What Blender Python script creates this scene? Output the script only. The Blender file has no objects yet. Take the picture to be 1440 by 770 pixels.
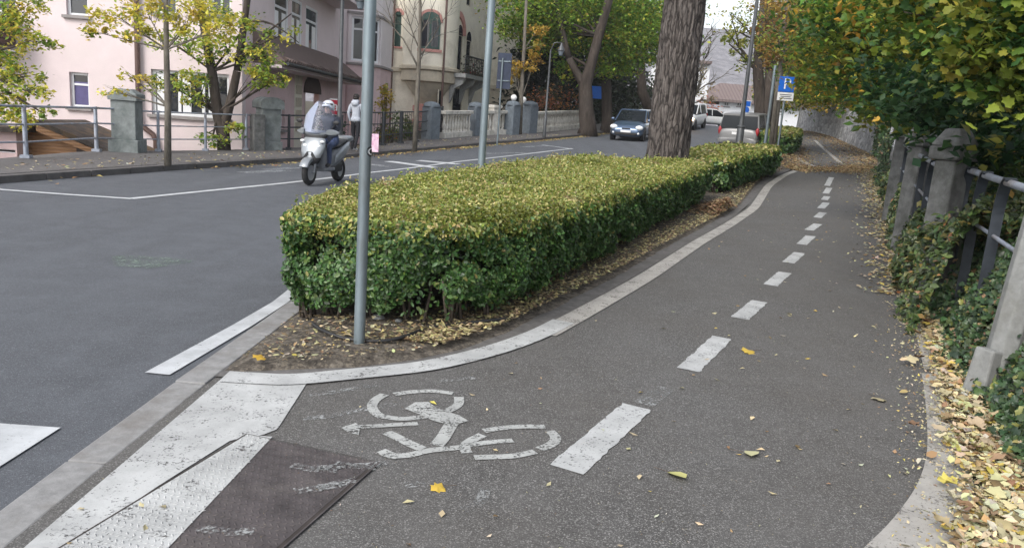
import bpy, math, random
import numpy as np
from mathutils import Matrix, Vector, noise as mnoise

random.seed(7)
rng = np.random.default_rng(7)
R = math.radians
scene = bpy.context.scene
COL = scene.collection

# ------------------------------------------------------------------ camera model and terrain
F, HC = 1080.0, 1.55
UPC = np.array([0.072, 1.0, -0.2]); UPC /= np.linalg.norm(UPC)
FYC = np.array([0, 0, 1.0]); FYC = FYC - UPC * (FYC @ UPC); FYC /= np.linalg.norm(FYC)
RXC = np.cross(UPC, FYC)
if RXC[0] < 0:
    RXC = -RXC


def ray(px, py):
    p = np.array([px - 720.0, 385.0 - py, F])
    return np.array([p @ RXC, p @ FYC, p @ UPC]) / F


def H(x, y):
    s = np.minimum(np.asarray(y, float) + .8 * np.asarray(x, float), 67.0)
    sp = lambda v, w: w * np.logaddexp(0, v / w)
    return .035 * sp(s - 16.5, 2.) + .022 * sp(s - 48, 4.)


def Hs(x, y):
    return float(H(x, y))


def P(px, py, dz=0.0):
    """the point of the terrain (raised by dz) seen at a pixel of the photograph"""
    d = ray(px, py)
    t = np.arange(1, 120, .01)
    hit = np.where(HC + d[2] * t <= H(d[0] * t, d[1] * t) + dz)[0]
    t = t[hit[0]] if len(hit) else 60.0
    return Vector((d[0] * t, d[1] * t, HC + d[2] * t))


def A(px, py, Y):
    d = ray(px, py)
    t = Y / d[1]
    return Vector((d[0] * t, Y, HC + d[2] * t))


def interp(poly, y):
    ys = [p[1] for p in poly]; xs = [p[0] for p in poly]
    return np.interp(y, ys, xs)


# ------------------------------------------------------------------ materials
def newmat(name):
    m = bpy.data.materials.new(name)
    m.use_nodes = True
    nt = m.node_tree
    b = nt.nodes['Principled BSDF']
    return m, nt, b


def N(nt, kind, **kw):
    n = nt.nodes.new(kind)
    for k, v in kw.items():
        if k in n.inputs:
            n.inputs[k].default_value = v
        else:
            setattr(n, k, v)
    return n


def L(nt, a, b):
    nt.links.new(a, b)


def ramp(nt, fac, stops):
    r = nt.nodes.new('ShaderNodeValToRGB')
    e = r.color_ramp.elements
    while len(e) < len(stops):
        e.new(.5)
    for el, (p, c) in zip(e, stops):
        el.position = p
        el.color = (*c, 1) if len(c) == 3 else c
    L(nt, fac, r.inputs[0])
    return r


def mixc(nt, fac, a, b):
    m = nt.nodes.new('ShaderNodeMix'); m.data_type = 'RGBA'
    for i, v in ((0, fac), (6, a), (7, b)):
        if hasattr(v, 'is_output'):
            L(nt, v, m.inputs[i])
        elif i == 0:
            m.inputs[0].default_value = v
        else:
            m.inputs[i].default_value = (*v, 1)
    return m.outputs[2]


def geo_pos(nt):
    return N(nt, 'ShaderNodeNewGeometry').outputs['Position']


def mat(name, col, rough=.6, metal=0., var=.12, scale=6., bump=0., spec=.4, coat=0., dirt=None, dirt_scale=2.5, stretch=None):
    """a plain surface with mottled colour, a little relief and, if asked, stains"""
    m, nt, b = newmat(name)
    pos = geo_pos(nt)
    if stretch:
        mp = N(nt, 'ShaderNodeMapping'); mp.inputs['Scale'].default_value = stretch
        L(nt, pos, mp.inputs[0]); pos = mp.outputs[0]
    n = N(nt, 'ShaderNodeTexNoise', Scale=scale, Detail=6., Roughness=.65)
    L(nt, pos, n.inputs['Vector'])
    lo = tuple(c * (1 - var) for c in col); hi = tuple(min(1, c * (1 + var)) for c in col)
    out = ramp(nt, n.outputs[0], [(.3, lo), (.7, hi)]).outputs[0]
    if dirt:
        n2 = N(nt, 'ShaderNodeTexNoise', Scale=dirt_scale, Detail=8., Roughness=.7)
        L(nt, pos, n2.inputs['Vector'])
        f = ramp(nt, n2.outputs[0], [(.48, (0, 0, 0)), (.7, (1, 1, 1))]).outputs[0]
        out = mixc(nt, f, out, dirt)
    L(nt, out, b.inputs['Base Color'])
    b.inputs['Roughness'].default_value = rough
    b.inputs['Metallic'].default_value = metal
    b.inputs['Specular IOR Level'].default_value = spec
    b.inputs['Coat Weight'].default_value = coat
    if bump:
        bp = N(nt, 'ShaderNodeBump', Strength=bump, Distance=.02)
        L(nt, n.outputs[0], bp.inputs['Height']); L(nt, bp.outputs[0], b.inputs['Normal'])
    return m


def mat_asphalt(name, base, light, speck=230., amount=.5, patch=.25, brown=(.06, .05, .04), crack=False):
    m, nt, b = newmat(name)
    pos = geo_pos(nt)
    v = N(nt, 'ShaderNodeTexVoronoi', Scale=speck); L(nt, pos, v.inputs['Vector'])
    sep = N(nt, 'ShaderNodeSeparateColor'); L(nt, v.outputs['Color'], sep.inputs[0])
    dark = tuple(c * .55 for c in base)
    st = ramp(nt, sep.outputs[0], [(.0, dark), (.45, base), (1 - .35 * amount, base), (1., light)]).outputs[0]
    vb = N(nt, 'ShaderNodeTexVoronoi', Scale=speck * .42); L(nt, pos, vb.inputs['Vector'])
    sb = N(nt, 'ShaderNodeSeparateColor'); L(nt, vb.outputs['Color'], sb.inputs[0])
    fb = N(nt, 'ShaderNodeMath', operation='MULTIPLY'); L(nt, ramp(nt, sb.outputs[1], [(1 - .3 * amount, (0, 0, 0)), (1 - .2 * amount, (1, 1, 1))]).outputs[0], fb.inputs[0]); L(nt, ramp(nt, vb.outputs['Distance'], [(.25, (1, 1, 1)), (.5, (0, 0, 0))]).outputs[0], fb.inputs[1])
    st = mixc(nt, fb.outputs[0], st, light)
    fd = N(nt, 'ShaderNodeMath', operation='MULTIPLY'); L(nt, ramp(nt, sb.outputs[0], [(1 - .45 * amount, (0, 0, 0)), (1 - .3 * amount, (.8,) * 3)]).outputs[0], fd.inputs[0]); L(nt, ramp(nt, vb.outputs['Distance'], [(.25, (1, 1, 1)), (.5, (0, 0, 0))]).outputs[0], fd.inputs[1])
    st = mixc(nt, fd.outputs[0], st, tuple(c * .35 for c in base))
    v2 = N(nt, 'ShaderNodeTexNoise', Scale=speck * .18, Detail=4., Roughness=.8); L(nt, pos, v2.inputs['Vector'])
    st = mixc(nt, ramp(nt, v2.outputs[0], [(.35, (0, 0, 0)), (.75, (.55,) * 3)]).outputs[0], st, dark)
    n = N(nt, 'ShaderNodeTexNoise', Scale=.7, Detail=5., Roughness=.6); L(nt, pos, n.inputs['Vector'])
    f = ramp(nt, n.outputs[0], [(.35, (0, 0, 0)), (.7, (patch,) * 3)]).outputs[0]
    out = mixc(nt, f, st, brown)
    n3 = N(nt, 'ShaderNodeTexNoise', Scale=2.6, Detail=8., Roughness=.75); L(nt, pos, n3.inputs['Vector'])
    f3 = ramp(nt, n3.outputs[0], [(.45, (0, 0, 0)), (.8, (.45,) * 3)]).outputs[0]
    out = mixc(nt, f3, out, tuple(c * 1.7 for c in base))
    mp = N(nt, 'ShaderNodeMapping'); mp.inputs['Scale'].default_value = (1.1, .07, 1); L(nt, pos, mp.inputs[0])
    n5 = N(nt, 'ShaderNodeTexNoise', Scale=1.3, Detail=5., Roughness=.6); L(nt, mp.outputs[0], n5.inputs['Vector'])
    out = mixc(nt, ramp(nt, n5.outputs[0], [(.4, (0, 0, 0)), (.65, (.3,) * 3)]).outputs[0], out, tuple(c * 1.45 for c in base))
    rough_bump = v.outputs['Distance']
    L(nt, out, b.inputs['Base Color'])
    b.inputs['Roughness'].default_value = .82
    b.inputs['Specular IOR Level'].default_value = .35
    bp = N(nt, 'ShaderNodeBump', Strength=.5, Distance=.003)
    L(nt, rough_bump, bp.inputs['Height']); L(nt, bp.outputs[0], b.inputs['Normal'])
    return m


def mat_paint(name, col, under, wear=.5, scale=9., fine=60.):
    """road paint worn through to the surface below"""
    m, nt, b = newmat(name)
    pos = geo_pos(nt)
    n = N(nt, 'ShaderNodeTexNoise', Scale=scale, Detail=9., Roughness=.78); L(nt, pos, n.inputs['Vector'])
    n2 = N(nt, 'ShaderNodeTexNoise', Scale=fine, Detail=4., Roughness=.7); L(nt, pos, n2.inputs['Vector'])
    ad = N(nt, 'ShaderNodeMath', operation='ADD'); L(nt, n.outputs[0], ad.inputs[0]); L(nt, n2.outputs[0], ad.inputs[1])
    hf = N(nt, 'ShaderNodeMath', operation='MULTIPLY'); L(nt, ad.outputs[0], hf.inputs[0]); hf.inputs[1].default_value = .5
    t = .72 - .38 * wear
    f = ramp(nt, hf.outputs[0], [(t - .03, (0, 0, 0)), (t + .05, (1, 1, 1))]).outputs[0]
    n4 = N(nt, 'ShaderNodeTexNoise', Scale=3., Detail=6., Roughness=.7); L(nt, pos, n4.inputs['Vector'])
    pc = ramp(nt, n4.outputs[0], [(.3, tuple(c * .66 for c in col)), (.62, col)]).outputs[0]
    L(nt, pc, b.inputs['Base Color'])
    iv = N(nt, 'ShaderNodeMath', operation='SUBTRACT'); iv.inputs[0].default_value = 1.; L(nt, f, iv.inputs[1]); L(nt, iv.outputs[0], b.inputs['Alpha'])
    b.inputs['Roughness'].default_value = .7
    b.inputs['Specular IOR Level'].default_value = .3
    bp = N(nt, 'ShaderNodeBump', Strength=.35, Distance=.004)
    L(nt, n2.outputs[0], bp.inputs['Height']); L(nt, bp.outputs[0], b.inputs['Normal'])
    return m


def mat_leaf(name, trans=.3, rough=.5, spec=.3):
    m, nt, b = newmat(name)
    at = N(nt, 'ShaderNodeAttribute', attribute_name='Col')
    b.inputs['Roughness'].default_value = rough
    b.inputs['Specular IOR Level'].default_value = spec
    L(nt, at.outputs['Color'], b.inputs['Base Color'])
    tr = N(nt, 'ShaderNodeBsdfTranslucent'); L(nt, at.outputs['Color'], tr.inputs['Color'])
    mx = N(nt, 'ShaderNodeMixShader'); mx.inputs[0].default_value = trans
    L(nt, b.outputs[0], mx.inputs[1]); L(nt, tr.outputs[0], mx.inputs[2])
    L(nt, mx.outputs[0], nt.nodes['Material Output'].inputs['Surface'])
    return m


def mat_bark(name, dark, light, sc=5., stretch=.12, bump=.8):
    m, nt, b = newmat(name)
    pos = geo_pos(nt)
    mp = N(nt, 'ShaderNodeMapping'); mp.inputs['Scale'].default_value = (1, 1, stretch)
    L(nt, pos, mp.inputs[0])
    n = N(nt, 'ShaderNodeTexNoise', Scale=sc, Detail=8., Roughness=.7, Distortion=.3); L(nt, mp.outputs[0], n.inputs['Vector'])
    n2 = N(nt, 'ShaderNodeTexNoise', Scale=sc * 6, Detail=4.); L(nt, mp.outputs[0], n2.inputs['Vector'])
    c = ramp(nt, n.outputs[0], [(.35, dark), (.52, tuple((a + d) / 2 for a, d in zip(dark, light))), (.68, light)]).outputs[0]
    c = mixc(nt, ramp(nt, n2.outputs[0], [(.4, (0, 0, 0)), (.7, (.5,) * 3)]).outputs[0], c, dark)
    L(nt, c, b.inputs['Base Color'])
    b.inputs['Roughness'].default_value = .9
    b.inputs['Specular IOR Level'].default_value = .2
    bp = N(nt, 'ShaderNodeBump', Strength=bump, Distance=.03)
    L(nt, n.outputs[0], bp.inputs['Height']); L(nt, bp.outputs[0], b.inputs['Normal'])
    return m


def mat_plates(name):
    """old bark: upright plates parted by dark crooked cracks"""
    m, nt, b = newmat(name)
    pos = geo_pos(nt)
    n0 = N(nt, 'ShaderNodeTexNoise', Scale=3., Detail=4.); L(nt, pos, n0.inputs['Vector'])
    ad = N(nt, 'ShaderNodeVectorMath', operation='MULTIPLY_ADD'); L(nt, n0.outputs['Color'], ad.inputs[0]); ad.inputs[1].default_value = (.16, .16, .5); L(nt, pos, ad.inputs[2])
    mp = N(nt, 'ShaderNodeMapping'); mp.inputs['Scale'].default_value = (1, 1, .17); L(nt, ad.outputs[0], mp.inputs[0])
    ve = N(nt, 'ShaderNodeTexVoronoi', Scale=11., feature='DISTANCE_TO_EDGE'); L(nt, mp.outputs[0], ve.inputs['Vector'])
    vc = N(nt, 'ShaderNodeTexVoronoi', Scale=11.); L(nt, mp.outputs[0], vc.inputs['Vector'])
    mp2 = N(nt, 'ShaderNodeMapping'); mp2.inputs['Scale'].default_value = (1, 1, .3); L(nt, pos, mp2.inputs[0])
    n = N(nt, 'ShaderNodeTexNoise', Scale=22., Detail=8., Roughness=.75); L(nt, mp2.outputs[0], n.inputs['Vector'])
    sep = N(nt, 'ShaderNodeSeparateColor'); L(nt, vc.outputs['Color'], sep.inputs[0])
    c = ramp(nt, n.outputs[0], [(.3, (.045, .038, .034)), (.5, (.115, .1, .092)), (.72, (.225, .205, .19))]).outputs[0]
    c = mixc(nt, ramp(nt, sep.outputs[0], [(.3, (0, 0, 0)), (1, (.55,) * 3)]).outputs[0], c, (.07, .06, .055))
    c = mixc(nt, ramp(nt, ve.outputs[0], [(.0, (.95,) * 3), (.16, (0, 0, 0))]).outputs[0], c, (.018, .015, .014))
    L(nt, c, b.inputs['Base Color']); b.inputs['Roughness'].default_value = .92; b.inputs['Specular IOR Level'].default_value = .2
    h = N(nt, 'ShaderNodeMath', operation='MULTIPLY_ADD'); L(nt, n.outputs[0], h.inputs[0]); h.inputs[1].default_value = .25; L(nt, ve.outputs[0], h.inputs[2])
    bp = N(nt, 'ShaderNodeBump', Strength=1., Distance=.06); L(nt, h.outputs[0], bp.inputs['Height']); L(nt, bp.outputs[0], b.inputs['Normal'])
    return m


def mat_soil(name):
    m, nt, b = newmat(name)
    pos = geo_pos(nt)
    v = N(nt, 'ShaderNodeTexVoronoi', Scale=70.); L(nt, pos, v.inputs['Vector'])
    n = N(nt, 'ShaderNodeTexNoise', Scale=14., Detail=9., Roughness=.75); L(nt, pos, n.inputs['Vector'])
    c = ramp(nt, n.outputs[0], [(.33, (.024, .02, .016)), (.5, (.08, .068, .055)), (.68, (.25, .22, .18))]).outputs[0]
    sep = N(nt, 'ShaderNodeSeparateColor'); L(nt, v.outputs['Color'], sep.inputs[0])
    c = mixc(nt, ramp(nt, sep.outputs[0], [(.75, (0, 0, 0)), (.9, (.6,) * 3)]).outputs[0], c, (.2, .17, .13))
    L(nt, c, b.inputs['Base Color'])
    b.inputs['Roughness'].default_value = .95
    bp = N(nt, 'ShaderNodeBump', Strength=1., Distance=.02)
    L(nt, n.outputs[0], bp.inputs['Height']); L(nt, bp.outputs[0], b.inputs['Normal'])
    return m


def mat_stonewall(name):
    m, nt, b = newmat(name)
    pos = geo_pos(nt)
    mp = N(nt, 'ShaderNodeMapping'); mp.inputs['Scale'].default_value = (1, 1, 1.5); L(nt, pos, mp.inputs[0])
    v = N(nt, 'ShaderNodeTexVoronoi', Scale=3.2); L(nt, mp.outputs[0], v.inputs['Vector'])
    ve = N(nt, 'ShaderNodeTexVoronoi', Scale=3.2, feature='DISTANCE_TO_EDGE'); L(nt, mp.outputs[0], ve.inputs['Vector'])
    sep = N(nt, 'ShaderNodeSeparateColor'); L(nt, v.outputs['Color'], sep.inputs[0])
    n = N(nt, 'ShaderNodeTexNoise', Scale=9., Detail=8., Roughness=.75); L(nt, pos, n.inputs['Vector'])
    c = ramp(nt, sep.outputs[0], [(0, (.26, .265, .28)), (.5, (.43, .435, .46)), (1, (.6, .605, .63))]).outputs[0]
    c = mixc(nt, ramp(nt, n.outputs[0], [(.35, (0, 0, 0)), (.75, (.6,) * 3)]).outputs[0], c, (.16, .16, .155))
    c = mixc(nt, ramp(nt, ve.outputs[0], [(.0, (.8,) * 3), (.06, (0, 0, 0))]).outputs[0], c, (.13, .125, .12))
    L(nt, c, b.inputs['Base Color'])
    b.inputs['Roughness'].default_value = .9
    bp = N(nt, 'ShaderNodeBump', Strength=1., Distance=.05)
    L(nt, ve.outputs[0], bp.inputs['Height']); L(nt, bp.outputs[0], b.inputs['Normal'])
    return m


def mat_rows(name, c1, c2, scale, axis='Z', rough=.8, bump=.6, detail=1.):
    """tiles, boards and the like: bands along one axis"""
    m, nt, b = newmat(name)
    pos = geo_pos(nt)
    w = N(nt, 'ShaderNodeTexWave', wave_type='BANDS', bands_direction=axis, Scale=scale, Distortion=detail)
    w.inputs['Detail'].default_value = 3.; w.inputs['Detail Scale'].default_value = 2.
    L(nt, pos, w.inputs['Vector'])
    n = N(nt, 'ShaderNodeTexNoise', Scale=5., Detail=7., Roughness=.7); L(nt, pos, n.inputs['Vector'])
    c = ramp(nt, w.outputs['Fac'], [(.1, c1), (.5, c2)]).outputs[0]
    c = mixc(nt, ramp(nt, n.outputs[0], [(.35, (0, 0, 0)), (.75, (.6,) * 3)]).outputs[0], c, c1)
    L(nt, c, b.inputs['Base Color']); b.inputs['Roughness'].default_value = rough
    bp = N(nt, 'ShaderNodeBump', Strength=bump, Distance=.03)
    L(nt, w.outputs['Fac'], bp.inputs['Height']); L(nt, bp.outputs[0], b.inputs['Normal'])
    return m


def mat_screen(name):
    m, nt, b = newmat(name)
    tr = N(nt, 'ShaderNodeBsdfTransparent'); tr.inputs[0].default_value = (.93, .95, 1, 1)
    b.inputs['Base Color'].default_value = (.4, .43, .5, 1); b.inputs['Roughness'].default_value = .12
    fr = N(nt, 'ShaderNodeFresnel', IOR=1.5)
    ad = N(nt, 'ShaderNodeMath', operation='ADD'); ad.inputs[1].default_value = .07; L(nt, fr.outputs[0], ad.inputs[0])
    mx = N(nt, 'ShaderNodeMixShader'); L(nt, ad.outputs[0], mx.inputs[0])
    L(nt, tr.outputs[0], mx.inputs[1]); L(nt, b.outputs[0], mx.inputs[2])
    L(nt, mx.outputs[0], nt.nodes['Material Output'].inputs['Surface'])
    return m


def mat_emit(name, col, strength):
    m, nt, b = newmat(name)
    b.inputs['Base Color'].default_value = (*col, 1)
    b.inputs['Emission Color'].default_value = (*col, 1)
    b.inputs['Emission Strength'].default_value = strength
    return m


M = {}
ROADC = (.088, .095, .108)
PATHC = (.088, .086, .084)
M['road'] = mat_asphalt('road asphalt', ROADC, (.21, .22, .235), 260, .4, .15, (.078, .082, .09))
M['path'] = mat_asphalt('path asphalt', PATHC, (.34, .335, .325), 240, .8, .5, (.088, .079, .069))
M['walk'] = mat_asphalt('sidewalk asphalt', (.11, .105, .105), (.2, .2, .2), 90, .3, .3, (.09, .075, .06))
M['ground'] = mat('earth', (.07, .06, .04), .95, var=.4, scale=3., bump=.6)
M['bank'] = mat('bank earth', (.028, .034, .016), .95, var=.5, scale=4., bump=.8)
M['soil'] = mat_soil('bed soil')
M['kerb'] = mat('kerb concrete', (.235, .235, .235), .85, var=.22, scale=14., bump=.3, dirt=(.17, .16, .15), dirt_scale=3.)
M['kerb_brown'] = mat('bed edging concrete', (.12, .115, .112), .9, var=.3, scale=14., bump=.4, dirt=(.085, .08, .075))
M['kerb_stone'] = mat('kerb stone', (.1, .095, .095), .85, var=.3, scale=5., bump=.4, dirt=(.06, .055, .05))
M['paint'] = mat_paint('white road paint', (.47, .48, .48), None, .395)
M['paint_road'] = mat_paint('road line paint', (.5, .52, .54), ROADC, .3)
M['paint_worn'] = mat_paint('worn white paint', (.4, .385, .36), None, .41, 7.)
M['paint_sym'] = mat_paint('worn symbol paint', (.42, .43, .42), PATHC, .48, 11.)
M['paint_faint'] = mat_paint('almost gone paint', (.33, .34, .34), PATHC, .68, 8.)
M['paint_faint_road'] = mat_paint('almost gone road paint', (.36, .38, .4), ROADC, .6, 5.)
M['paint_green'] = mat_paint('greenish road stain', (.2, .26, .22), ROADC, .68, 9.)
M['plate'] = mat('rusty tread plate', (.085, .074, .075), .55, .3, var=.35, scale=9., bump=.2, dirt=(.135, .12, .115), dirt_scale=3.)
M['plate_gap'] = mat('plate frame', (.05, .042, .038), .8, .2, var=.3)
M['galv'] = mat('galvanised steel', (.2, .245, .27), .42, .5, var=.22, scale=7., dirt=(.15, .165, .17), dirt_scale=5., spec=.5, stretch=(1, 1, .25))
M['rail'] = mat('grey rail pipe', (.3, .33, .39), .5, .35, var=.2, scale=8., dirt=(.2, .17, .15))
M['darkmetal'] = mat('dark painted metal', (.045, .05, .055), .45, .4, var=.3, scale=9.)
M['bracket'] = mat('dark flat bar', (.04, .047, .058), .4, .3, var=.3, scale=9.)
M['lamp_post'] = mat('lamp post paint', (.08, .085, .09), .45, .3, var=.25)
M['concrete'] = mat('weathered concrete', (.135, .137, .135), .9, var=.35, scale=10., bump=.6, dirt=(.06, .063, .055), dirt_scale=3.2)
M['concrete_light'] = mat('pale concrete', (.21, .215, .21), .85, var=.2, scale=14., bump=.4, dirt=(.15, .15, .135), dirt_scale=4.)
M['granite'] = mat('grey stone pillar', (.19, .21, .21), .85, var=.25, scale=7., bump=.4, dirt=(.1, .12, .115))
M['granite_blue'] = mat('bluish stone pillar', (.13, .155, .18), .85, var=.25, scale=7., bump=.4, dirt=(.12, .14, .16))
M['baluster'] = mat('white balustrade stone', (.6, .58, .53), .8, var=.2, scale=6., bump=.2, dirt=(.32, .3, .26))
M['pink'] = mat('pale pink render', (.66, .565, .57), .9, var=.06, scale=1.3, bump=.12, dirt=(.64, .56, .555), dirt_scale=.9)
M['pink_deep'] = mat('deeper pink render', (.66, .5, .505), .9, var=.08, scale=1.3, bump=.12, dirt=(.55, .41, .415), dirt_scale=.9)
M['pink_white'] = mat('pinkish white render', (.67, .615, .62), .9, var=.06, scale=1.3, bump=.1)
M['cream'] = mat('cream render', (.75, .71, .61), .9, var=.07, scale=1.1, bump=.12, dirt=(.5, .46, .38), dirt_scale=.8)
M['cream_dark'] = mat('cream stone', (.5, .45, .36), .88, var=.12, scale=3., bump=.25, dirt=(.36, .32, .26))
M['pink_trim'] = mat('pink stone trim', (.5, .25, .22), .85, var=.15, scale=6., bump=.2, dirt=(.4, .22, .2))
M['white'] = mat('white painted wood', (.74, .75, .77), .5, var=.05, scale=5.)
M['sill'] = mat('grey stone sill', (.26, .24, .235), .8, var=.15, scale=6.)
M['glass'] = mat('window glass', (.02, .023, .03), .05, var=.3, scale=1.2, spec=.6)
M['glass_car'] = mat('car glass', (.01, .013, .016), .2, var=.2, spec=.16)
M['green_shutter'] = mat_rows('green shutter slats', (.025, .06, .05), (.06, .13, .11), 6., 'Z', .6, .6, 0.)
M['tile'] = mat_rows('brown roof tiles', (.075, .05, .042), (.19, .14, .125), 1.4, 'Y', .85, 1., 1.5)
M['roof_dark'] = mat('mossy dark roof', (.06, .05, .045), .9, var=.4, scale=4., bump=.6, dirt=(.16, .1, .045), dirt_scale=2.)
M['wood'] = mat_rows('orange boards', (.24, .125, .06), (.32, .17, .08), 3.4, 'Z', .65, .3, .6)
M['brownwood'] = mat_rows('dark brown boards', (.05, .027, .02), (.1, .055, .04), 2., 'Z', .7, .5, .6)
M['pipe'] = mat('brown downpipe', (.12, .075, .065), .5, .3, var=.25, scale=4.)
M['red_slab'] = mat('dark red slab edge', (.22, .06, .07), .7, var=.35, scale=8., bump=.5)
M['darkdoor'] = mat('dark doorway', (.05, .03, .025), .6, var=.3)
M['warm_lamp'] = mat_emit('warm lit hall', (.8, .42, .16), .35)
M['red_sign'] = mat('red sign', (.5, .03, .06), .5, var=.08)
M['white_sign'] = mat('white sign face', (.78, .78, .78), .5, var=.04)
M['blue_sign'] = mat('blue sign', (.015, .13, .56), .4, var=.06)
M['sign_back'] = mat('navy sign back', (.035, .045, .075), .5, .3, var=.2)
M['silver'] = mat('silver car paint', (.2, .2, .2), .4, .25, var=.04, coat=.25)
M['scooter_silver'] = mat('silver scooter paint', (.27, .29, .31), .3, .45, var=.05, coat=.35)
M['scooter_grey'] = mat('grey scooter plastic', (.17, .18, .195), .45, .1, var=.15)
M['blue_paint'] = mat('blue car paint', (.075, .12, .2), .28, .5, var=.05, coat=.8)
M['white_paint'] = mat('white car paint', (.74, .75, .76), .3, .0, var=.03, coat=.6)
M['black'] = mat('black plastic', (.018, .018, .02), .5, var=.3)
M['rubber'] = mat('tyre rubber', (.02, .02, .021), .85, var=.3, scale=30.)
M['alloy'] = mat('wheel alloy', (.45, .46, .48), .35, .7, var=.1)
M['tail_red'] = mat('red tail lamp glass', (.3, .025, .03), .25, var=.2)
M['lamp_glass'] = mat('clear lamp glass', (.75, .77, .78), .12, var=.08)
M['headlight_on'] = mat_emit('lit headlamp', (1., .62, .3), 14.)
M['screen'] = mat_screen('clear windscreen plastic')
M['numplate'] = mat('number plate', (.7, .7, .7), .5, var=.06)
M['navy_jacket'] = mat('dark navy jacket', (.025, .03, .045), .75, var=.3, scale=14., bump=.4)
M['jeans'] = mat('blue jeans', (.045, .065, .13), .85, var=.3, scale=14., bump=.4)
M['black_trousers'] = mat('black trousers', (.018, .019, .024), .85, var=.3, scale=12., bump=.4)
M['hoodie'] = mat('pale grey sweatshirt', (.43, .46, .52), .9, var=.1, scale=12., bump=.5)
M['skin'] = mat('skin', (.52, .34, .27), .5, var=.06, scale=20.)
M['hair'] = mat('black hair', (.015, .012, .011), .6, var=.4, scale=40., bump=.6)
M['shoe'] = mat('white shoe', (.6, .6, .62), .6, var=.1)
M['helmet'] = mat('pale helmet shell', (.62, .64, .68), .2, .1, var=.06, coat=.7)
M['stonewall'] = mat_stonewall('rubble stone wall')
M['leaf'] = mat_leaf('leaves', .4)
M['leaf_hedge'] = mat_leaf('hedge leaves', .22, .38, .45)
M['litter'] = mat_leaf('fallen leaves', .08, .7, .25)
M['bark'] = mat_plates('old furrowed bark')
M['bark_dark'] = mat_bark('dark bark', (.028, .022, .018), (.1, .082, .07), 4., .2)
M['bark_pale'] = mat_bark('grey sapling bark', (.09, .08, .066), (.22, .2, .17), 9., .35, .4)
M['twig'] = mat('hedge twigs', (.085, .068, .055), .9, var=.4, scale=20., bump=.5)
M['core'] = mat('hedge shade core', (.018, .024, .01), .95, var=.5, scale=25., bump=.8)  # near-black green, the shade deep inside the hedge put into the colour
M['hose'] = mat('black hose', (.02, .02, .021), .5, var=.3)
M['stone'] = mat('pale stone', (.3, .31, .31), .9, var=.3, scale=14., bump=.5)
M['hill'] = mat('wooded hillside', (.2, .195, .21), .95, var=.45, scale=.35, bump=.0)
M['far_roof'] = mat_rows('far tiled roof', (.14, .105, .1), (.2, .155, .145), .8, 'X', .85, .3)
M['far_white'] = mat('far white render', (.74, .75, .77), .9, var=.04, scale=1.)
M['awning'] = mat('ochre awning', (.5, .3, .14), .8, var=.1)
M['flyer'] = mat('pink flyer', (.72, .52, .63), .6, var=.05, dirt=(.45, .12, .32), dirt_scale=9.)
M['globe'] = mat('white lamp globe', (.8, .8, .8), .3, var=.03)

# ------------------------------------------------------------------ objects
def tag(o, label=None, cat=None, group=None, kind=None):
    if label: o['label'] = label
    if cat: o['category'] = cat
    if group: o['group'] = group
    if kind: o['kind'] = kind
    return o


def thing(name, label, cat, loc, group=None):
    o = bpy.data.objects.new(name, None)
    o.empty_display_size = .2
    COL.objects.link(o)
    o.location = loc
    return tag(o, label, cat, group)


def origin_of(o):
    v = Vector((0, 0, 0))
    while o is not None:
        v = v + Vector(o.location); o = o.parent
    return v


def link(name, me, parent=None, at=None):
    o = bpy.data.objects.new(name, me)
    COL.objects.link(o)
    if parent is not None:
        o.parent = parent
    return o


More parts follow.
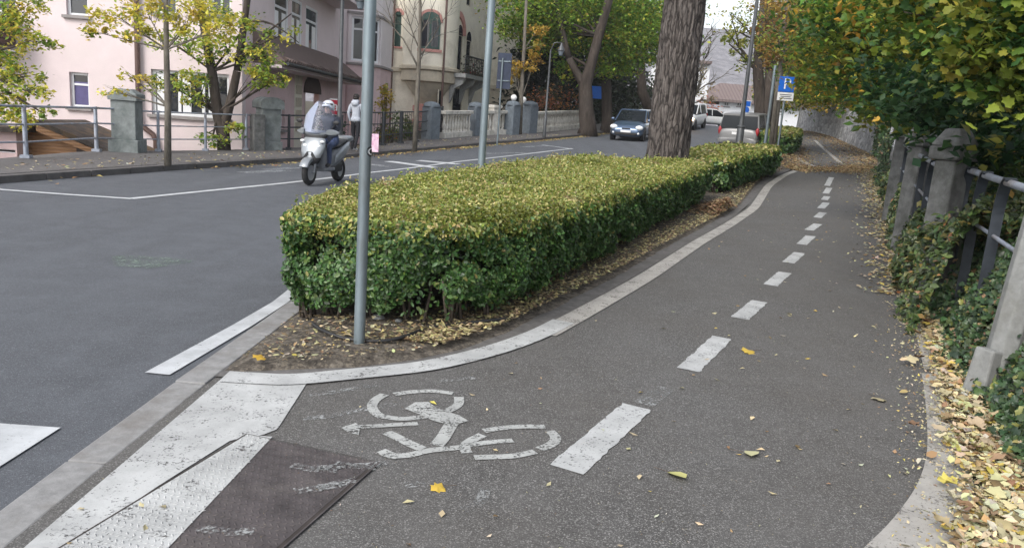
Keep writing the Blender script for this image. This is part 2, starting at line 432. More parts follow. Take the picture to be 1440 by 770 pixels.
class MB:
    """collects shapes in world coordinates and links them as one mesh"""

    def __init__(self):
        self.v = []; self.f = []; self.mi = []

    def add(self, vs, fs, mi=0):
        k = len(self.v)
        self.v += [tuple(map(float, p)) for p in vs]
        self.f += [tuple(i + k for i in f) for f in fs]
        self.mi += [mi] * len(fs)
        return self

    def box(self, c, s, rz=0., rx=0., ry=0., taper=1., mi=0):
        hx, hy, hz = s[0] / 2, s[1] / 2, s[2] / 2
        vs = []
        for z in (-hz, hz):
            t = taper if z > 0 else 1.
            vs += [(-hx * t, -hy * t, z), (hx * t, -hy * t, z), (hx * t, hy * t, z), (-hx * t, hy * t, z)]
        m = Matrix.Rotation(rz, 3, 'Z') @ Matrix.Rotation(ry, 3, 'Y') @ Matrix.Rotation(rx, 3, 'X')
        vs = [Vector(c) + m @ Vector(v) for v in vs]
        return self.add(vs, [(3, 2, 1, 0), (4, 5, 6, 7), (0, 1, 5, 4), (1, 2, 6, 5), (2, 3, 7, 6), (3, 0, 4, 7)], mi)

    def tube(self, pts, r, seg=10, cap=True, mi=0):
        pts = [Vector(p) for p in pts]
        n = len(pts)
        rs = r if hasattr(r, '__len__') else [r] * n
        vs, fs = [], []
        ref = None
        for i, p in enumerate(pts):
            d = (pts[min(i + 1, n - 1)] - pts[max(i - 1, 0)])
            d = d.normalized() if d.length > 1e-9 else Vector((0, 0, 1))
            if ref is None:
                ref = d.orthogonal().normalized()
            ref = (ref - d * ref.dot(d))
            ref = ref.normalized() if ref.length > 1e-6 else d.orthogonal().normalized()
            b = d.cross(ref)
            for k in range(seg):
                a = 2 * math.pi * k / seg
                vs.append(p + (ref * math.cos(a) + b * math.sin(a)) * rs[i])
        for i in range(n - 1):
            for k in range(seg):
                k2 = (k + 1) % seg
                fs.append((i * seg + k, i * seg + k2, (i + 1) * seg + k2, (i + 1) * seg + k))
        if cap:
            fs.append(tuple(range(seg))[::-1]); fs.append(tuple((n - 1) * seg + k for k in range(seg)))
        return self.add(vs, fs, mi)

    def lathe(self, c, prof, seg=20, mi=0, a0=0., a1=2 * math.pi):
        c = Vector(c); vs, fs = [], []
        full = abs(a1 - a0 - 2 * math.pi) < 1e-6
        m = seg if full else seg + 1
        for r, z in prof:
            for k in range(m):
                a = a0 + (a1 - a0) * k / seg
                vs.append(c + Vector((r * math.cos(a), r * math.sin(a), z)))
        for i in range(len(prof) - 1):
            for k in range(seg):
                k2 = (k + 1) % m if full else k + 1
                fs.append((i * m + k, i * m + k2, (i + 1) * m + k2, (i + 1) * m + k))
        if full:
            if prof[0][0] > 1e-6: fs.append(tuple(range(m))[::-1])
            if prof[-1][0] > 1e-6: fs.append(tuple((len(prof) - 1) * m + k for k in range(m)))
        return self.add(vs, fs, mi)

    def ball(self, c, r, seg=14, rings=9, mi=0):
        rr = r if hasattr(r, '__len__') else (r, r, r)
        c = Vector(c); vs, fs = [], []
        for i in range(rings + 1):
            t = math.pi * i / rings
            for k in range(seg):
                a = 2 * math.pi * k / seg
                vs.append(c + Vector((rr[0] * math.sin(t) * math.cos(a), rr[1] * math.sin(t) * math.sin(a), -rr[2] * math.cos(t))))
        for i in range(rings):
            for k in range(seg):
                k2 = (k + 1) % seg
                fs.append((i * seg + k, i * seg + k2, (i + 1) * seg + k2, (i + 1) * seg + k))
        return self.add(vs, fs, mi)

    def loft(self, rings, cap=True, mi=0):
        n = len(rings[0]); vs = [p for r in rings for p in r]; fs = []
        for i in range(len(rings) - 1):
            for k in range(n):
                k2 = (k + 1) % n
                fs.append((i * n + k, i * n + k2, (i + 1) * n + k2, (i + 1) * n + k))
        if cap:
            fs.append(tuple(range(n))[::-1]); fs.append(tuple((len(rings) - 1) * n + k for k in range(n)))
        return self.add(vs, fs, mi)

    def prism(self, poly, p0, ax, ay, az, depth, mi=0):
        """polygon (u, v) in the plane ax, ay at p0, pushed out along az by depth"""
        p0, ax, ay, az = Vector(p0), Vector(ax), Vector(ay), Vector(az)
        n = len(poly)
        a = [p0 + ax * u + ay * v for u, v in poly]
        b = [p + az * depth for p in a]
        fs = [tuple(range(n)), tuple(range(n, 2 * n))[::-1]]
        fs += [(i, (i + 1) % n, n + (i + 1) % n, n + i) for i in range(n)]
        return self.add(a + b, fs, mi)

    def xform(self, m):
        self.v = [tuple(m @ Vector(p)) for p in self.v]
        return self

    def build(self, name, mats, parent=None, smooth=False, bevel=0., subsurf=0, local=False):
        o0 = Vector((0, 0, 0)) if (parent is None or local) else origin_of(parent)
        me = bpy.data.meshes.new(name)
        me.from_pydata([tuple(Vector(p) - o0) for p in self.v], [], self.f)
        for mm in (mats if isinstance(mats, (list, tuple)) else [mats]):
            me.materials.append(mm)
        if len(set(self.mi)) > 1:
            me.polygons.foreach_set('material_index', self.mi)
        me.polygons.foreach_set('use_smooth', [bool(smooth)] * len(me.polygons))
        if smooth and smooth is not True:
            me.set_sharp_from_angle(angle=R(smooth))
        me.update()
        o = link(name, me, parent)
        if bevel:
            b = o.modifiers.new('bevel', 'BEVEL'); b.width = bevel; b.segments = 2; b.limit_method = 'ANGLE'
        if subsurf:
            s = o.modifiers.new('sub', 'SUBSURF'); s.levels = s.render_levels = subsurf
        return o


def copy_tree(o, parent=None):
    c = o.copy(); COL.objects.link(c)
    if parent is not None: c.parent = parent
    for ch in list(o.children):
        copy_tree(ch, c)
    return c


# leaf templates: vertices, triangles
T_LEAF = (np.array([[-.5, 0, 0], [-.05, .27, .09], [.5, 0, -.03], [-.05, -.27, .09]]), np.array([[0, 1, 2], [0, 2, 3]]))
T_OVAL = (np.array([[-.5, 0, 0], [-.18, .25, .06], [.22, .24, .06], [.5, 0, 0], [.22, -.24, .06], [-.18, -.25, .06]]), np.array([[0, 1, 3], [1, 2, 3], [0, 3, 5], [3, 4, 5]]))
T_NARROW = (np.array([[-.5, 0, 0], [0, .16, .05], [.5, 0, .02], [0, -.16, .05]]), np.array([[0, 1, 2], [0, 2, 3]]))


def _maple():
    ang = [-180, -145, -122, -96, -68, -45, -24, 0, 24, 45, 68, 96, 122, 145]
    rad = [.2, .4, .36, .5, .38, .52, .42, .6, .42, .52, .38, .5, .36, .4]
    v = [[0, 0, .05]] + [[r * math.cos(R(a)), r * math.sin(R(a)), -.12 * r + .05 * ((i % 3) - 1)] for i, (a, r) in enumerate(zip(ang, rad))]
    n = len(ang)
    return np.array(v), np.array([[0, 1 + i, 1 + (i + 1) % n] for i in range(n)])


T_MAPLE = _maple()


def leaves(name, pts, nrm, size, cols, template, material, parent=None, curl=None):
    tv, tf = template
    n = len(pts)
    o0 = np.array(origin_of(parent)) if parent is not None else np.zeros(3)
    nrm = nrm / np.maximum(np.linalg.norm(nrm, axis=1, keepdims=True), 1e-9)
    t = rng.normal(size=(n, 3)); t -= nrm * (t * nrm).sum(1, keepdims=True)
    t /= np.maximum(np.linalg.norm(t, axis=1, keepdims=True), 1e-9)
    b = np.cross(nrm, t)
    s = np.asarray(size).reshape(-1, 1) * np.ones((n, 1))
    w = s * rng.uniform(.75, 1.2, (n, 1))
    c = np.ones((n, 1)) if curl is None else rng.uniform(-curl, curl, (n, 1))
    v = (pts[:, None, :] + t[:, None, :] * (tv[None, :, 0:1] * s[:, None, :]) + b[:, None, :] * (tv[None, :, 1:2] * w[:, None, :])
         + nrm[:, None, :] * (tv[None, :, 2:3] * (s * c)[:, None, :])) - o0
    k = len(tv)
    f = (tf[None, :, :] + (np.arange(n) * k)[:, None, None]).reshape(-1, 3)
    me = bpy.data.meshes.new(name)
    me.vertices.add(n * k); me.vertices.foreach_set('co', v.reshape(-1).astype(np.float32))
    me.loops.add(f.size); me.loops.foreach_set('vertex_index', f.reshape(-1).astype(np.int32))
    me.polygons.add(len(f)); me.polygons.foreach_set('loop_start', (np.arange(len(f)) * 3).astype(np.int32))
    me.update(calc_edges=True)
    at = me.attributes.new('Col', 'FLOAT_COLOR', 'FACE')
    cc = np.ones((n, len(tf), 4), np.float32); cc[:, :, :3] = np.clip(cols, 0, 1)[:, None, :]
    at.data.foreach_set('color', cc.reshape(-1))
    me.materials.append(material)
    return link(name, me, parent)


def pick(pal, n, jit=.18):
    c = np.array([p[0] for p in pal], float); w = np.array([p[1] for p in pal], float)
    i = rng.choice(len(c), n, p=w / w.sum())
    return c[i] * (1 + rng.normal(0, jit, (n, 1))) * (1 + rng.normal(0, jit * .4, (n, 3)))


def clump_points(clumps, sub=.28, flat=.75):
    """leaves in small sprays spread through ellipsoids: points and the spray they belong to"""
    pts, ids, k = [], [], 0
    for c, r, n in clumps:
        r = np.array(r if hasattr(r, '__len__') else (r, r, r * .8), float)
        per = 26
        m = max(4, int(n / per))
        d = rng.normal(size=(m, 3)); d /= np.linalg.norm(d, axis=1, keepdims=True)
        cen = np.array(c) + d * r * (rng.uniform(.15, 1., (m, 1)) ** .5)
        ii = rng.integers(0, m, n)
        sg = sub * r.mean() * rng.uniform(.5, 1.2, (m, 1))
        p = cen[ii] + rng.normal(size=(n, 3)) * sg[ii] * np.array([1, 1, flat])
        pts.append(p); ids.append(ii + k); k += m
    return np.concatenate(pts), np.concatenate(ids), k


def crown(parent, clumps, size, pal, template=T_LEAF, sub=.28, droop=0., name='crown', up=.6, material=None, jit=.2):
    p, ids, k = clump_points(clumps, sub)
    base = pick(pal, k, .1)
    own = pick(pal, len(p), .12)
    mixf = (rng.random((len(p), 1)) < .68).astype(float)
    cols = (base[ids] * mixf + own * (1 - mixf)) * (1 + rng.normal(0, jit, (len(p), 1)))
    nr = rng.normal(size=(len(p), 3)); nr[:, 2] = np.abs(nr[:, 2]) + up
    sz = size * rng.uniform(.6, 1.3, len(p))
    return leaves(name, p, nr, sz, cols, template, material or M['leaf'], parent)


def wob(p, amp, f=1.):
    n = mnoise.noise_vector(Vector(p) * f)
    return Vector(p) + n * amp


def limb(mb, a, b, r0, r1, n=7, sag=.0, amp=.12, seg=8):
    a, b = Vector(a), Vector(b)
    pts = []
    for i in range(n + 1):
        t = i / n
        q = a.lerp(b, t)
        q.z += sag * math.sin(math.pi * t)
        if 0 < i: q = wob(q, amp * (a - b).length * .2 * min(1, t * 3), 1.3)
        pts.append(q)
    mb.tube(pts, [r0 + (r1 - r0) * (i / n) for i in range(n + 1)], seg)
    return pts


def twiggy(mb, a, d, ln, r, depth, up=.25):
    a, d = Vector(a), Vector(d).normalized()
    n = 4; pts = [a]; dd = d.copy()
    for k in range(n):
        dd = (dd + Vector(rng.normal(size=3)) * .16 + Vector((0, 0, up * .25))).normalized()
        pts.append(pts[-1] + dd * ln / n)
    mb.tube(pts, [r * (1 - .6 * k / n) for k in range(n + 1)], 6 if r > .02 else 4)
    if depth > 0:
        for k in range(5 if depth > 1 else 4):
            i = random.randint(1, n); q = pts[i]
            sd = Vector(rng.normal(size=3)); sd = (sd - dd * sd.dot(dd)).normalized()
            twiggy(mb, q, dd * .75 + sd * .75 + Vector((0, 0, up)), ln * random.uniform(.4, .65), r * .5, depth - 1, up)


def tree(name, label, base, trunk, radii, clumps, size, pal, group=None, barkm='bark_dark', template=T_LEAF, sub=.28, twigs=3, limb_r=.35, start=.4, seg=10, extra=None, cat='tree', jit=.2, up=.6, mult=1.7, bare=None):
    clumps = [(c, r, int(n * mult)) for c, r, n in clumps]
    root = thing(name, label, cat, base, group)
    mb = MB()
    tr = [Vector(p) for p in trunk]
    mb.tube(tr, radii, seg)
    for e in (extra or []):
        limb(mb, *e)
    for c, r, n in clumps:
        c = Vector(c)
        # leave the trunk from its nearest point below the clump
        i = min(range(max(0, int(len(tr) * start)), len(tr)), key=lambda k: (tr[k] - c).length + (1.5 if tr[k].z > c.z else 0))
        rr = (r if not hasattr(r, '__len__') else max(r))
        lr = radii[i] * limb_r
        ps = limb(mb, tr[i], c, lr, lr * .35, sag=.0, seg=6)
        for _ in range(twigs):
            d = Vector(rng.normal(size=3)); d.normalize(); d.z = abs(d.z) * .6
            limb(mb, ps[random.randint(3, 6)], c + d * rr * .85, lr * .4, lr * .08, n=4, seg=4)
    for t in (bare or []):
        twiggy(mb, *t)
    mb.build('trunk', M[barkm], root, smooth=True)
    if clumps:
        crown(root, clumps, size, pal, template, sub, jit=jit, up=up)
    return root


# ------------------------------------------------------------------ plan lines (x, y) of the street
curbL = [(-8.6, -12), (-8.4, 4), (-8.19, 12.1), (-7.33, 16.2), (-6.3, 20), (-5.12, 23.1), (-3.31, 27.3), (-.97, 32.3), (2.36, 39.3), (5.24, 46), (9, 54), (14, 65), (24, 86)]
fenceL = [(-9.7, -12), (-9.8, 8), (-9.82, 14.54), (-10.0, 17.8), (-9.72, 18.8), (-8.55, 21.05), (-7.55, 23.04), (-7.2, 24.0), (-4.87, 26.93), (-3.76, 32.03), (-2.09, 34.89), (-.49, 37.96), (.28, 39.88), (1.38, 42.8), (4.2, 50), (8, 58), (14, 72), (22, 88)]
roadR = [(-1.82, -12), (-1.82, 2.6), (-1.82, 3.67), (-1.75, 5.8), (-1.74, 7.1), (-1.48, 9), (-.75, 12.2), (.7, 16.7), (2.15, 19.7), (4.9, 24.3), (8.3, 28.6), (10.9, 34.5), (13.5, 42), (16, 50), (20, 60), (30, 86)]
pathLft = [(-1.62, -4), (-1.62, 4.15), (-1.26, 4.22), (-.99, 4.32), (-.62, 4.52), (-.3, 4.85), (.05, 5.3), (.52, 6.3), (1.25, 7.9), (2.5, 10.9), (4.7, 15.7), (6.45, 20.4), (7.95, 23.7), (9.1, 25.8), (10.2, 29), (11.1, 31.2), (13.1, 37.2), (15.1, 44.8), (17, 52), (18.6, 60)]
pathRgt = [(1.1, -4), (1.3, 2.6), (1.62, 2.9), (2.1, 3.5), (2.52, 4.3), (3.2, 5.75), (4.0, 7.6), (5.0, 9.9), (6.4, 13.1), (8.1, 17.2), (10.1, 22), (12.1, 27), (14.2, 31.4), (16, 36.6), (17, 41), (18.6, 48), (18.8, 51.5), (20.4, 60)]
fenceR = [(2.3, -4), (2.5, 2), (3.05, 4.7), (4.3, 7.5), (5.86, 11), (7.45, 14.5), (9.1, 18.5), (11.1, 23), (13.1, 28), (14.4, 30.7), (16.2, 36.4), (17.3, 41), (18.9, 47.8), (19.1, 51.5), (20.8, 60), (30, 85)]


def _chaikin(poly, it):
    for _ in range(it):
        q = [poly[0]]
        for a, b in zip(poly, poly[1:]):
            q += [(a[0] * .75 + b[0] * .25, a[1] * .75 + b[1] * .25), (a[0] * .25 + b[0] * .75, a[1] * .25 + b[1] * .75)]
        poly = q + [poly[-1]]
    return poly


pathRgt = _chaikin(pathRgt, 2)


def resample(poly, step):
    pts = [Vector((p[0], p[1])) for p in poly]
    out = [pts[0]]
    for a, b in zip(pts, pts[1:]):
        m = max(1, int((b - a).length / step))
        out += [a.lerp(b, k / m) for k in range(1, m + 1)]
    return out


def smooth_poly(poly, it=2):
    pts = [Vector((p[0], p[1])) for p in poly]
    for _ in range(it):
        q = [pts[0]]
        for a, b in zip(pts, pts[1:]):
            q += [a.lerp(b, .25), a.lerp(b, .75)]
        q.append(pts[-1]); pts = q
    return pts


def strip(mb, left, right, dz, nx=6, n=160, skirt=0.):
    """a draped sheet between two plan lines"""
    def even(poly):
        pts = [Vector((p[0], p[1])) for p in poly]
        d = [0]
        for a, b in zip(pts, pts[1:]): d.append(d[-1] + (b - a).length)
        out = []
        for k in range(n + 1):
            s = d[-1] * k / n
            i = max(0, min(len(pts) - 2, int(np.searchsorted(d, s, 'right')) - 1))
            t = (s - d[i]) / max(1e-9, d[i + 1] - d[i])
            out.append(pts[i].lerp(pts[i + 1], t))
        return out
    l, r = even(left), even(right)
    vs, fs = [], []
    for a, b in zip(l, r):
        for k in range(nx + 1):
            q = a.lerp(b, k / nx)
            vs.append((q.x, q.y, Hs(q.x, q.y) + dz))
    w = nx + 1
    for i in range(n):
        for k in range(nx):
            fs.append((i * w + k, i * w + k + 1, (i + 1) * w + k + 1, (i + 1) * w + k))
    mb.add(vs, fs)
    if skirt:
        for side in (0, nx):
            v2, f2 = [], []
            for i in range(n + 1):
                p = vs[i * w + side]
                v2 += [p, (p[0], p[1], p[2] - skirt)]
            for i in range(n):
                f2.append((2 * i, 2 * i + 1, 2 * i + 3, 2 * i + 2))
            mb.add(v2, f2)
    return mb


def by_y(poly, ys, off=0.):
    return [(float(interp(poly, y)) + off, y) for y in ys]


def ribbon(mb, pts, w, dz, close=False):
    """a flat painted stroke along plan points"""
    pts = [Vector((p[0], p[1])) for p in pts]
    n = len(pts); vs, fs = [], []
    for i, p in enumerate(pts):
        d = (pts[min(i + 1, n - 1)] - pts[max(i - 1, 0)]).normalized()
        q = Vector((-d.y, d.x)) * w / 2
        for s in (p - q, p + q):
            vs.append((s.x, s.y, Hs(s.x, s.y) + dz))
    for i in range(n - 1):
        fs.append((2 * i, 2 * i + 1, 2 * i + 3, 2 * i + 2))
    return mb.add(vs, fs)


def flat(mb, pts, dz):
    return mb.add([(p[0], p[1], Hs(p[0], p[1]) + dz) for p in pts], [tuple(range(len(pts)))])


def pp(*px):
    return [P(*p) for p in px]


def struct(o):
    o['kind'] = 'structure'; return o


# ------------------------------------------------------------------ ground, road, path
def build_ground():
    xs = np.concatenate([np.arange(-420, -30, 30), np.arange(-30, 34, 1.0), np.arange(34, 430, 30)])
    ys = np.concatenate([np.arange(-60, -10, 10), np.arange(-10, 70, 1.0), np.arange(70, 700, 30)])
    vs, fs = [], []
    for y in ys:
        xl = float(interp(fenceL, y))
        for x in xs:
            z = Hs(x, y) - .1
            d = xl - x - .15
            if d > 0:
                deep = float(np.interp(y, [-60, 22, 30, 40, 60], [2.4, 2.4, 1.2, .2, 0]))
                z -= deep * min(1, d / .8)
            vs.append((x, y, z))
    w = len(xs)
    for j in range(len(ys) - 1):
        for i in range(w - 1):
            fs.append((j * w + i, j * w + i + 1, (j + 1) * w + i + 1, (j + 1) * w + i))
    struct(MB().add(vs, fs).build('ground', M['ground'], smooth=True))


build_ground()
ysr = list(np.arange(-12, 86, .6))
struct(strip(MB(), by_y(curbL, ysr), by_y(roadR, ysr), 0., 8, 170).build('road', M['road'], smooth=True))
ysp = list(np.arange(-4, 60, .25))
mb = strip(MB(), by_y(pathLft, ysp, -.04), by_y(pathRgt, ysp, .12), .012, 6, 260)
mb.add([(x, y, Hs(x, y) + .009) for x, y in ((-1.7, 1.5), (-1.1, 1.5), (-.9, 4.0), (-.5, 4.7), (-.9, 4.6), (-1.7, 4.35))], [(0, 1, 2, 3, 4, 5)])
struct(mb.build('bike_path', M['path'], smooth=True))
# sidewalk and its kerb stones
struct(strip(MB(), by_y(fenceL, ysr, -.25), by_y(curbL, ysr, -.2), .125, 4, 170, 2.8).build('sidewalk', M['walk'], smooth=30))
mb = MB()
kp = resample(by_y(curbL, list(np.arange(-11, 84, .5))), .5)
i = 0
while i < len(kp) - 3:
    a, b = kp[i], kp[i + 2]
    d = (b - a).normalized(); q = Vector((-d.y, d.x))
    a2 = a.lerp(b, .008); b2 = a.lerp(b, .992)
    o = .006 * random.uniform(-1, 1)
    ring = [a2 - q * 0, b2, b2 + q * .2, a2 + q * .2]
    zt = .12 + o
    vs = [(p.x, p.y, Hs(p.x, p.y) - .06) for p in ring] + [(p.x, p.y, Hs(p.x, p.y) + zt) for p in ring]
    mb.add(vs, [(3, 2, 1, 0), (4, 5, 6, 7), (0, 1, 5, 4), (1, 2, 6, 5), (2, 3, 7, 6), (3, 0, 4, 7)])
    i += 2
struct(mb.build('kerb', M['kerb_stone'], bevel=.012))
# flush kerb stones between road and path, running on along the planted bed
mb = MB()
kp = resample(by_y(roadR, list(np.arange(0, 46, .5))), .5)
i = 0
while i < len(kp) - 3:
    a, b = kp[i], kp[i + 2]
    d = (b - a).normalized(); q = Vector((d.y, -d.x))
    a2 = a.lerp(b, .004); b2 = a.lerp(b, .996)
    ring = [a2, b2, b2 + q * .17, a2 + q * .17]
    up = .014 if a.y < 3.6 else .02
    vs = [(p.x, p.y, Hs(p.x, p.y) - .06) for p in ring] + [(p.x, p.y, Hs(p.x, p.y) + up) for p in ring]
    mb.add(vs, [(0, 1, 2, 3), (7, 6, 5, 4), (4, 5, 1, 0), (5, 6, 2, 1), (6, 7, 3, 2), (7, 4, 0, 3)])
    i += 2
struct(mb.build('kerb', M['kerb'], bevel=.008))
# planted bed between the road and the path
ysb = list(np.arange(4.2, 46, .25))
bedL = by_y(roadR, ysb, .165)
bl_line = [(-1.6, 4.235), (-1.26, 4.29), (-.99, 4.4), (-.62, 4.6), (-.3, 4.95), (.0, 5.42), (.45, 6.4), (1.17, 8.0), (2.42, 11), (4.6, 15.8), (6.35, 20.5), (7.8, 23.8), (9.0, 26), (10.1, 29.2), (11, 31.4), (13, 37.3), (15, 44.9)]
bedR = by_y(bl_line, ysb)
vs, fs = [], []
nb = 14
for (xa, y), (xb, _) in zip(bedL, bedR):
    for k in range(nb + 1):
        x = xa + (xb - xa) * k / nb
        e = min(1, 5 * min(k, nb - k) / nb)
        e = e * min(1, max(0, (y - 4.22) / .2)) if y < 4.5 else e
        vs.append((x, y, Hs(x, y) + .012 + .05 * e + .03 * mnoise.noise(Vector((x * 4, y * 4, 1))) * e))
for i in range(len(ysb) - 1):
    for k in range(nb):
        fs.append((i * (nb + 1) + k, i * (nb + 1) + k + 1, (i + 1) * (nb + 1) + k + 1, (i + 1) * (nb + 1) + k))
struct(MB().add(vs, fs).build('planting_bed_soil', M['soil'], smooth=True))
# brown edging of the bed: a real step along the curve
ep = smooth_poly(bl_line, 3); mid = []
for k, p in enumerate(ep):
    d = (ep[min(k + 1, len(ep) - 1)] - ep[max(k - 1, 0)]).normalized()
    mid.append(p + Vector((d.y, -d.x)) * .02)
mb = ribbon(MB(), [Vector((-1.66, 4.215))] + mid, .18, .0165)
struct(mb.build('bed_edging', M['kerb_brown']))

# painted lines -----------------------------------------------------
def mark(mb, name, m):
    o = mb.build(name, M[m]); return struct(o)


mark(ribbon(MB(), smooth_poly(by_y(pathLft, [5.5, 6.3, 7.2, 8, 9, 10, 11, 12.5, 14, 15.7, 17, 18.5, 20.4, 22, 23.7, 25, 25.8], .125), 1), .19, .0205), 'path_edge_line', 'paint_worn')
mark(ribbon(MB(), smooth_poly([(-1.58, 4.12), (-1.4, 4.125), (-1.2, 4.14)] + by_y(pathLft, [4.33, 4.42, 4.56, 4.8, 5.1, 5.5, 5.9], .1), 2), .18, .0235), 'path_edge_line', 'paint')
mark(ribbon(MB(), [p[:2] for p in pp((1152, 236), (1135, 231), (1124, 224), (1120, 214))], .22, .018), 'path_edge_line', 'paint_worn')
mark(ribbon(MB(), [p[:2] for p in pp((1183, 231), (1172, 221), (1160, 211), (1146, 198))], .16, .018), 'path_centre_line', 'paint_worn')
# right edge: wide worn line, leaf covered
mark(strip(MB(), by_y(pathRgt, list(np.arange(2.3, 5.2, .1)), -.02), [(x + float(np.interp(y, [2.3, 2.8, 3.3, 4.0, 5.2], [.38, .34, .26, .14, .1])), y) for x, y in by_y(pathRgt, list(np.arange(2.3, 5.2, .1)))], .0165, 2, 40), 'path_edge_line', 'paint_worn')
mark(strip(MB(), by_y(pathRgt, list(np.arange(5.3, 24, .3)), -.0), by_y(pathRgt, list(np.arange(5.3, 24, .3)), .1), .0165, 1, 70), 'path_edge_line', 'paint_worn')
dashpx = [((795, 665), (895, 575)), ((967, 523), (1015, 477)), ((1040, 450), (1068, 426)), ((1083, 403), (1103, 385)), ((1108, 371), (1124, 357)), ((1127, 345), (1140, 333)), ((1137, 325), (1150, 316)), ((1149, 307), (1157, 300)), ((1154, 294), (1162, 286)), ((1159, 282), (1163, 277)), ((1161, 273), (1166, 265)), ((1163, 262), (1169, 250))]
for k, (a, b) in enumerate(dashpx):
    a, b = P(*a), P(*b)
    w_ = .15 if k else .17; mb = MB(); d = Vector((b.x - a.x, b.y - a.y)).normalized(); q = Vector((-d.y, d.x)); m_ = 24; vs = []
    for t in range(m_ + 1):
        c = a.lerp(b, t / m_)
        for s in (-1, 1):
            e = random.gauss(0, .0035); o = s * (w_ / 2 + e); ee = random.gauss(0, .004) if t in (0, m_) else 0
            x, y = c.x + q.x * o + d.x * ee, c.y + q.y * o + d.y * ee
            vs.append((x, y, Hs(x, y) + .017))
    mark(mb.add(vs, [(2 * t, 2 * t + 2, 2 * t + 3, 2 * t + 1) for t in range(m_)]), 'lane_dash', 'paint')
a, b = P(905, 572), P(935, 548)
mark(ribbon(MB(), [a[:2], b[:2]], .12, .016), 'lane_dash', 'paint_faint')
# the broad white band by the kerb, which runs on over the steel cover
wb = [(-1.63, 4.1), (-1.6, 2.0), (-1.33, 2.0), (-1.27, 2.7), (-1.245, 3.3), (-1.07, 3.36), (-1.09, 3.75), (-1.12, 4.2), (-1.3, 4.19)]
PLx0 = lambda y: np.interp(y, [1.8, 2.44, 2.57, 3.38], [-1.5, -1.44, -1.42, -1.22])
mb = MB()
ysw = np.linspace(1.9, 4.17, 30)
strip(mb, [(-1.585, y) for y in ysw], [(float(np.interp(y, [1.9, 2.44, 2.86, 3.36, 3.4, 4.17], [PLx0(1.9) + .0, PLx0(2.44), PLx0(2.86), PLx0(3.36), -1.07, -1.115])), y) for y in ysw], .0175, 4, 60)
mark(mb, 'kerbside_white_band', 'paint')
# line on the road beside the kerb, crossing bars, bay lines and hatching
mb = MB()
flat(mb, [(-2.035, 4.13), (-1.89, 4.12), (-1.8, 5.2), (-1.765, 5.9), (-1.77, 6.8), (-1.9, 6.8), (-1.88, 5.9), (-1.93, 5.2)], .008)
mark(mb, 'road_edge_line', 'paint_road')
mb = MB()
for y in (2.84, 1.84, .84):
    strip(mb, [(-4.6, y), (-4.6, y + .49)], [(-2.05, y), (-2.04, y + .49)], .008, 6, 2)
mark(mb, 'crossing_bars', 'paint_road')
for a in ([(-90, 255), (0, 267), (95, 274), (186, 280)], [(183, 280), (290, 269), (400, 258), (520, 243), (640, 228), (720, 219), (805, 209)], [(805, 210), (785, 207), (762, 204)]):
    mark(ribbon(MB(), resample([p[:2] for p in pp(*a)], .8), .14, .008), 'parking_bay_line', 'paint_road')
for a, b, w, m in (((546, 227), (612, 236), .35, 'paint_road'), ((588, 226), (645, 231), .35, 'paint_road'), ((522, 231), (545, 235), .3, 'paint_faint_road'), ((340, 243), (408, 240), .35, 'paint_faint_road'), ((375, 239), (420, 236), .3, 'paint_faint_road'), ((684, 216), (742, 215), .25, 'paint_faint_road'), ((735, 207), (770, 205), .3, 'paint_faint_road')):
    mark(ribbon(MB(), resample([P(*a)[:2], P(*b)[:2]], .8), w, .0075), 'parking_bay_marking', m)
mb = MB(); c = P(205, 369)
flat(mb, [(c.x + .32 * math.cos(t) * (1 + .3 * math.sin(3 * t)), c.y + .35 * math.sin(t) * (1 + .25 * math.cos(2 * t))) for t in np.linspace(0, 6.1, 22)], .007)
mark(mb, 'road_stain', 'paint_green')

# bicycle symbol: strokes as they lie on the path
Z8 = lambda x, y: P(400 + x / 2.4, 480 + y / 2.4)[:2]
def stroke(pts, w): return ribbon(mb, smooth_poly([Z8(*p) for p in pts], 2), w, .017)
mb = MB()
stroke([(338, 188), (308, 205), (292, 228), (305, 252), (330, 266)], .055)
stroke([(330, 264), (390, 272), (440, 268), (485, 262)], .05)
stroke([(370, 187), (430, 178), (500, 176), (568, 184)], .05)
stroke([(588, 196), (590, 220), (570, 235), (545, 246)], .055)
stroke([(205, 302), (300, 297), (380, 292), (450, 287)], .045)
stroke([(345, 318), (380, 335), (420, 355), (465, 374)], .06)
stroke([(565, 285), (550, 310), (535, 335), (512, 362)], .07)
stroke([(350, 398), (420, 396), (480, 380), (600, 368)], .05)
stroke([(668, 325), (625, 345), (605, 365), (615, 388)], .055)
stroke([(620, 360), (690, 352), (770, 345)], .045)
stroke([(672, 313), (730, 302), (800, 296), (878, 298)], .05)
stroke([(895, 312), (918, 335), (905, 358), (860, 374)], .055)
stroke([(640, 402), (700, 402), (770, 398), (845, 384)], .05)
flat(mb, [Z8(*p) for p in [(590, 262), (620, 278), (580, 292), (540, 290), (500, 278), (470, 262), (430, 246), (405, 238), (440, 216), (485, 214), (510, 232)]], .0185)
flat(mb, [Z8(*p) for p in [(192, 302), (240, 286), (255, 300), (250, 328), (215, 318)]], .0186)
flat(mb, [Z8(*p) for p in [(312, 385), (340, 376), (385, 395), (375, 410), (330, 400)]], .0187)
mark(mb, 'bicycle_symbol', 'paint_sym')
mb = MB()
for a in ([(405, 498), (450, 494), (475, 490)], [(600, 580), (640, 568), (668, 545), (675, 510)], [(60, 270), (160, 262), (260, 240), (380, 220)], [(80, 190), (170, 180), (330, 150)], [(640, 130), (560, 140), (480, 150)]):
    ribbon(mb, smooth_poly([Z8(*p) for p in a], 2), .05, .0155)
mark(mb, 'old_paint_traces', 'paint_faint')

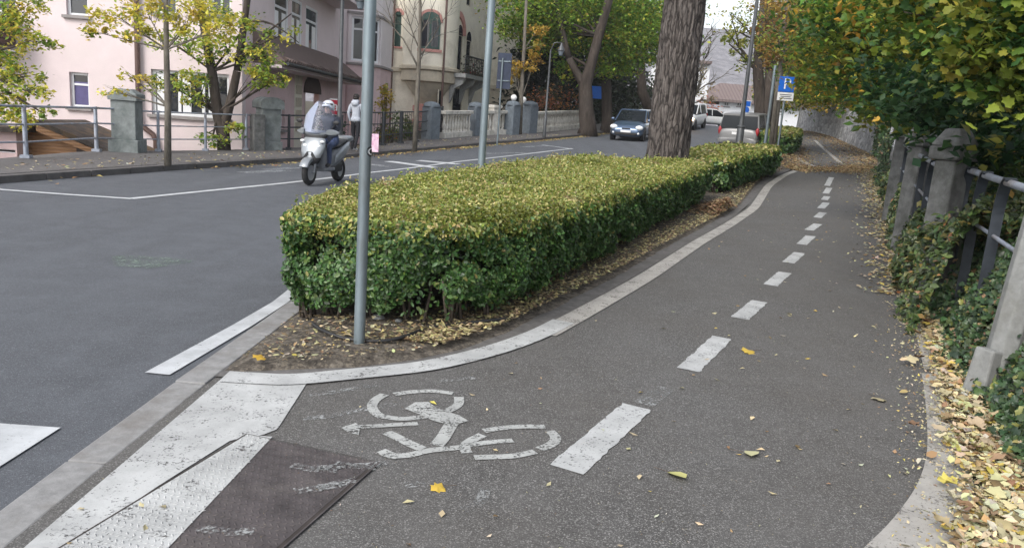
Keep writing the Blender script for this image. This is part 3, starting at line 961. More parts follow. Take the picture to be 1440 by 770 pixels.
# ------------------------------------------------------------------ steel cover
def build_plate():
    ca, cb, cc, cd = [Vector((p[0], p[1])) for p in (P(347, 615), P(531, 655), P(395, 775), P(95, 772))]
    cc = cc + (cc - cb) * .5; cd = cd + (cd - ca) * .5
    root = thing('drain_cover', 'rusty brown tread plate cover in the bike path, its left side painted white', 'drain cover', (cd.x, cd.y, .012))
    MB().add([(p.x, p.y, .016) for p in (ca, cb, cc, cd)], [(3, 2, 1, 0)]).build('plate', M['plate'], root)
    pl0, pl1 = P(383, 620), P(225, 790)
    line = lambda y: pl1.x + (pl0.x - pl1.x) * (y - pl1.y) / (pl0.y - pl1.y)
    a = Vector((line(ca.y - .01), ca.y - .012)); b = Vector((line(cd.y), cd.y))
    MB().add([(p[0], p[1], .0195) for p in ((ca.x + .004, ca.y - .004), (a.x, a.y), (b.x, b.y), (cd.x + .004, cd.y))], [(3, 2, 1, 0)]).build('painted_area', M['paint'], root)
    mbs = (MB(), MB())
    u = (cb - ca).normalized(); v = (cd - ca); Lv = v.length; v.normalize(); Lu = (cb - ca).length
    nu, nv = int(Lu / .03), int(Lv / .026)
    for j in range(nv):
        for i in range(nu):
            w0 = (j + .5) * .026
            p = ca + v * w0 + u * ((i + .5 + .5 * (j % 2)) * .03)
            if (p - ca).dot(u) > Lu - .01: continue
            m = mbs[0 if p.x < line(p.y) else 1]
            z = .0195 if p.x < line(p.y) else .016
            ang = math.atan2(u.y, u.x) + (.7 if j % 2 else -.7)
            d = Vector((math.cos(ang), math.sin(ang))); q = Vector((-d.y, d.x))
            ps = [p - d * .0125, p - q * .005, p + d * .0125, p + q * .005]
            m.add([(k.x, k.y, z + .0004) for k in ps] + [(p.x - d.x * .005, p.y - d.y * .005, z + .0045), (p.x + d.x * .005, p.y + d.y * .005, z + .0045)], [(0, 1, 5, 4), (1, 2, 5), (2, 3, 4, 5), (3, 0, 4)])
    mbs[0].build('tread', M['paint'], root); mbs[1].build('tread', M['plate'], root)
    for k in range(7):
        tr = MB()
        q0 = ca.lerp(cb, random.uniform(.3, .95)).lerp(cd.lerp(cc, random.uniform(.3, .9)), random.uniform(.05, .6))
        aa = random.uniform(-.3, .5); ribbon(tr, [(q0.x, q0.y), (q0.x + .1 * math.cos(aa), q0.y + .1 * math.sin(aa)), (q0.x + .2 * math.cos(aa + .2), q0.y + .2 * math.sin(aa + .2))], .05, .0215)
        tr.build('paint_trace', M['paint_faint'], root)
    fr = MB()
    for a, b, w in ((ca, cb, .004), (cb, cc, .022), (ca, cd, .007)):
        d = (b - a).normalized(); q = Vector((-d.y, d.x)) * w / 2
        fr.add([(p.x, p.y, .0205) for p in (a - q, a + q, b + q, b - q)], [(0, 1, 2, 3)])
    fr.build('frame', M['plate_gap'], root)
    fr = MB(); d = (cc - cb).normalized(); q = Vector((-d.y, d.x)) * .007
    for s in (-1.6, 1.6):
        fr.add([(p.x, p.y, .022) for p in (cb - q * .5 + q * s, cb + q * .5 + q * s, cc + q * .5 + q * s, cc - q * .5 + q * s)], [(0, 1, 2, 3)])
    fr.build('frame_edge', M['plate'], root)


build_plate()

# ------------------------------------------------------------------ hedges
def inside(poly, p):
    x, y = p[:, 0], p[:, 1]; r = np.zeros(len(p), bool)
    n = len(poly); j = n - 1
    for i in range(n):
        xi, yi = poly[i]; xj, yj = poly[j]
        c = ((yi > y) != (yj > y)) & (x < (xj - xi) * (y - yi) / (yj - yi + 1e-12) + xi)
        r ^= c; j = i
    return r


def edge_dist(poly, p):
    best = np.full(len(p), 1e9); nx = np.zeros((len(p), 2))
    n = len(poly)
    for i in range(n):
        a = np.array(poly[i]); b = np.array(poly[(i + 1) % n]); ab = b - a
        t = np.clip(((p - a) @ ab) / (ab @ ab + 1e-12), 0, 1)
        q = a + t[:, None] * ab; d = np.linalg.norm(p - q, axis=1)
        m = d < best; best[m] = d[m]
    return best


def lump(p, f, seed=0.):
    return np.sin(p[:, 0] * f * 1.3 + seed) * np.sin(p[:, 1] * f * 1.1 + 1.7 + seed) + .6 * np.sin(p[:, 0] * f * 2.9 + p[:, 1] * f * 2.3 + 3 * seed) * np.sin(p[:, 1] * f * 3.1 - seed)


def hedge(label, poly, height, dens, leaf, group, stems=True, zlow=.18):
    poly = [tuple(p) for p in smooth_poly(poly + [poly[0]], 1)][:-1]
    arr = np.array(poly); lo, hi = arr.min(0), arr.max(0)
    cen = arr.mean(0)
    area2 = sum(poly[i][0] * poly[(i + 1) % len(poly)][1] - poly[(i + 1) % len(poly)][0] * poly[i][1] for i in range(len(poly)))
    sgn = 1 if area2 > 0 else -1
    root = thing('hedge', label, 'hedge', (cen[0], cen[1], Hs(*cen)), group)
    fy = lambda y: np.clip(1.35 - (y - 5) / 14, .35, 1.3)           # finer leaves nearer the camera
    # top
    n = int(abs(area2) / 2 * dens * 1.2 * 2.2)
    p = rng.uniform(lo, hi, (int(n * (hi - lo).prod() / (abs(area2) / 2)), 2)); p = p[inside(poly, p)]
    p = p[rng.random(len(p)) < fy(p[:, 1]) / 1.3]
    d = edge_dist(poly, p)
    roll = np.clip(1 - d / .13, 0, 1) ** 2 * .11
    z = height - roll + .028 * lump(p, 2.6) + .02 * lump(p, 7., 2.) - np.abs(rng.normal(0, .035, len(p))) + (rng.random(len(p)) < .05) * rng.uniform(0, .09, len(p)) * (lump(p, 5., 3.) > -.2)
    tp = np.column_stack([p, z + H(p[:, 0], p[:, 1])])
    tn = rng.normal(size=(len(p), 3)) * .9; tn[:, 2] = np.abs(tn[:, 2]) * .5 + .35
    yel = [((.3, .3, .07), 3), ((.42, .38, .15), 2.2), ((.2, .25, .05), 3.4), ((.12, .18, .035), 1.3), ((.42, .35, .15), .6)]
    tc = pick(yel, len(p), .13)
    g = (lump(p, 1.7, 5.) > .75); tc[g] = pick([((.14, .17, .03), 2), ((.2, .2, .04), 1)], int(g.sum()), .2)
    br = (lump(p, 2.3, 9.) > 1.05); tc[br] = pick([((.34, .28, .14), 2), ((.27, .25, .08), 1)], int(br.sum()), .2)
    # sides
    P2, N2, Ln = [], [], []
    for i in range(len(poly)):
        a = np.array(poly[i]); b = np.array(poly[(i + 1) % len(poly)]); ab = b - a; l = np.linalg.norm(ab)
        nn = np.array([ab[1], -ab[0]]) / (l + 1e-9) * sgn
        ymid = (a[1] + b[1]) / 2
        m = int(l * height * dens * 1.9 * fy(ymid) / 1.3)
        t = rng.random(m)
        P2.append(a + t[:, None] * ab); N2.append(np.repeat(nn[None], m, 0))
    p = np.concatenate(P2); nn = np.concatenate(N2); m = len(p)
    h = rng.random(m) ** .8
    zz = zlow - .08 + (height - zlow + .05) * h
    per = p[:, 0] * 1.0 + p[:, 1] * 1.0
    gap = np.sin(per * 4.3) * .5 + np.sin(per * 9.7 + 1) * .35 + np.sin(per * 2.1 + 4) * .4
    keep = (zz > zlow + .16 * gap) | (rng.random(m) < .06)
    qn = np.array([mnoise.noise(Vector((a, b, c))) + .6 * mnoise.noise(Vector((a * 2.3, b * 2.3, c * 2.3 + 9))) for a, b, c in np.column_stack([p * 3.4, zz * 4.2])])
    depth = np.abs(rng.normal(0, .05, m)) + np.clip(.45 - zz, 0, 1) * .28 - .11 * qn - .01
    depth += np.clip((zz - (height - .1)) / .1, 0, 1) ** 2 * .06
    hole = (qn < -.42) & (zz < height * .86)
    keep &= ~(hole & (rng.random(m) < .85))
    p2 = p - nn * depth[:, None] + rng.normal(0, .012, (m, 2))
    sp = np.column_stack([p2, zz + H(p2[:, 0], p2[:, 1]) - .01])[keep]
    sn = (np.column_stack([nn, np.full(m, .55)]) + rng.normal(0, .55, (m, 3)))[keep]
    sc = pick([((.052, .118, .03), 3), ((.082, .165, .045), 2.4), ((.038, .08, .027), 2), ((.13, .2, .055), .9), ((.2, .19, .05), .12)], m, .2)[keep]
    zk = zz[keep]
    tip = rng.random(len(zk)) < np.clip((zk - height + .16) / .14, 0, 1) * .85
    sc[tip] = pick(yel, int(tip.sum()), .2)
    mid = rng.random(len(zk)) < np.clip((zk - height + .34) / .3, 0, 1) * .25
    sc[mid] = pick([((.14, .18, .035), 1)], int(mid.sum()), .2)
    allp = np.concatenate([tp, sp]); alln = np.concatenate([tn, sn]); allc = np.concatenate([tc, sc])
    sz = leaf * rng.uniform(.5, 1.35, len(allp)) / np.sqrt(fy(allp[:, 1]) / 1.3)
    sz[:len(tp)] *= .74
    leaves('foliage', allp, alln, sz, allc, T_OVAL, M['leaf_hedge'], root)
    # closed dark hull that stops see-through; its colour stands for shade inside
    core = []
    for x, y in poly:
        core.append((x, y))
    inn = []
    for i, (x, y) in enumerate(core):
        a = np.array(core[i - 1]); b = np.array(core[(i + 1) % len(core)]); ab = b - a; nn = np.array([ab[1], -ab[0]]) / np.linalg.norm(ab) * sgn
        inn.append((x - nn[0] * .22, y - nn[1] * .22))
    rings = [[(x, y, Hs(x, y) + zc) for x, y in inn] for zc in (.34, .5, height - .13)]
    MB().loft(rings).build('shade_core', M['core'], root)
    if stems:
        per = resample(inn + [inn[0]], .42)
        cnt = 0
        for q in sorted(per[:-1], key=lambda v: v.y):
            for _ in range(3 if q.y < 12 else 2):
                cnt += 1
                if cnt > 98: break
                b = Vector((q.x + random.uniform(-.09, .09), q.y + random.uniform(-.09, .09), 0)); b.z = Hs(b.x, b.y) + .03
                t = b + Vector((random.uniform(-.12, .12), random.uniform(-.12, .12), random.uniform(.35, .5)))
                MB().tube([b, wob(b.lerp(t, .5), .03, 5), t], [.013, .011, .008], 6).build('stem', M['twig'], root, smooth=True)
    return root


G_H = 'clipped hedges along the bike path'
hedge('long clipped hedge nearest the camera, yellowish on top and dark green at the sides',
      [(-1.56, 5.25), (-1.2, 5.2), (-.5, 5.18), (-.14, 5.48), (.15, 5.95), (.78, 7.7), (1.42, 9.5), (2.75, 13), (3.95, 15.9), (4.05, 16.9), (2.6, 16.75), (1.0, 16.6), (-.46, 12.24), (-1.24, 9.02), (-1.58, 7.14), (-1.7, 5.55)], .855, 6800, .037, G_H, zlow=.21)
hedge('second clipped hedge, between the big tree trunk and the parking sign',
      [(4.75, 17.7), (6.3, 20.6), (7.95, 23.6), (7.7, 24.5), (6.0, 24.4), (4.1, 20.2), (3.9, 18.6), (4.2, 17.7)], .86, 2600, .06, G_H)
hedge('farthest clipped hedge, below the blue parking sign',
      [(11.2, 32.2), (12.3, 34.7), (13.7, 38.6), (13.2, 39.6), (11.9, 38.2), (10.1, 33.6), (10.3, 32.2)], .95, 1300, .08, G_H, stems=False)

# twigs fallen about, hose and stones in the bed
mb = MB()
hp = [P(*p, .07) for p in ((440, 458), (455, 470), (490, 478), (540, 482), (575, 476), (597, 465), (640, 458), (690, 455), (715, 450))]
hp = [Vector((p.x, p.y, Hs(p.x, p.y) + .085 + .01 * math.sin(i * 2))) for i, p in enumerate(hp)]
sm = []
for i in range(len(hp) - 1):
    for k in range(6):
        t = k / 6; p0, p1, p2, p3 = hp[max(i - 1, 0)], hp[i], hp[i + 1], hp[min(i + 2, len(hp) - 1)]
        sm.append(.5 * ((2 * p1) + (p2 - p0) * t + (2 * p0 - 5 * p1 + 4 * p2 - p3) * t * t + (3 * p1 - p0 - 3 * p2 + p3) * t ** 3))
mb.tube(sm, .013, 8)
tag(mb.build('irrigation_hose', M['hose'], smooth=True), 'black irrigation hose lying on the soil under the near hedge', 'hose')
for k, (px, py, s, lab) in enumerate(((532, 447, .05, 'pale stone on the soil just right of the front pole'), (560, 452, .035, 'small grey stone on the soil under the hedge edge'))):
    p = P(px, py, .06); mb = MB().ball(p, (s, s * .8, s * .6), 10, 7)
    mb.v = [tuple(wob(v, s * .35, 14)) for v in mb.v]
    tag(mb.build('stone', M['stone'], smooth=True), lab, 'stone', 'stones in the planting bed')

# ------------------------------------------------------------------ poles
def pole(label, base, top, r, sticker=None, lean=(0, 0)):
    root = thing('metal_pole', label, 'pole', base, 'galvanised poles in the hedge bed')
    b = Vector(base); t = Vector((b.x + lean[0], b.y + lean[1], top))
    MB().tube([b - Vector((0, 0, .1)), b.lerp(t, .5), t], r, 24).build('shaft', M['galv'], root, smooth=40)
    MB().lathe(t, [(r * 1.08, -.01), (r * 1.08, .01), (r * .5, .02), (0.0001, .022)], 20).build('cap', M['darkmetal'], root, smooth=True)
    if sticker:
        z = sticker
        c = b.lerp(t, (z - b.z) / (t.z - b.z))
        a0 = math.atan2(-b.y, -b.x)
        for nm, m, rr, ee in (('sticker', 'black', .032, .0015), ('sticker_ring', 'white_sign', .021, .0025), ('sticker_centre', 'black', .0145, .0035)):
            vs = []
            for j in range(20):
                th = 2 * math.pi * j / 20
                aa = a0 + 1.05 + rr * math.cos(th) / r
                vs.append((c.x + (r + ee) * math.cos(aa), c.y + (r + ee) * math.sin(aa), z + rr * math.sin(th)))
            MB().add([(c.x + (r + ee) * math.cos(a0 + 1.05), c.y + (r + ee) * math.sin(a0 + 1.05), z)] + vs, [(0, 1 + j, 1 + (j + 1) % 20) for j in range(20)]).build(nm, M[m], root)
    return root


p = P(505, 486, .05)
pole('nearest grey metal pole standing in the bare soil in front of the hedge', (p.x, p.y, .04), 3.4, .036, 1.3)
p = A(677, 232, 11.0)
pole('grey metal pole rising out of the middle of the near hedge', (p.x, 11.0, Hs(p.x, 11.0)), 4.2, .052)

# ------------------------------------------------------------------ big trunk
def big_trunk():
    b = Vector((3.28, 17.5, Hs(3.28, 17.5)))
    root = thing('old_tree', 'thick old trunk with deeply furrowed bark rising behind the near hedge', 'tree', b)
    mb = MB(); seg, rows = 120, 90
    top = 7.0; vs, fs = [], []
    for i in range(rows + 1):
        z = top * i / rows
        for k in range(seg):
            a = 2 * math.pi * k / seg
            r = .455 + .10 * math.exp(-z / .5) + .03 * math.sin(a * 3 + z * .5) * math.exp(-z / 3) - .006 * z
            q = Vector((math.cos(a) * 4.2, math.sin(a) * 4.2, z * .8 + .5 * mnoise.noise(Vector((a * 2, z * 1.2, 7)))))
            ridge = 1 - abs(mnoise.noise(q * 1.25 + Vector((0, 0, 3)))) * 2.2
            r += .06 * (ridge - .5) + .018 * mnoise.noise(Vector((math.cos(a) * 9, math.sin(a) * 9, z * 2.4)))
            vs.append((b.x + r * math.cos(a) + .004 * z, b.y + r * math.sin(a), b.z - .15 + z))
    for i in range(rows):
        for k in range(seg):
            fs.append((i * seg + k, i * seg + (k + 1) % seg, (i + 1) * seg + (k + 1) % seg, (i + 1) * seg + k))
    mb.add(vs, fs)
    for a, l in ((.3, 2.6), (2.2, 3.0), (4.2, 2.8)):
        limb(mb, (b.x, b.y, b.z + 6.4), (b.x + math.cos(a) * l, b.y + math.sin(a) * l, b.z + 9.5), .28, .08)
    mb.build('trunk', M['bark'], root, smooth=True)
    cl = [((b.x + math.cos(a) * 2.6, b.y + math.sin(a) * 2.6, b.z + 9.6), 1.5, 1200) for a in (.3, 2.2, 4.2)]
    crown(root, cl, .16, [((.13, .16, .03), 2), ((.3, .25, .04), 1)])


big_trunk()

# ------------------------------------------------------------------ left side: fences, pillars, balustrades
def post_at(px, py, dz=.13):
    return P(px, py, dz)


G_P = 'stone pillars of the street fence'


def gate_pillar(label, px, py, w, h, m, style, rz=.3):
    b = P(px, py, .13)
    root = thing('stone_pillar', label, 'pillar', b, G_P)
    c = Vector(b)
    def bx(mb, z0, z1, s, taper=1.): mb.box((c.x, c.y, c.z + (z0 + z1) / 2), (s, s, z1 - z0), rz, taper=taper)
    if style == 'square':
        mb = MB(); bx(mb, -.3, .3, w * 1.22); mb.build('base', M[m], root, bevel=.015)
        mb = MB(); bx(mb, .3, h - .28, w); mb.build('shaft', M[m], root, bevel=.012)
        mb = MB(); bx(mb, h - .28, h - .12, w * 1.17); bx(mb, h - .12, h, w * 1.17, .45); mb.build('cap', M[m], root, bevel=.012)
    elif style == 'round':
        mb = MB(); bx(mb, -.3, .25, w * 1.15); mb.build('base', M[m], root, bevel=.015)
        mb = MB(); bx(mb, .25, h - .3, w); mb.build('shaft', M[m], root, bevel=.012)
        u = Vector((math.cos(rz), math.sin(rz), 0)); v = Vector((-u.y, u.x, 0)); hw = w * .62
        prof = [(-hw, 0), (hw, 0), (hw, .14)] + [(hw * math.cos(t), .14 + .17 * math.sin(t)) for t in np.linspace(.2, 2.94, 9)] + [(-hw, .14)]
        MB().prism(prof, c + Vector((0, 0, h - .3)) - v * hw, u, (0, 0, 1), v, 2 * hw).build('cap', M[m], root, bevel=.015)
    else:
        mb = MB(); bx(mb, -.3, h - .12, w); mb.build('shaft', M[m], root, bevel=.03)
        mb = MB(); mb.lathe((c.x, c.y, c.z + h - .12), [(w * .62, 0), (w * .62, .08), (w * .5, .16), (w * .2, .21), (.001, .22)], 16); mb.build('cap', M[m], root, smooth=40)
        if style == 'globe':
            MB().ball((c.x, c.y, c.z + h + .24), .15, 16, 10).build('lamp_globe', M['globe'], root, smooth=True)
    return root


gate_pillar('broad weathered stone pillar with a square cap beside the brown downpipe', 180, 213, .56, 1.5, 'granite', 'square', .15)
gate_pillar('stone pillar with a rounded cap, seen just left of the scooter', 377, 210, .55, 1.5, 'granite', 'round', .7)
b = P(362, 211, .13)
tag(MB().box((b.x, b.y, b.z + .45), (.34, .34, 1.15), .7).build('stone_block', M['concrete'], bevel=.02), 'low pale stone block leaning against the round capped pillar', 'stone block')
gate_pillar('bluish stone gate pillar right of the bare sapling', 605, 195, .55, 1.4, 'granite_blue', 'cap', .9)
gate_pillar('bluish stone pillar behind the pole that rises from the hedge', 667, 190, .55, 1.4, 'granite_blue', 'cap', .9)
gate_pillar('stone gate pillar with a white globe lamp, left of the yellow sapling', 719, 189, .55, 1.5, 'granite_blue', 'globe', .9)
gate_pillar('pale gate pillar with a white globe lamp, partly behind the yellow sapling', 733, 186, .5, 1.4, 'baluster', 'globe', .9)
gate_pillar('plain round topped stone pillar at the start of the cream balustrade', 743, 187, .62, 1.5, 'granite_blue', 'cap', .9)


def rail_fence(label, pts, h, posts, r_post, r_rail, m, name='railing', bars=False, rails=(1., .66, .33)):
    pts = [Vector(p) for p in pts]
    root = thing(name, label, 'fence', pts[0])
    for q in rails:
        mb = MB(); mb.tube([p + Vector((0, 0, h * q - .03)) for p in pts], r_rail if q < .99 else r_rail * 1.25, 8)
        mb.build('rail', M[m], root, smooth=40)
    d = (pts[-1] - pts[0]).normalized()
    for p in posts:
        p = Vector(p); mb = MB()
        mb.tube([p - Vector((0, 0, .1)), p + Vector((0, 0, h * .9)), p + Vector((0, 0, h)) + d * .02], [r_post * 1.15, r_post, r_post * .95], 10)
        mb.box((p.x, p.y, p.z + .03), (r_post * 4.2, r_post * 4.2, .06), .2)
        mb.build('post', M[m], root, smooth=40)
    if bars:
        mb = MB()
        for a, b in zip(pts, pts[1:]):
            n = int((b - a).length / .14)
            for k in range(n):
                p = a.lerp(b, k / n); mb.tube([p + Vector((0, 0, .1)), p + Vector((0, 0, h * .98))], .009, 5)
        mb.build('bars', M[m], root)
    return root


a0 = P(-60, 226, .13); a1 = P(37, 222, .13); a2 = P(136, 213, .13); a3 = P(176, 213, .13)
rail_fence('grey pipe railing with thick posts at the sidewalk edge left of the broad pillar', [a0, a1, a2, a3], 1.04, [a1, a2], .042, .019, 'rail')
f = [P(x, y, .13) for x, y in ((188, 213), (223, 213), (289, 212), (346, 211), (362, 210))]
rail_fence('grey pipe railing below the pink wall, between the two stone pillars', f, 1.02, f[1:4], .036, .016, 'rail')
f = [P(x, y, .13) for x, y in ((388, 210), (406, 210), (440, 209), (480, 207))]
rail_fence('dark metal railing behind the scooter', f, 1.04, f[1:], .04, .02, 'darkmetal')
f = [P(x, y, .13) for x, y in ((480, 207), (538, 204), (563, 201), (585, 199), (600, 196))]
rail_fence('dark barred fence with shrubs growing through it, left of the bluish gate pillar', f, 1.15, f[1:4], .06, .02, 'darkmetal', 'barred_fence', True)
f = [P(x, y, .13) for x, y in ((609, 195), (620, 193))]
rail_fence('narrow dark iron gate right of the bluish gate pillar', f, 1.3, [f[0], f[1]], .05, .02, 'darkmetal', 'iron_gate', True)


def balustrade(label, a, b, h, m, solid=False):
    a, b = Vector(a), Vector(b)
    root = thing('balustrade', label, 'balustrade', a)
    d = (b - a); Ln = d.length; d.normalize(); rz = math.atan2(d.y, d.x)
    for nm, z0, z1, w in (('plinth', -.3, .22, .3), ('coping', h - .14, h, .3)):
        mb = MB()
        q = Vector((-d.y, d.x, 0)) * w / 2
        mb.add([p + s + Vector((0, 0, z)) for z in (z0, z1) for p, s in ((a, -q), (b, -q), (b, q), (a, q))], [(3, 2, 1, 0), (4, 5, 6, 7), (0, 1, 5, 4), (1, 2, 6, 5), (2, 3, 7, 6), (3, 0, 4, 7)])
        mb.build(nm, M[m], root, bevel=.012)
    n = max(2, int(Ln / .26))
    for k in range(n):
        p = a.lerp(b, (k + .5) / n)
        mb = MB().lathe((p.x, p.y, p.z + .22), [(.07, 0), (.07, .05), (.045, .09), (.085, .24), (.075, .34), (.042, .5), (.042, h - .48), (.075, h - .42), (.075, h - .36)], 10)
        mb.build('baluster', M[m], root, smooth=40)
    return root


balustrade('white stone balustrade in front of the balcony, between two bluish pillars', P(621, 194, .13), P(660, 191, .13), 1.12, 'baluster')
balustrade('short white balustrade behind the traffic sign pole', P(676, 190, .13), P(712, 188.5, .13), 1.12, 'baluster')
balustrade('long cream balustrade running to the two big street trees', P(748, 186.5, .13), P(815, 180, .13), 1.05, 'baluster')
mb = MB(); b = P(692, 189, .13)
root = thing('gate_pier', 'squat pale stone pier in the short balustrade by the sign pole', 'pier', b)
MB().box((b.x, b.y, b.z + .5), (.5, .5, 1.5), .9).build('shaft', M['baluster'], root, bevel=.02)
MB().box((b.x, b.y, b.z + 1.3), (.6, .6, .14), .9).build('cap', M['baluster'], root, bevel=.02)


# ------------------------------------------------------------------ houses
class Wall:
    """an upright wall from p0 to p1 (plan), outside on its right-hand side when walking p0 -> p1"""

    def __init__(self, p0, p1):
        self.p0 = Vector((p0[0], p0[1], 0)); d = Vector((p1[0] - p0[0], p1[1] - p0[1], 0))
        self.L = d.length; self.u = d / self.L; self.n = Vector((self.u.y, -self.u.x, 0))

    def hit(self, px, py):
        d = Vector(ray(px, py)); c = Vector((0, 0, HC))
        t = (self.p0 - c).dot(self.n) / d.dot(self.n)
        q = c + d * t
        return (q - self.p0).dot(self.u), q.z

    def pt(self, u, z, out=0.):
        p = self.p0 + self.u * u + self.n * out; p.z = z
        return p

    def rect(self, *px):
        a = [self.hit(*p) for p in px]
        return min(p[0] for p in a), max(p[0] for p in a), min(p[1] for p in a), max(p[1] for p in a)

    def wall(self, mb, z0, z1, holes=(), depth=.16, thick=.3, u0=0., u1=None):
        u1 = self.L if u1 is None else u1
        us = sorted({u0, u1} | {min(max(h[k], u0), u1) for h in holes for k in (0, 1)})
        zs = sorted({z0, z1} | {min(max(h[k], z0), z1) for h in holes for k in (2, 3)})
        for i in range(len(us) - 1):
            for j in range(len(zs) - 1):
                um, zm = (us[i] + us[i + 1]) / 2, (zs[j] + zs[j + 1]) / 2
                if any(h[0] < um < h[1] and h[2] < zm < h[3] for h in holes): continue
                mb.add([self.pt(us[i], zs[j]), self.pt(us[i + 1], zs[j]), self.pt(us[i + 1], zs[j + 1]), self.pt(us[i], zs[j + 1])], [(0, 1, 2, 3)])
        for a, b, c, d in holes:
            o = [self.pt(a, c), self.pt(b, c), self.pt(b, d), self.pt(a, d)]
            q = [self.pt(a, c, -depth), self.pt(b, c, -depth), self.pt(b, d, -depth), self.pt(a, d, -depth)]
            mb.add(o + q, [(k, (k + 1) % 4, 4 + (k + 1) % 4, 4 + k) for k in range(4)])
        e = [self.pt(u0, z0, -thick), self.pt(u1, z0, -thick), self.pt(u1, z1, -thick), self.pt(u0, z1, -thick)]
        f = [self.pt(u0, z0), self.pt(u1, z0), self.pt(u1, z1), self.pt(u0, z1)]
        mb.add(f + e, [(k, 4 + k, 4 + (k + 1) % 4, (k + 1) % 4) for k in range(4)])

    def block(self, mb, a, b, c, d, o0, o1):
        v = [self.pt(u, z, o) for o in (o0, o1) for u, z in ((a, c), (b, c), (b, d), (a, d))]
        mb.add(v, [(3, 2, 1, 0), (4, 5, 6, 7), (0, 1, 5, 4), (1, 2, 6, 5), (2, 3, 7, 6), (3, 0, 4, 7)])

    def window(self, parent, r, depth=.16, frame=.06, mull=1, trans=.0, fm='white', sill='sill', surround=None, glass='glass', lintel=None):
        a, b, c, d = r
        mb = MB(); o0, o1 = -depth, -depth + .06
        self.block(mb, a, a + frame, c, d, o0, o1); self.block(mb, b - frame, b, c, d, o0, o1)
        self.block(mb, a + frame, b - frame, c, c + frame, o0, o1); self.block(mb, a + frame, b - frame, d - frame, d, o0, o1)
        w = b - a - 2 * frame
        for k in range(1, mull):
            x = a + frame + w * k / mull
            self.block(mb, x - frame * .5, x + frame * .5, c + frame, d - frame, o0, o1 - .004)
        if trans:
            z = c + (d - c) * trans
            self.block(mb, a + frame, b - frame, z - frame * .4, z + frame * .4, o0, o1 - .008)
        f = mb.build('window', M[fm], parent)
        g = MB(); self.block(g, a + .01, b - .01, c + .01, d - .01, -depth - .03, -depth + .02); g.build('pane', M[glass], f)
        if sill:
            s = MB(); self.block(s, a - .1, b + .1, c - .09, c, -depth, .1); s.build('sill', M[sill], f)
        if surround:
            s = MB(); t = .09
            self.block(s, a - t, a, c, d + t, 0.002, .03); self.block(s, b, b + t, c, d + t, 0.002, .03); self.block(s, a, b, d, d + t, 0.002, .03)
            s.build('surround', M[surround], f)
        return f


# the long pink house ------------------------------------------------
pk = thing('pink_house', 'long pale pink house with a tiled porch roof behind the sidewalk railing', 'house', (-12, 23.6, -1))
WA = Wall((-22, 23.5), (-8.45, 23.5))          # faces the camera
WB = Wall((-8.45, 23.8), (-8.45, 37.2))        # faces the street
w1 = WA.rect((97, 101), (126, 152)); w2 = WA.rect((92, -20), (124, 23)); w3 = WA.rect((212, 97), (322, 168)); w4 = WA.rect((218, -22), (248, 20)); w5 = WA.rect((296, -20), (324, 22))
w0 = WA.rect((-40, -10), (22, 18))
mb = MB(); WA.wall(mb, -2.6, 9.5, [w1, w2, w3, w4, w5, w0]); mb.build('front_wall', M['pink'], pk)
WA.window(pk, w1, trans=.66, mull=1, frame=.075)
WA.window(pk, w2, mull=1, frame=.07)
f = WA.window(pk, w3, mull=3, frame=.09)
g = MB(); q = (w3[1] - w3[0]) / 6
for k in range(3):
    WA.block(g, w3[0] + q * (2 * k) + .12, w3[0] + q * (2 * k) + q * .95, w3[2] + .1, w3[3] - .1, -.135, -.12)
g.build('curtain', M['white'], f)
g = MB(); WA.block(g, w1[0] + .08, w1[1] - .08, w1[2] + .08, w1[2] + .75, -.139, -.13); g.build('curtain', mat('violet curtain', (.1, .09, .2), .8), [c for c in pk.children if c.name.startswith('window')][0])
WA.window(pk, w4, mull=2); WA.window(pk, w5, mull=2)
WA.window(pk, w0, mull=2, fm='white', glass='glass')
# brown balcony at the picture's left edge
ba = WA.rect((-60, 25), (24, 66)); mb = MB(); WA.block(mb, ba[0], ba[1], ba[2], ba[3], .05, 1.1); mb.build('balcony', M['brownwood'], pk)
bs = WA.rect((-60, 66), (26, 74)); mb = MB(); WA.block(mb, bs[0], bs[1] + .1, bs[2], bs[3], .0, 1.25); mb.build('balcony_floor', M['white'], pk)
bt = WA.rect((-60, 20), (26, 25)); mb = MB(); WA.block(mb, bt[0], bt[1] + .05, ba[3] + .003, ba[3] + .12, .03, 1.15); mb.build('balcony_rail', M['white'], pk)
# downpipe
u, zt = WA.hit(194, 0); _, zb = WA.hit(194, 178)
mb = MB(); mb.tube([WA.pt(u, 9.4, .12), WA.pt(u, zb + .3, .12), WA.pt(u + .06, zb + .05, .12), WA.pt(u + .42, zb - .2, .12), WA.pt(u + .5, zb - .4, .12), WA.pt(u + .5, -2.5, .12)], .075, 12); mb.build('downpipe', M['pipe'], pk, smooth=40)
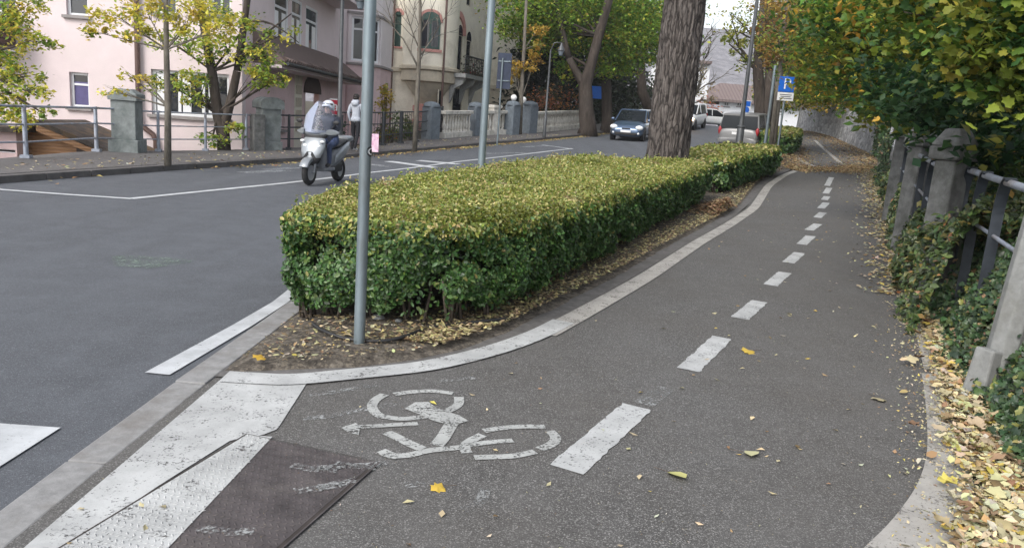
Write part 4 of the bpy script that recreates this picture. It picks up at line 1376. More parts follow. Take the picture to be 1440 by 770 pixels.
# street side
z_eave = 2.78
wins = [WB.rect((386, 28), (405, 74)), WB.rect((410, 30), (424, 79)), WB.rect((430, 32), (446, 82))]
wins = [(a, b, 3.5, 5.25) for a, b, _, _ in wins]
door = WB.rect((429, 126), (447, 200)); sidewin = WB.rect((393, 140), (400, 182))
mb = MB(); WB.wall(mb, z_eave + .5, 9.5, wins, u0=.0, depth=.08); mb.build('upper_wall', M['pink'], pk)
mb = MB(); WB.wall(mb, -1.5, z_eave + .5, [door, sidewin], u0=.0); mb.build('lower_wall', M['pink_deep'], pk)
for r in wins:
    f = WB.window(pk, r, mull=1, trans=.7, frame=.1, sill='sill', depth=.08)
    g = MB(); n = 16; a, b = r[0] + .12, r[1] - .12
    WBp = [(WB.pt(a + (b - a) * k / n, r[2] + .12, -.055 + .006 * math.sin(k * 1.9)), WB.pt(a + (b - a) * k / n, r[2] + (r[3] - r[2]) * .62, -.055 + .006 * math.sin(k * 1.9))) for k in range(n + 1)]
    g.add([p for q in WBp for p in q], [(2 * k, 2 * k + 2, 2 * k + 3, 2 * k + 1) for k in range(n) if not 6 <= k <= 9]); g.build('curtain', M['white_sign'], f)
WB.window(pk, sidewin, frame=.06)
g = MB(); WB.block(g, door[0], door[1], door[2], door[3], -.6, -.55); dr = g.build('doorway', M['darkdoor'], pk)
g = MB(); WB.block(g, door[0] + .5, door[1] - .4, door[2] + 1.2, door[3] - .25, -.54, -.52); g.build('lit_hall', M['warm_lamp'], dr)
g = MB(); ar = [((door[0] + door[1]) / 2 + (door[1] - door[0]) * .62 * math.cos(t), door[3] - .12 + .75 * math.sin(t)) for t in np.linspace(0, math.pi, 15)]
g.prism(ar, WB.p0 + WB.n * .012, WB.u, (0, 0, 1), WB.n, .03); g.build('door_arch', M['darkdoor'], dr)
g = MB()
for k, zz in enumerate((1.55, 1.1, .65, .2)):
    WB.block(g, door[0] - 1.25, door[0] - .55, door[2] + zz + .3, door[2] + zz + .62, .01, .04)
g.build('notice_plates', M['cream_dark'], pk)
g = MB(); WB.block(g, door[0] - 1.4, door[0] - .4, -.5, z_eave, .0025, .008); g.build('door_jamb', M['cream'], pk)
# porch roof
E0, E1 = WB.hit(372, 84)[0] - 1.2, WB.hit(478, 100)[0]
mb = MB()
ue0, ue1 = .6, 12.7
top0, top1 = z_eave + .95, z_eave + .95
prof = [(0.003, top0), (1.0, z_eave + .06), (1.0, z_eave - .06), (.003, z_eave - .06)]
vs = [WB.pt(u, z, o) for u in (ue0, ue1) for o, z in prof]
# hipped far end
vs[4] = WB.pt(ue1 - 1.3, top0, .003)
mb.add(vs, [(0, 4, 5, 1), (1, 5, 6, 2), (2, 6, 7, 3), (0, 1, 2, 3), (4, 7, 6, 5)])
pr = mb.build('porch_roof', M['tile'], pk)
mb = MB()
for k in range(46):
    u = ue0 + (ue1 - ue0) * (k + .5) / 46
    mb.tube([WB.pt(u, z_eave + .06, 1.03), WB.pt(u, z_eave + .12, .92)], .09, 8)
mb.build('eave_tiles', M['tile'], pr, smooth=40)
mb = MB(); mb.tube([WB.pt(ue0, z_eave - .02, 1.08), WB.pt(ue1, z_eave - .04, 1.08), WB.pt(ue1 + .45, z_eave - .16, 1.3)], .06, 8); mb.build('gutter', M['darkmetal'], pr, smooth=40)
mb = MB(); WB.block(mb, ue0, ue1, z_eave - .16, z_eave - .062, .01, .9); mb.build('soffit', M['pink'], pr)
# slab of the balcony above, dark red flowers along its edge
b0, b1 = WB.hit(415, 10)[0], WB.hit(477, 10)[0] - .6
mb = MB(); WB.block(mb, 1.5, b1, 5.75, 5.98, .003, 1.25); mb.build('balcony_slab', M['pink'], pk)
mb = MB(); WB.block(mb, 1.5, b1 + .1, 5.985, 6.5, .9, 1.3); mb.build('balcony_edge', M['red_slab'], pk)
# bay at the far end
bp = [(-8.9, 37.25), (-8.35, 37.0), (-7.55, 37.2), (-7.05, 38.3), (-7.0, 41), (-10, 41.2), (-10, 37.25)]
zs_, zt_ = 3.75, 5.75
mbu, mbl = MB(), MB()
for a, b in zip(bp, bp[1:]):
    W = Wall(a, b)
    if W.L > 2 or b[0] < -9: hs = []
    else: hs = [(.13, W.L - .1, zs_, zt_)]
    W.wall(mbu, zs_ - .12, 9.5, hs); W.wall(mbl, -1.5, zs_ - .13)
    for h in hs:
        if W.L > .5: W.window(pk, h, mull=1, trans=.72, frame=.1, sill=None)
        else: W.window(pk, h, frame=.06, sill=None)
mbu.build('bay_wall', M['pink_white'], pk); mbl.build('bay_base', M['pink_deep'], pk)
for z, e in ((zs_ - .13, .09), (zt_ + .15, .07)):
    mb = MB(); cx = sum(p[0] for p in bp[:4]) / 4
    ring = [[(p[0] + (.0 if i > 4 else e * (1 if i > 1 else .3)), p[1] - (e if i < 4 else 0), zz) for i, p in enumerate(bp)] for zz in (z - .05, z + .05)]
    mb.loft(ring); mb.build('bay_ledge', M['sill'], pk)
# roof far above the frame
mb = MB(); mb.box((-15.5, 30.5, 9.65), (15, 15, .3)); mb.build('roof', M['tile'], pk)

# wooden shed below the sidewalk, in front of the pink wall
def shed():
    Wf = Wall((-16.5, 20.6), (-10.3, 20.6))
    root = thing('wooden_shed', 'low wooden shed with a dark mossy roof behind the left railing, below sidewalk level', 'shed', (-13, 21, -2.2))
    pk_ = Wf.hit(62, 168); rt = Wf.hit(172, 214); lf = Wf.hit(-40, 215)
    mb = MB(); mb.prism([(lf[0], -2.3), (rt[0] - .1, -2.3), (rt[0] - .1, rt[1] - .12), (pk_[0], pk_[1] - .14), (lf[0], lf[1] - .1)], Wf.p0, Wf.u, (0, 0, 1), -Wf.n, 1.6)
    mb.build('board_wall', M['wood'], root)
    mb = MB()
    mb.prism([(pk_[0], pk_[1]), (rt[0] + .25, rt[1] - .08), (rt[0] + .25, rt[1] - .2), (pk_[0], pk_[1] - .13), (lf[0], lf[1] - .15), (lf[0], lf[1])], Wf.p0 + Wf.n * .35, Wf.u, (0, 0, 1), -Wf.n, 2.3)
    mb.build('roof', M['roof_dark'], root)
    mb = MB()
    mb.prism([(pk_[0], pk_[1] - .13), (rt[0] + .2, rt[1] - .22), (rt[0] + .2, rt[1] - .34), (pk_[0], pk_[1] - .3)], Wf.p0 + Wf.n * .37, Wf.u, (0, 0, 1), -Wf.n, .04)
    mb.build('barge_board', M['wood'], root)
    wr = Wf.rect((108, 200), (122, 226))
    mb = MB(); Wf.block(mb, wr[0], wr[1], wr[2], wr[3], .0, .03); mb.build('window', M['darkdoor'], root)


shed()
ls = Wall((-17, 20.0), (-12.6, 20.0))
root = thing('low_outbuilding', 'low pink outbuilding with white framed windows behind the leftmost railing', 'outbuilding', (-15, 20.2, -2.2))
r = ls.rect((-60, 180), (24, 215)); mb = MB(); wr = ls.rect((-30, 207), (22, 216)); ls.wall(mb, -2.4, r[3], [wr], thick=.4, u0=max(0, r[0]), u1=r[1]); mb.build('wall', M['pink_deep'], root)
mb = MB(); ls.block(mb, max(0, r[0]) - .2, r[1] + .2, r[3] + .003, r[3] + .12, -.7, .3); mb.build('roof', M['roof_dark'], root)
ls.window(root, wr, mull=3, frame=.07, sill=None)

# the cream villa ----------------------------------------------------
cv = thing('cream_villa', 'cream villa with a round corner bay, arched green windows and a dark balcony', 'house', (-5.4, 44, .5))
V1 = Wall((-10.5, 44), (-4.2, 44)); V2 = Wall((-4.1, 44.2), (-2.42, 50)); V3 = Wall((-2.42, 50), (-.6, 50.6)); V4 = Wall((-.6, 50.6), (-.4, 60))
narrow = V1.rect((556, 20), (563, 66))
mb = MB()
V1.wall(mb, -1, 11, [narrow])
aw = [V2.rect((635, 46), (640, 98)), V2.rect((643, 48), (648, 100)), V2.rect((656, 56), (660, 103)), V2.rect((637, 123), (648, 166)), V2.rect((617, 126), (621, 166)), V2.rect((657, -20), (661, 10)), V2.rect((641, -20), (646, 8))]
V2.wall(mb, -1, 11, aw, depth=.05)
fw = [V3.rect((678, 60), (687, 100)), V3.rect((681, -15), (691, 20))]
V3.wall(mb, -1, 11, fw); V4.wall(mb, -1, 11)
mb.build('wall', M['cream'], cv)
mb = MB(); mb.box((-6, 55, 11.2), (14, 24, .3)); mb.build('roof', M['tile'], cv)
for W, r in [(V1, narrow)] + [(V3, x) for x in fw]:
    W.window(cv, r, depth=.1, frame=.05, fm='green_shutter', glass='green_shutter', sill='pink_trim')
    s = MB(); cx = (r[0] + r[1]) / 2; w = (r[1] - r[0]) / 2
    out = [(cx + (w + .16) * math.cos(t), r[3] - .02 + (w + .16) * math.sin(t)) for t in np.linspace(0, math.pi, 13)]
    inn = [(cx + w * math.cos(t), r[3] - .02 + w * math.sin(t)) for t in np.linspace(math.pi, 0, 13)]
    s.prism(out + inn, W.p0 + W.n * .003, W.u, (0, 0, 1), W.n, .06); s.build('arch_trim', M['pink_trim'], cv)
    s = MB(); s.prism(inn, W.p0 + W.n * .004, W.u, (0, 0, 1), W.n, .012); s.build('arch_shutter', M['green_shutter'], cv)
for i, r in enumerate(aw):
    V2.window(cv, r, depth=.05, frame=.05, fm='cream_dark', glass='glass', sill=None)
    if i < 3 or i > 4:
        s = MB(); cx = (r[0] + r[1]) / 2; w = (r[1] - r[0]) / 2
        arc = [(cx + w * math.cos(t), r[3] - .02 + w * 1.3 * math.sin(t)) for t in np.linspace(math.pi, 0, 11)]
        s.prism(arc, V2.p0 + V2.n * .004, V2.u, (0, 0, 1), V2.n, .012); s.build('arch_pane', M['glass'], cv)
r0, r1 = aw[0], aw[1]
cx = (r0[0] + r1[1]) / 2; w = (r1[1] - r0[0]) / 2
s = MB(); out = [(cx + (w + .28) * math.cos(t), r0[3] + .05 + (w + .35) * math.sin(t)) for t in np.linspace(0, math.pi, 15)]; inn = [(cx + (w + .02) * math.cos(t), r0[3] + .05 + (w + .02) * math.sin(t)) for t in np.linspace(math.pi, 0, 15)]
s.prism(out + inn, V2.p0 + V2.n * .003, V2.u, (0, 0, 1), V2.n, .1); s.build('arch_trim', M['pink_trim'], cv)
# balcony with plants
bz = V2.hit(640, 104)[1]
u0, u1 = V2.hit(631, 104)[0], V2.hit(664, 104)[0]
mb = MB(); V2.block(mb, u0, u1, bz - .22, bz, .003, 1.0); mb.build('balcony_slab', M['stone'], cv)
mb = MB()
for k in range(14):
    u = u0 + (u1 - u0) * k / 13; mb.tube([V2.pt(u, bz, .95), V2.pt(u, bz + .95, .95)], .03, 6)
mb.tube([V2.pt(u0, bz + .95, .95), V2.pt(u1, bz + .95, .95)], .05, 6); mb.build('balcony_railing', M['darkmetal'], cv)
for u in (u0 + .3, (u0 + u1) / 2, u1 - .3):
    mb = MB().prism([(0, 0), (.9, 0), (.75, -.35), (.3, -.6), (.12, -1.2), (0, -1.4)], V2.pt(u - .1, bz - .222, .002), V2.n, (0, 0, 1), V2.u, .2)
    mb.build('corbel', M['stone'], cv)
pts = np.array([V2.pt(random.uniform(u0, u1), bz + random.uniform(.05, .9) * (.6 + .5 * math.sin(k * .37)), .85 + random.gauss(0, .12)) for k in range(420)])
BPL = leaves('balcony_plants', pts, rng.normal(size=(len(pts), 3)), .16, pick([((.05, .055, .03), 2), ((.09, .07, .04), 1), ((.35, .05, .05), .15)], len(pts)), T_LEAF, M['leaf'], cv); BPL['kind'] = 'stuff'
for W, zc, u0, u1 in ((V3, V3.hit(680, 121)[1], -.15, 1.95), (V3, V3.hit(680, 22)[1], -.08, 1.95), (V1, V1.hit(540, 96)[1], 0, 4.9)):
    mb = MB(); W.block(mb, u0, min(u1, W.L), zc - .12, zc + .1, .003, .16); mb.build('cornice', M['cream_dark'], cv)
mb = MB(); W = V3; zc = V3.hit(680, 121)[1]; W.block(mb, .05, W.L, zc - 1.3, zc - .123, .003, .09); mb.build('cornice_band', M['cream_dark'], cv)
for px in (553, 623):
    W = V1 if px < 600 else V2
    u = W.hit(px, 60)[0]; mb = MB(); mb.tube([W.pt(u, 11, .1), W.pt(u, -1, .1)], .06, 8); mb.build('downpipe', M['pipe'], cv)
# round bay
BC = Vector((-5.4, 44.1, 0)); br = 1.52
zc = A(588, 98, 42.5).z; zb = A(588, 143, 43.4).z
mb = MB(); mb.lathe(BC, [(br, zc), (br, 11)], 40); mb.build('bay_wall', M['cream'], cv, smooth=40)
mb = MB(); mb.lathe(BC, [(br + .02, zc - .0), (br + .16, zc + .06), (br + .16, zc + .2), (br + .03, zc + .26)], 40); mb.build('bay_cornice', M['cream_dark'], cv, smooth=40)
mb = MB(); mb.lathe(BC, [(.25, zb - 1.0), (.32, zb - .3), (.55, zb), (.9, zb + .45), (1.25, zb + .95), (1.3, zc - .62), (br + .02, zc - .55), (br + .02, zc - .01)], 40); mb.build('bay_corbel', M['cream_dark'], cv, smooth=30)
mb = MB(); mb.box((BC.x - .05, 43.9, zb - 1.6), (1.25, .6, 3.0)); 
for k in range(4): mb.box((BC.x - .05, 43.86, zb - 2.6 + k * .75), (1.45, .66, .3))
mb.build('pilaster', M['pink_trim'], cv, bevel=.02)


def bay_window(px0, px1, py0, py1):
    d0 = A(px0, py0, 42.6); d1 = A(px1, py1, 42.6)
    def ang(x): return math.acos(max(-1, min(1, (x - BC.x) / br)))
    a0, a1 = -ang(d0.x), -ang(d1.x)
    z0, z1 = d1.z, d0.z; ws = (a1 - a0)
    def surf(a, z, e): return (BC.x + (br + e) * math.cos(a), BC.y + (br + e) * math.sin(a), z)
    def panel(x0, x1, za, zb2, e, arch=0., nm='window', m='green_shutter', par=cv):
        n = 14; top = []
        vs = []
        for k in range(n + 1):
            t = k / n; a = a0 + ws * (x0 + (x1 - x0) * t)
            vs += [surf(a, za, e), surf(a, zb2 + arch * math.sqrt(max(0, 1 - (2 * t - 1) ** 2)), e)]
        f = [(2 * k, 2 * k + 2, 2 * k + 3, 2 * k + 1) for k in range(n)]
        return MB().add(vs, f).build(nm, M[m], par)
    h = .42
    s = panel(-.13, 1.13, z1 - h - .1, z1 - h + .02, .05, h + .12, 'arch_trim', 'pink_trim')
    s2 = panel(-.13, 1.13, z0 - .15, z0, .08, 0, 'window_sill', 'pink_trim')
    w = panel(0, 1, z0, z1 - h, .06, h, 'window', 'green_shutter')
    panel(.08, .45, z0 + .12, z1 - h - .1, .065, .1, 'pane', 'glass', w); panel(.55, .92, z0 + .12, z1 - h - .1, .065, .1, 'pane', 'glass', w)


bay_window(593, 617, 16, 70)

# red sign with the letter a
def text(name, body, size, loc, rot, m, parent, extr=.004):
    c = bpy.data.curves.new(name, 'FONT'); c.body = body; c.size = size; c.extrude = extr; c.align_x = 'CENTER'; c.align_y = 'CENTER'
    c.materials.append(M[m]); o = bpy.data.objects.new(name, c); COL.objects.link(o)
    dg = bpy.context.evaluated_depsgraph_get(); dg.update()
    me = bpy.data.meshes.new_from_object(o.evaluated_get(dg)); bpy.data.objects.remove(o)
    o = link(name, me, parent)
    o.location = Vector(loc) - origin_of(parent); o.rotation_euler = rot
    return o


b = A(472, 151, 28)
root = thing('fence_sign', 'square red sign with a white letter a on the fence behind the rider', 'sign', (b.x, b.y, Hs(b.x, b.y)))
MB().box(b, (.44, .03, .6)).build('board', M['white_sign'], root, bevel=.005)
MB().box(b + Vector((0, -.02, 0)), (.38, .02, .5)).build('red_panel', M['red_sign'], root)
text('lettering', 'a', .5, b + Vector((0, -.033, .03)), (R(90), 0, 0), 'white_sign', root)
mb = MB()
for x in (-.18, .18): mb.tube([b + Vector((x, .03, .2)), (b.x + x, b.y + .03, Hs(b.x, b.y))], .02, 6)
mb.build('legs', M['darkmetal'], root)
b = A(527, 201, 22.6); mb = MB()
vs, fs = [], []
for i in range(7):
    for k in range(9):
        vs.append((b.x - .11 + .22 * i / 6, b.y + .015 * math.sin(i * 1.1 + k * .5), b.z - .26 + .52 * k / 8))
for i in range(6):
    for k in range(8): fs.append((i * 9 + k, (i + 1) * 9 + k, (i + 1) * 9 + k + 1, i * 9 + k + 1))
mb.add(vs, fs); mb.add([(v[0], v[1] + .012, v[2]) for v in vs], [tuple(reversed(f)) for f in fs])
root = thing('poster_stand', 'pale pink patterned poster on a thin stake beside the front pole', 'poster', (b.x, b.y, Hs(b.x, b.y) + .13))
mb.build('poster', M['flyer'], root)
MB().tube([(b.x, b.y + .03, b.z + .26), (b.x, b.y + .03, Hs(b.x, b.y) + .1)], .012, 6).build('stake', M['darkmetal'], root)


# ------------------------------------------------------------------ street lamps and signs on the left
def street_lamp(label, base, top, r, lantern, arm=True):
    b, t, l = Vector(base), Vector(top), Vector(lantern)
    root = thing('street_lamp', label, 'street lamp', b, 'dark street lamps')
    MB().tube([b, b + Vector((0, 0, .9)), b + Vector((0, 0, .95)), t], [r * 1.6, r * 1.5, r, r * .75], 12).build('post', M['lamp_post'], root, smooth=40)
    mb = MB(); m = t.lerp(l, .5) + Vector((0, 0, .35)); mb.tube([t - Vector((0, 0, .05)), t.lerp(m, .6) + Vector((0, 0, .1)), m, l + Vector((0, 0, .34))], r * .5, 8); mb.build('arm', M['lamp_post'], root, smooth=True)
    MB().lathe(l, [(.15, .0), (.17, .02), (.12, .14), (.06, .26), (.03, .36)], 14).build('lamp_hood', M['lamp_post'], root, smooth=40)
    MB().lathe(l, [(.001, -.22), (.08, -.2), (.11, -.1), (.13, -.003)], 14).build('lantern', M['granite_blue'], root, smooth=40)


b = P(476, 211, .13); t = A(480, -25, b.y)
street_lamp('dark street lamp in front of the pink bay, its post behind the rider', b, (b.x, b.y, t.z), .07, A(507, 3, b.y))
b = P(765, 193, .13); t = A(776, 70, b.y)
street_lamp('thin dark street lamp at the cream balustrade under the trees', b, (b.x, b.y, t.z), .055, A(789, 72, b.y))
b = P(699, 205, .13); t = A(709, 82, b.y)
root = thing('traffic_sign', 'tall dark traffic sign seen from behind at the kerb', 'traffic sign', b)
MB().tube([b, (b.x, b.y, t.z)], .035, 10).build('pole', M['galv'], root, smooth=40)
c = A(709, 100, b.y); MB().box((c.x, c.y + .06, c.z), (.52, .03, 1.3)).build('sign_back', M['sign_back'], root, bevel=.01)
mb = MB()
for z in (.35, -.35): mb.box((c.x, c.y + .03, c.z + z), (.46, .03, .04)); mb.ball((c.x + .18, c.y + .02, c.z + z), .035, 8, 6)
mb.build('brackets', M['galv'], root)

# ------------------------------------------------------------------ trees on the left and behind
YG = [((.66, .56, .09), 3), ((.52, .5, .08), 2), ((.28, .35, .05), 1.4), ((.66, .52, .11), 1)]
GY = [((.19, .3, .045), 3), ((.34, .41, .06), 2.5), ((.56, .51, .08), 2), ((.1, .17, .03), 1)]
LOC = [((.13, .25, .03), 3), ((.21, .31, .035), 2.5), ((.35, .37, .05), 1.5), ((.07, .14, .025), 1.1), ((.42, .3, .06), .3)]
DARKC = [((.014, .026, .014), 3), ((.022, .034, .016), 2), ((.03, .03, .022), 1)]


def C(px, py, Y, r, n):
    return (tuple(A(px, py, Y)), r, n)


b = A(-75, 190, 19)
tree('street_tree', 'yellow leaved tree reaching into the picture at its left edge', (b.x, 19, -1.5), [(b.x, 19, -1.6), (b.x, 19, 1.5), A(-70, 80, 19), A(-60, -40, 19)], [.2, .18, .15, .1],
     [C(20, 35, 19, (.55, .5, .4), 330), C(52, 60, 18.8, (.4, .4, .3), 170), C(5, 90, 19, (.6, .5, .4), 340), C(38, 108, 18.9, (.45, .4, .3), 170), C(10, 140, 18.7, (.6, .5, .35), 340), C(55, 135, 18.6, (.45, .4, .25), 90), C(20, 165, 18.5, (.6, .4, .25), 260), C(62, 160, 18.5, (.35, .3, .18), 60), C(30, 5, 19, (.6, .5, .4), 260)],
     .12, YG[:2] + GY[:2], 'deciduous street trees')
b = P(236, 233, .13)
tree('sapling', 'slender street sapling with thin yellow foliage at the kerb, left of the scooter', b, [b, A(236, 150, b.y), A(234, 70, b.y), A(233, -40, b.y)], [.075, .065, .055, .04],
     [C(135, 45, b.y, (.3, .3, .14), 90), C(165, 22, b.y, (.42, .4, .25), 190), C(195, 45, b.y, (.4, .4, .25), 150), C(205, 12, b.y, (.45, .4, .25), 200), C(262, 30, b.y, (.4, .4, .3), 170), C(300, 45, b.y - .3, (.45, .4, .25), 150), C(290, 8, b.y, (.45, .4, .3), 190), C(330, 30, b.y - .2, (.35, .3, .2), 80), C(155, 128, b.y, (.3, .3, .14), 30), C(180, 105, b.y, (.2, .2, .12), 26), C(200, 108, b.y, (.2, .2, .12), 26)],
     .105, YG, 'deciduous street trees', 'bark_pale', twigs=4, limb_r=.34, cat='sapling')
b = P(316, 210, .13)
yt = b.y
tree('street_tree', 'two stemmed tree with yellow green leaves growing against the railing by the pink house', b,
     [b - Vector((0, 0, .3)), A(314, 190, yt), A(306, 160, yt), A(298, 100, yt), A(287, 40, yt), A(276, -30, yt)], [.2, .18, .15, .13, .11, .09],
     [C(245, 60, yt, (.6, .6, .4), 210), C(290, 70, yt - .3, (.6, .6, .4), 260), C(265, 112, yt - .3, (.6, .5, .35), 190), C(235, 118, yt - .2, (.5, .5, .3), 150), C(340, 45, yt, (.6, .6, .4), 200), C(375, 80, yt - .4, (.5, .5, .35), 170), C(392, 110, yt - .4, (.4, .4, .35), 150), C(362, 108, yt - .4, (.45, .4, .35), 150), C(300, 18, yt, (.7, .6, .4), 200), C(395, 50, yt - .4, (.5, .4, .3), 60), C(298, 198, yt - .4, (.5, .3, .25), 120), C(332, 185, yt - .3, (.3, .3, .35), 80), C(280, 140, yt - .3, (.5, .4, .25), 110), C(345, 75, yt - .3, (.4, .4, .3), 120)],
     .13, GY, 'deciduous street trees', 'bark_dark', twigs=4, limb_r=.3,
     extra=[(A(314, 186, yt), A(334, 100, yt), .14, .11, 7, 0, .05, 10), (A(334, 100, yt), A(352, -30, yt), .11, .08, 6, 0, .05, 10), (A(336, 90, yt), A(410, 20, yt - .3), .05, .015, 6, .1), (A(345, 30, yt), A(420, 60, yt - .5), .04, .012, 6, .2)])
b = P(583, 213, .13); yt = b.y
tree('sapling', 'bare leafless sapling on the sidewalk in front of the cream villa', b, [b, A(586, 150, yt), A(589, 90, yt), A(591, 30, yt), A(590, -40, yt)], [.085, .075, .065, .05, .035], [],
     .1, YG, 'deciduous street trees', 'bark_pale', cat='sapling',
     bare=[(A(588, 95, yt), A(545, 40, yt) - A(588, 95, yt), 1.9, .035, 2), (A(590, 80, yt), (.7, .1, 1.3), 1.5, .026, 2), (A(590, 70, yt), (-.5, .1, 1.3), 1.5, .026, 2), (A(590, 50, yt), (.4, -.2, 1.2), 1.2, .024, 2), (A(590, 40, yt), (-.3, .2, 1.2), 1.2, .02, 2), (A(590, 88, yt), (.5, .6, .9), 1.0, .018, 1), (A(590, 20, yt), (.3, .1, 1), 1., .018, 2)])
b = P(731, 189, .13); yt = b.y
tree('sapling', 'slim sapling with sparse golden leaf tufts beside the globe lamps', b, [b, A(733, 140, yt), A(737, 70, yt), A(741, -20, yt)], [.11, .1, .085, .06],
     [C(752, 88, yt, (.55, .5, .5), 130), C(725, 95, yt, (.5, .5, .4), 110), C(757, 62, yt, (.4, .4, .3), 70), C(715, 88, yt, (.3, .3, .3), 40), C(757, 40, yt, (.5, .4, .4), 80), C(722, 108, yt, (.4, .4, .3), 60)],
     .2, [((.48, .33, .06), 3), ((.4, .24, .05), 1), ((.25, .24, .05), 1)], 'deciduous street trees', 'bark_pale', cat='sapling', twigs=2)

GT = 'tall trees over the left sidewalk'
b = P(826, 188, .13); yt = b.y
tree('street_tree', 'big forked street tree with hanging green foliage at the end of the cream balustrade', b,
     [b - Vector((0, 0, .2)), b + Vector((0, 0, .35)), A(824, 150, yt), A(823, 118, yt), A(830, 95, yt), A(842, 50, yt), A(858, -5, yt), A(866, -40, yt)], [.62, .46, .4, .36, .28, .25, .21, .16],
     [C(735, 5, yt, 1.7, 700), C(768, 28, yt + 1, 1.6, 800), C(798, 0, yt + 1, 2.0, 900), C(795, 48, yt + 1.5, 1.3, 600), C(830, 5, yt + 2.5, 2.0, 900), C(846, 62, yt + 2, 1.4, 650), C(815, 35, yt + 3, 1.8, 800), C(842, 100, yt + 1.5, .7, 160), C(752, 52, yt + 2, 1.1, 320), C(722, 38, yt + 2, 1.0, 280), C(800, 95, yt + 1.5, .7, 140)],
     .21, LOC, GT, 'bark_dark', T_LEAF, .34, 2, .3, mult=2.6, extra=[(A(822, 122, yt), A(800, 82, yt), .24, .17, 6, 0, .03, 10), (A(800, 82, yt), A(778, -10, yt), .17, .11, 6, 0, .04, 10)])
b = P(853, 184, .13); yt = b.y
tree('street_tree', 'straight dark street tree just left of the blue car', b, [b - Vector((0, 0, .2)), b + Vector((0, 0, .4)), A(853, 140, yt), A(852, 90, yt), A(850, -20, yt)], [.46, .34, .3, .27, .2],
     [C(878, 10, yt, 2.2, 950), C(872, 55, yt - .8, 1.7, 750), C(900, 35, yt, 1.9, 850), C(866, 88, yt - .8, .9, 260), C(885, 80, yt, 1.1, 350), C(850, 25, yt + 1.5, 1.7, 600)],
     .22, LOC, GT, 'bark_dark', T_LEAF, .34, 2, .3, mult=2.6)
b = Vector((9.1, 53, Hs(9.1, 53))); yt = b.y
tree('street_tree', 'dark street tree behind the blue car, half hidden by the old trunk', b, [b, A(903, 130, yt), A(900, 80, yt), A(905, -20, yt)], [.42, .34, .3, .22],
     [C(910, 5, yt, 2.6, 950), C(925, 48, yt + 1, 2.0, 800), C(908, 70, yt + 1, 1.2, 360), C(935, 20, yt, 2.4, 700), C(890, 35, yt + 2, 2.2, 700)],
     .25, LOC, GT, 'bark_dark', T_LEAF, .34, 2, .3, mult=2.6)
for k, (px, w, lab, ys, tp, wd) in enumerate(((706, 0, 'dark conifer behind the villa corner and the traffic sign', 54, -60, 2.0), (745, 0, 'dark conifer behind the yellow sapling', 52, -60, 2.6), (795, 0, 'dark conifer behind the cream balustrade', 56, -40, 3.2), (850, 0, 'dark conifer behind the straight street tree', 64, 10, 3.4))):
    b = A(px, 175, ys); b.z = Hs(b.x, b.y) - .5
    top = A(px + 8, tp, ys)
    cl = []
    m = 7
    for j in range(m):
        t = j / (m - 1); z = b.z + 1 + (top.z - b.z - 1) * t
        for a in (0, 2.1, 4.2):
            rr = wd * (1 - .55 * t)
            cl.append(((b.x + rr * .6 * math.cos(a + j), ys + rr * .6 * math.sin(a + j), z), (rr * .8, rr * .8, .9), 330))
    tree('conifer', lab, b, [b, b.lerp(top, .5), top], [.35, .25, .08], cl, .42, DARKC if k < 3 else [((.07, .095, .05), 3), ((.11, .12, .08), 2), ((.05, .07, .04), 1)], 'dark conifers behind the balustrade', 'bark_dark', T_LEAF, .38, 0, .2)
for k, (px, py, ys, r, pal, lab) in enumerate(((760, 150, 46.5, (1.2, 1, 1.0), [((.38, .14, .06), 2), ((.4, .22, .2), 1), ((.1, .09, .04), 2)], 'rust coloured shrub behind the cream balustrade, nearer the globe lamps'),
                                               (790, 148, 48, (1.6, 1, 1.1), [((.36, .18, .06), 2), ((.3, .1, .06), 1), ((.06, .07, .03), 3)], 'rust and green shrub behind the middle of the cream balustrade'),
                                               (549, 180, 30.5, (.55, .4, .7), [((.1, .15, .03), 2), ((.35, .27, .04), 1), ((.3, .06, .04), .35)], 'green and yellow shrub growing through the barred fence'),
                                               (539, 140, 31, (.25, .25, .9), [((.45, .32, .05), 2), ((.3, .28, .05), 1)], 'tall yellow shrub right of the front pole by the villa'),
                                               (580, 180, 33.5, (.6, .4, .5), [((.09, .14, .03), 2), ((.2, .2, .05), 1)], 'low green shrub behind the fence at the pink pilaster'),
                                               (462, 195, 27.5, (.7, .4, .9), [((.03, .06, .025), 2), ((.05, .09, .03), 1)], 'dark green hedge bush below the red sign'))):
    c = A(px, py, ys); b = Vector((c.x, ys, Hs(c.x, ys) - .2))
    root = thing('shrub', lab, 'shrub', b, 'shrubs behind the street fence')
    mb = MB()
    for _ in range(7):
        limb(mb, b + Vector((random.uniform(-.2, .2), 0, 0)), c + Vector((random.uniform(-1, 1) * r[0] * .7, random.uniform(-.3, .3), random.uniform(-.2, 1) * r[2] * .8)), .03, .008, 5, seg=5)
    mb.build('stems', M['twig'], root)
    crown(root, [(tuple(c), r, int(420 * r[0] * r[2] + 160))], .17, pal, T_LEAF, .35, name='foliage')
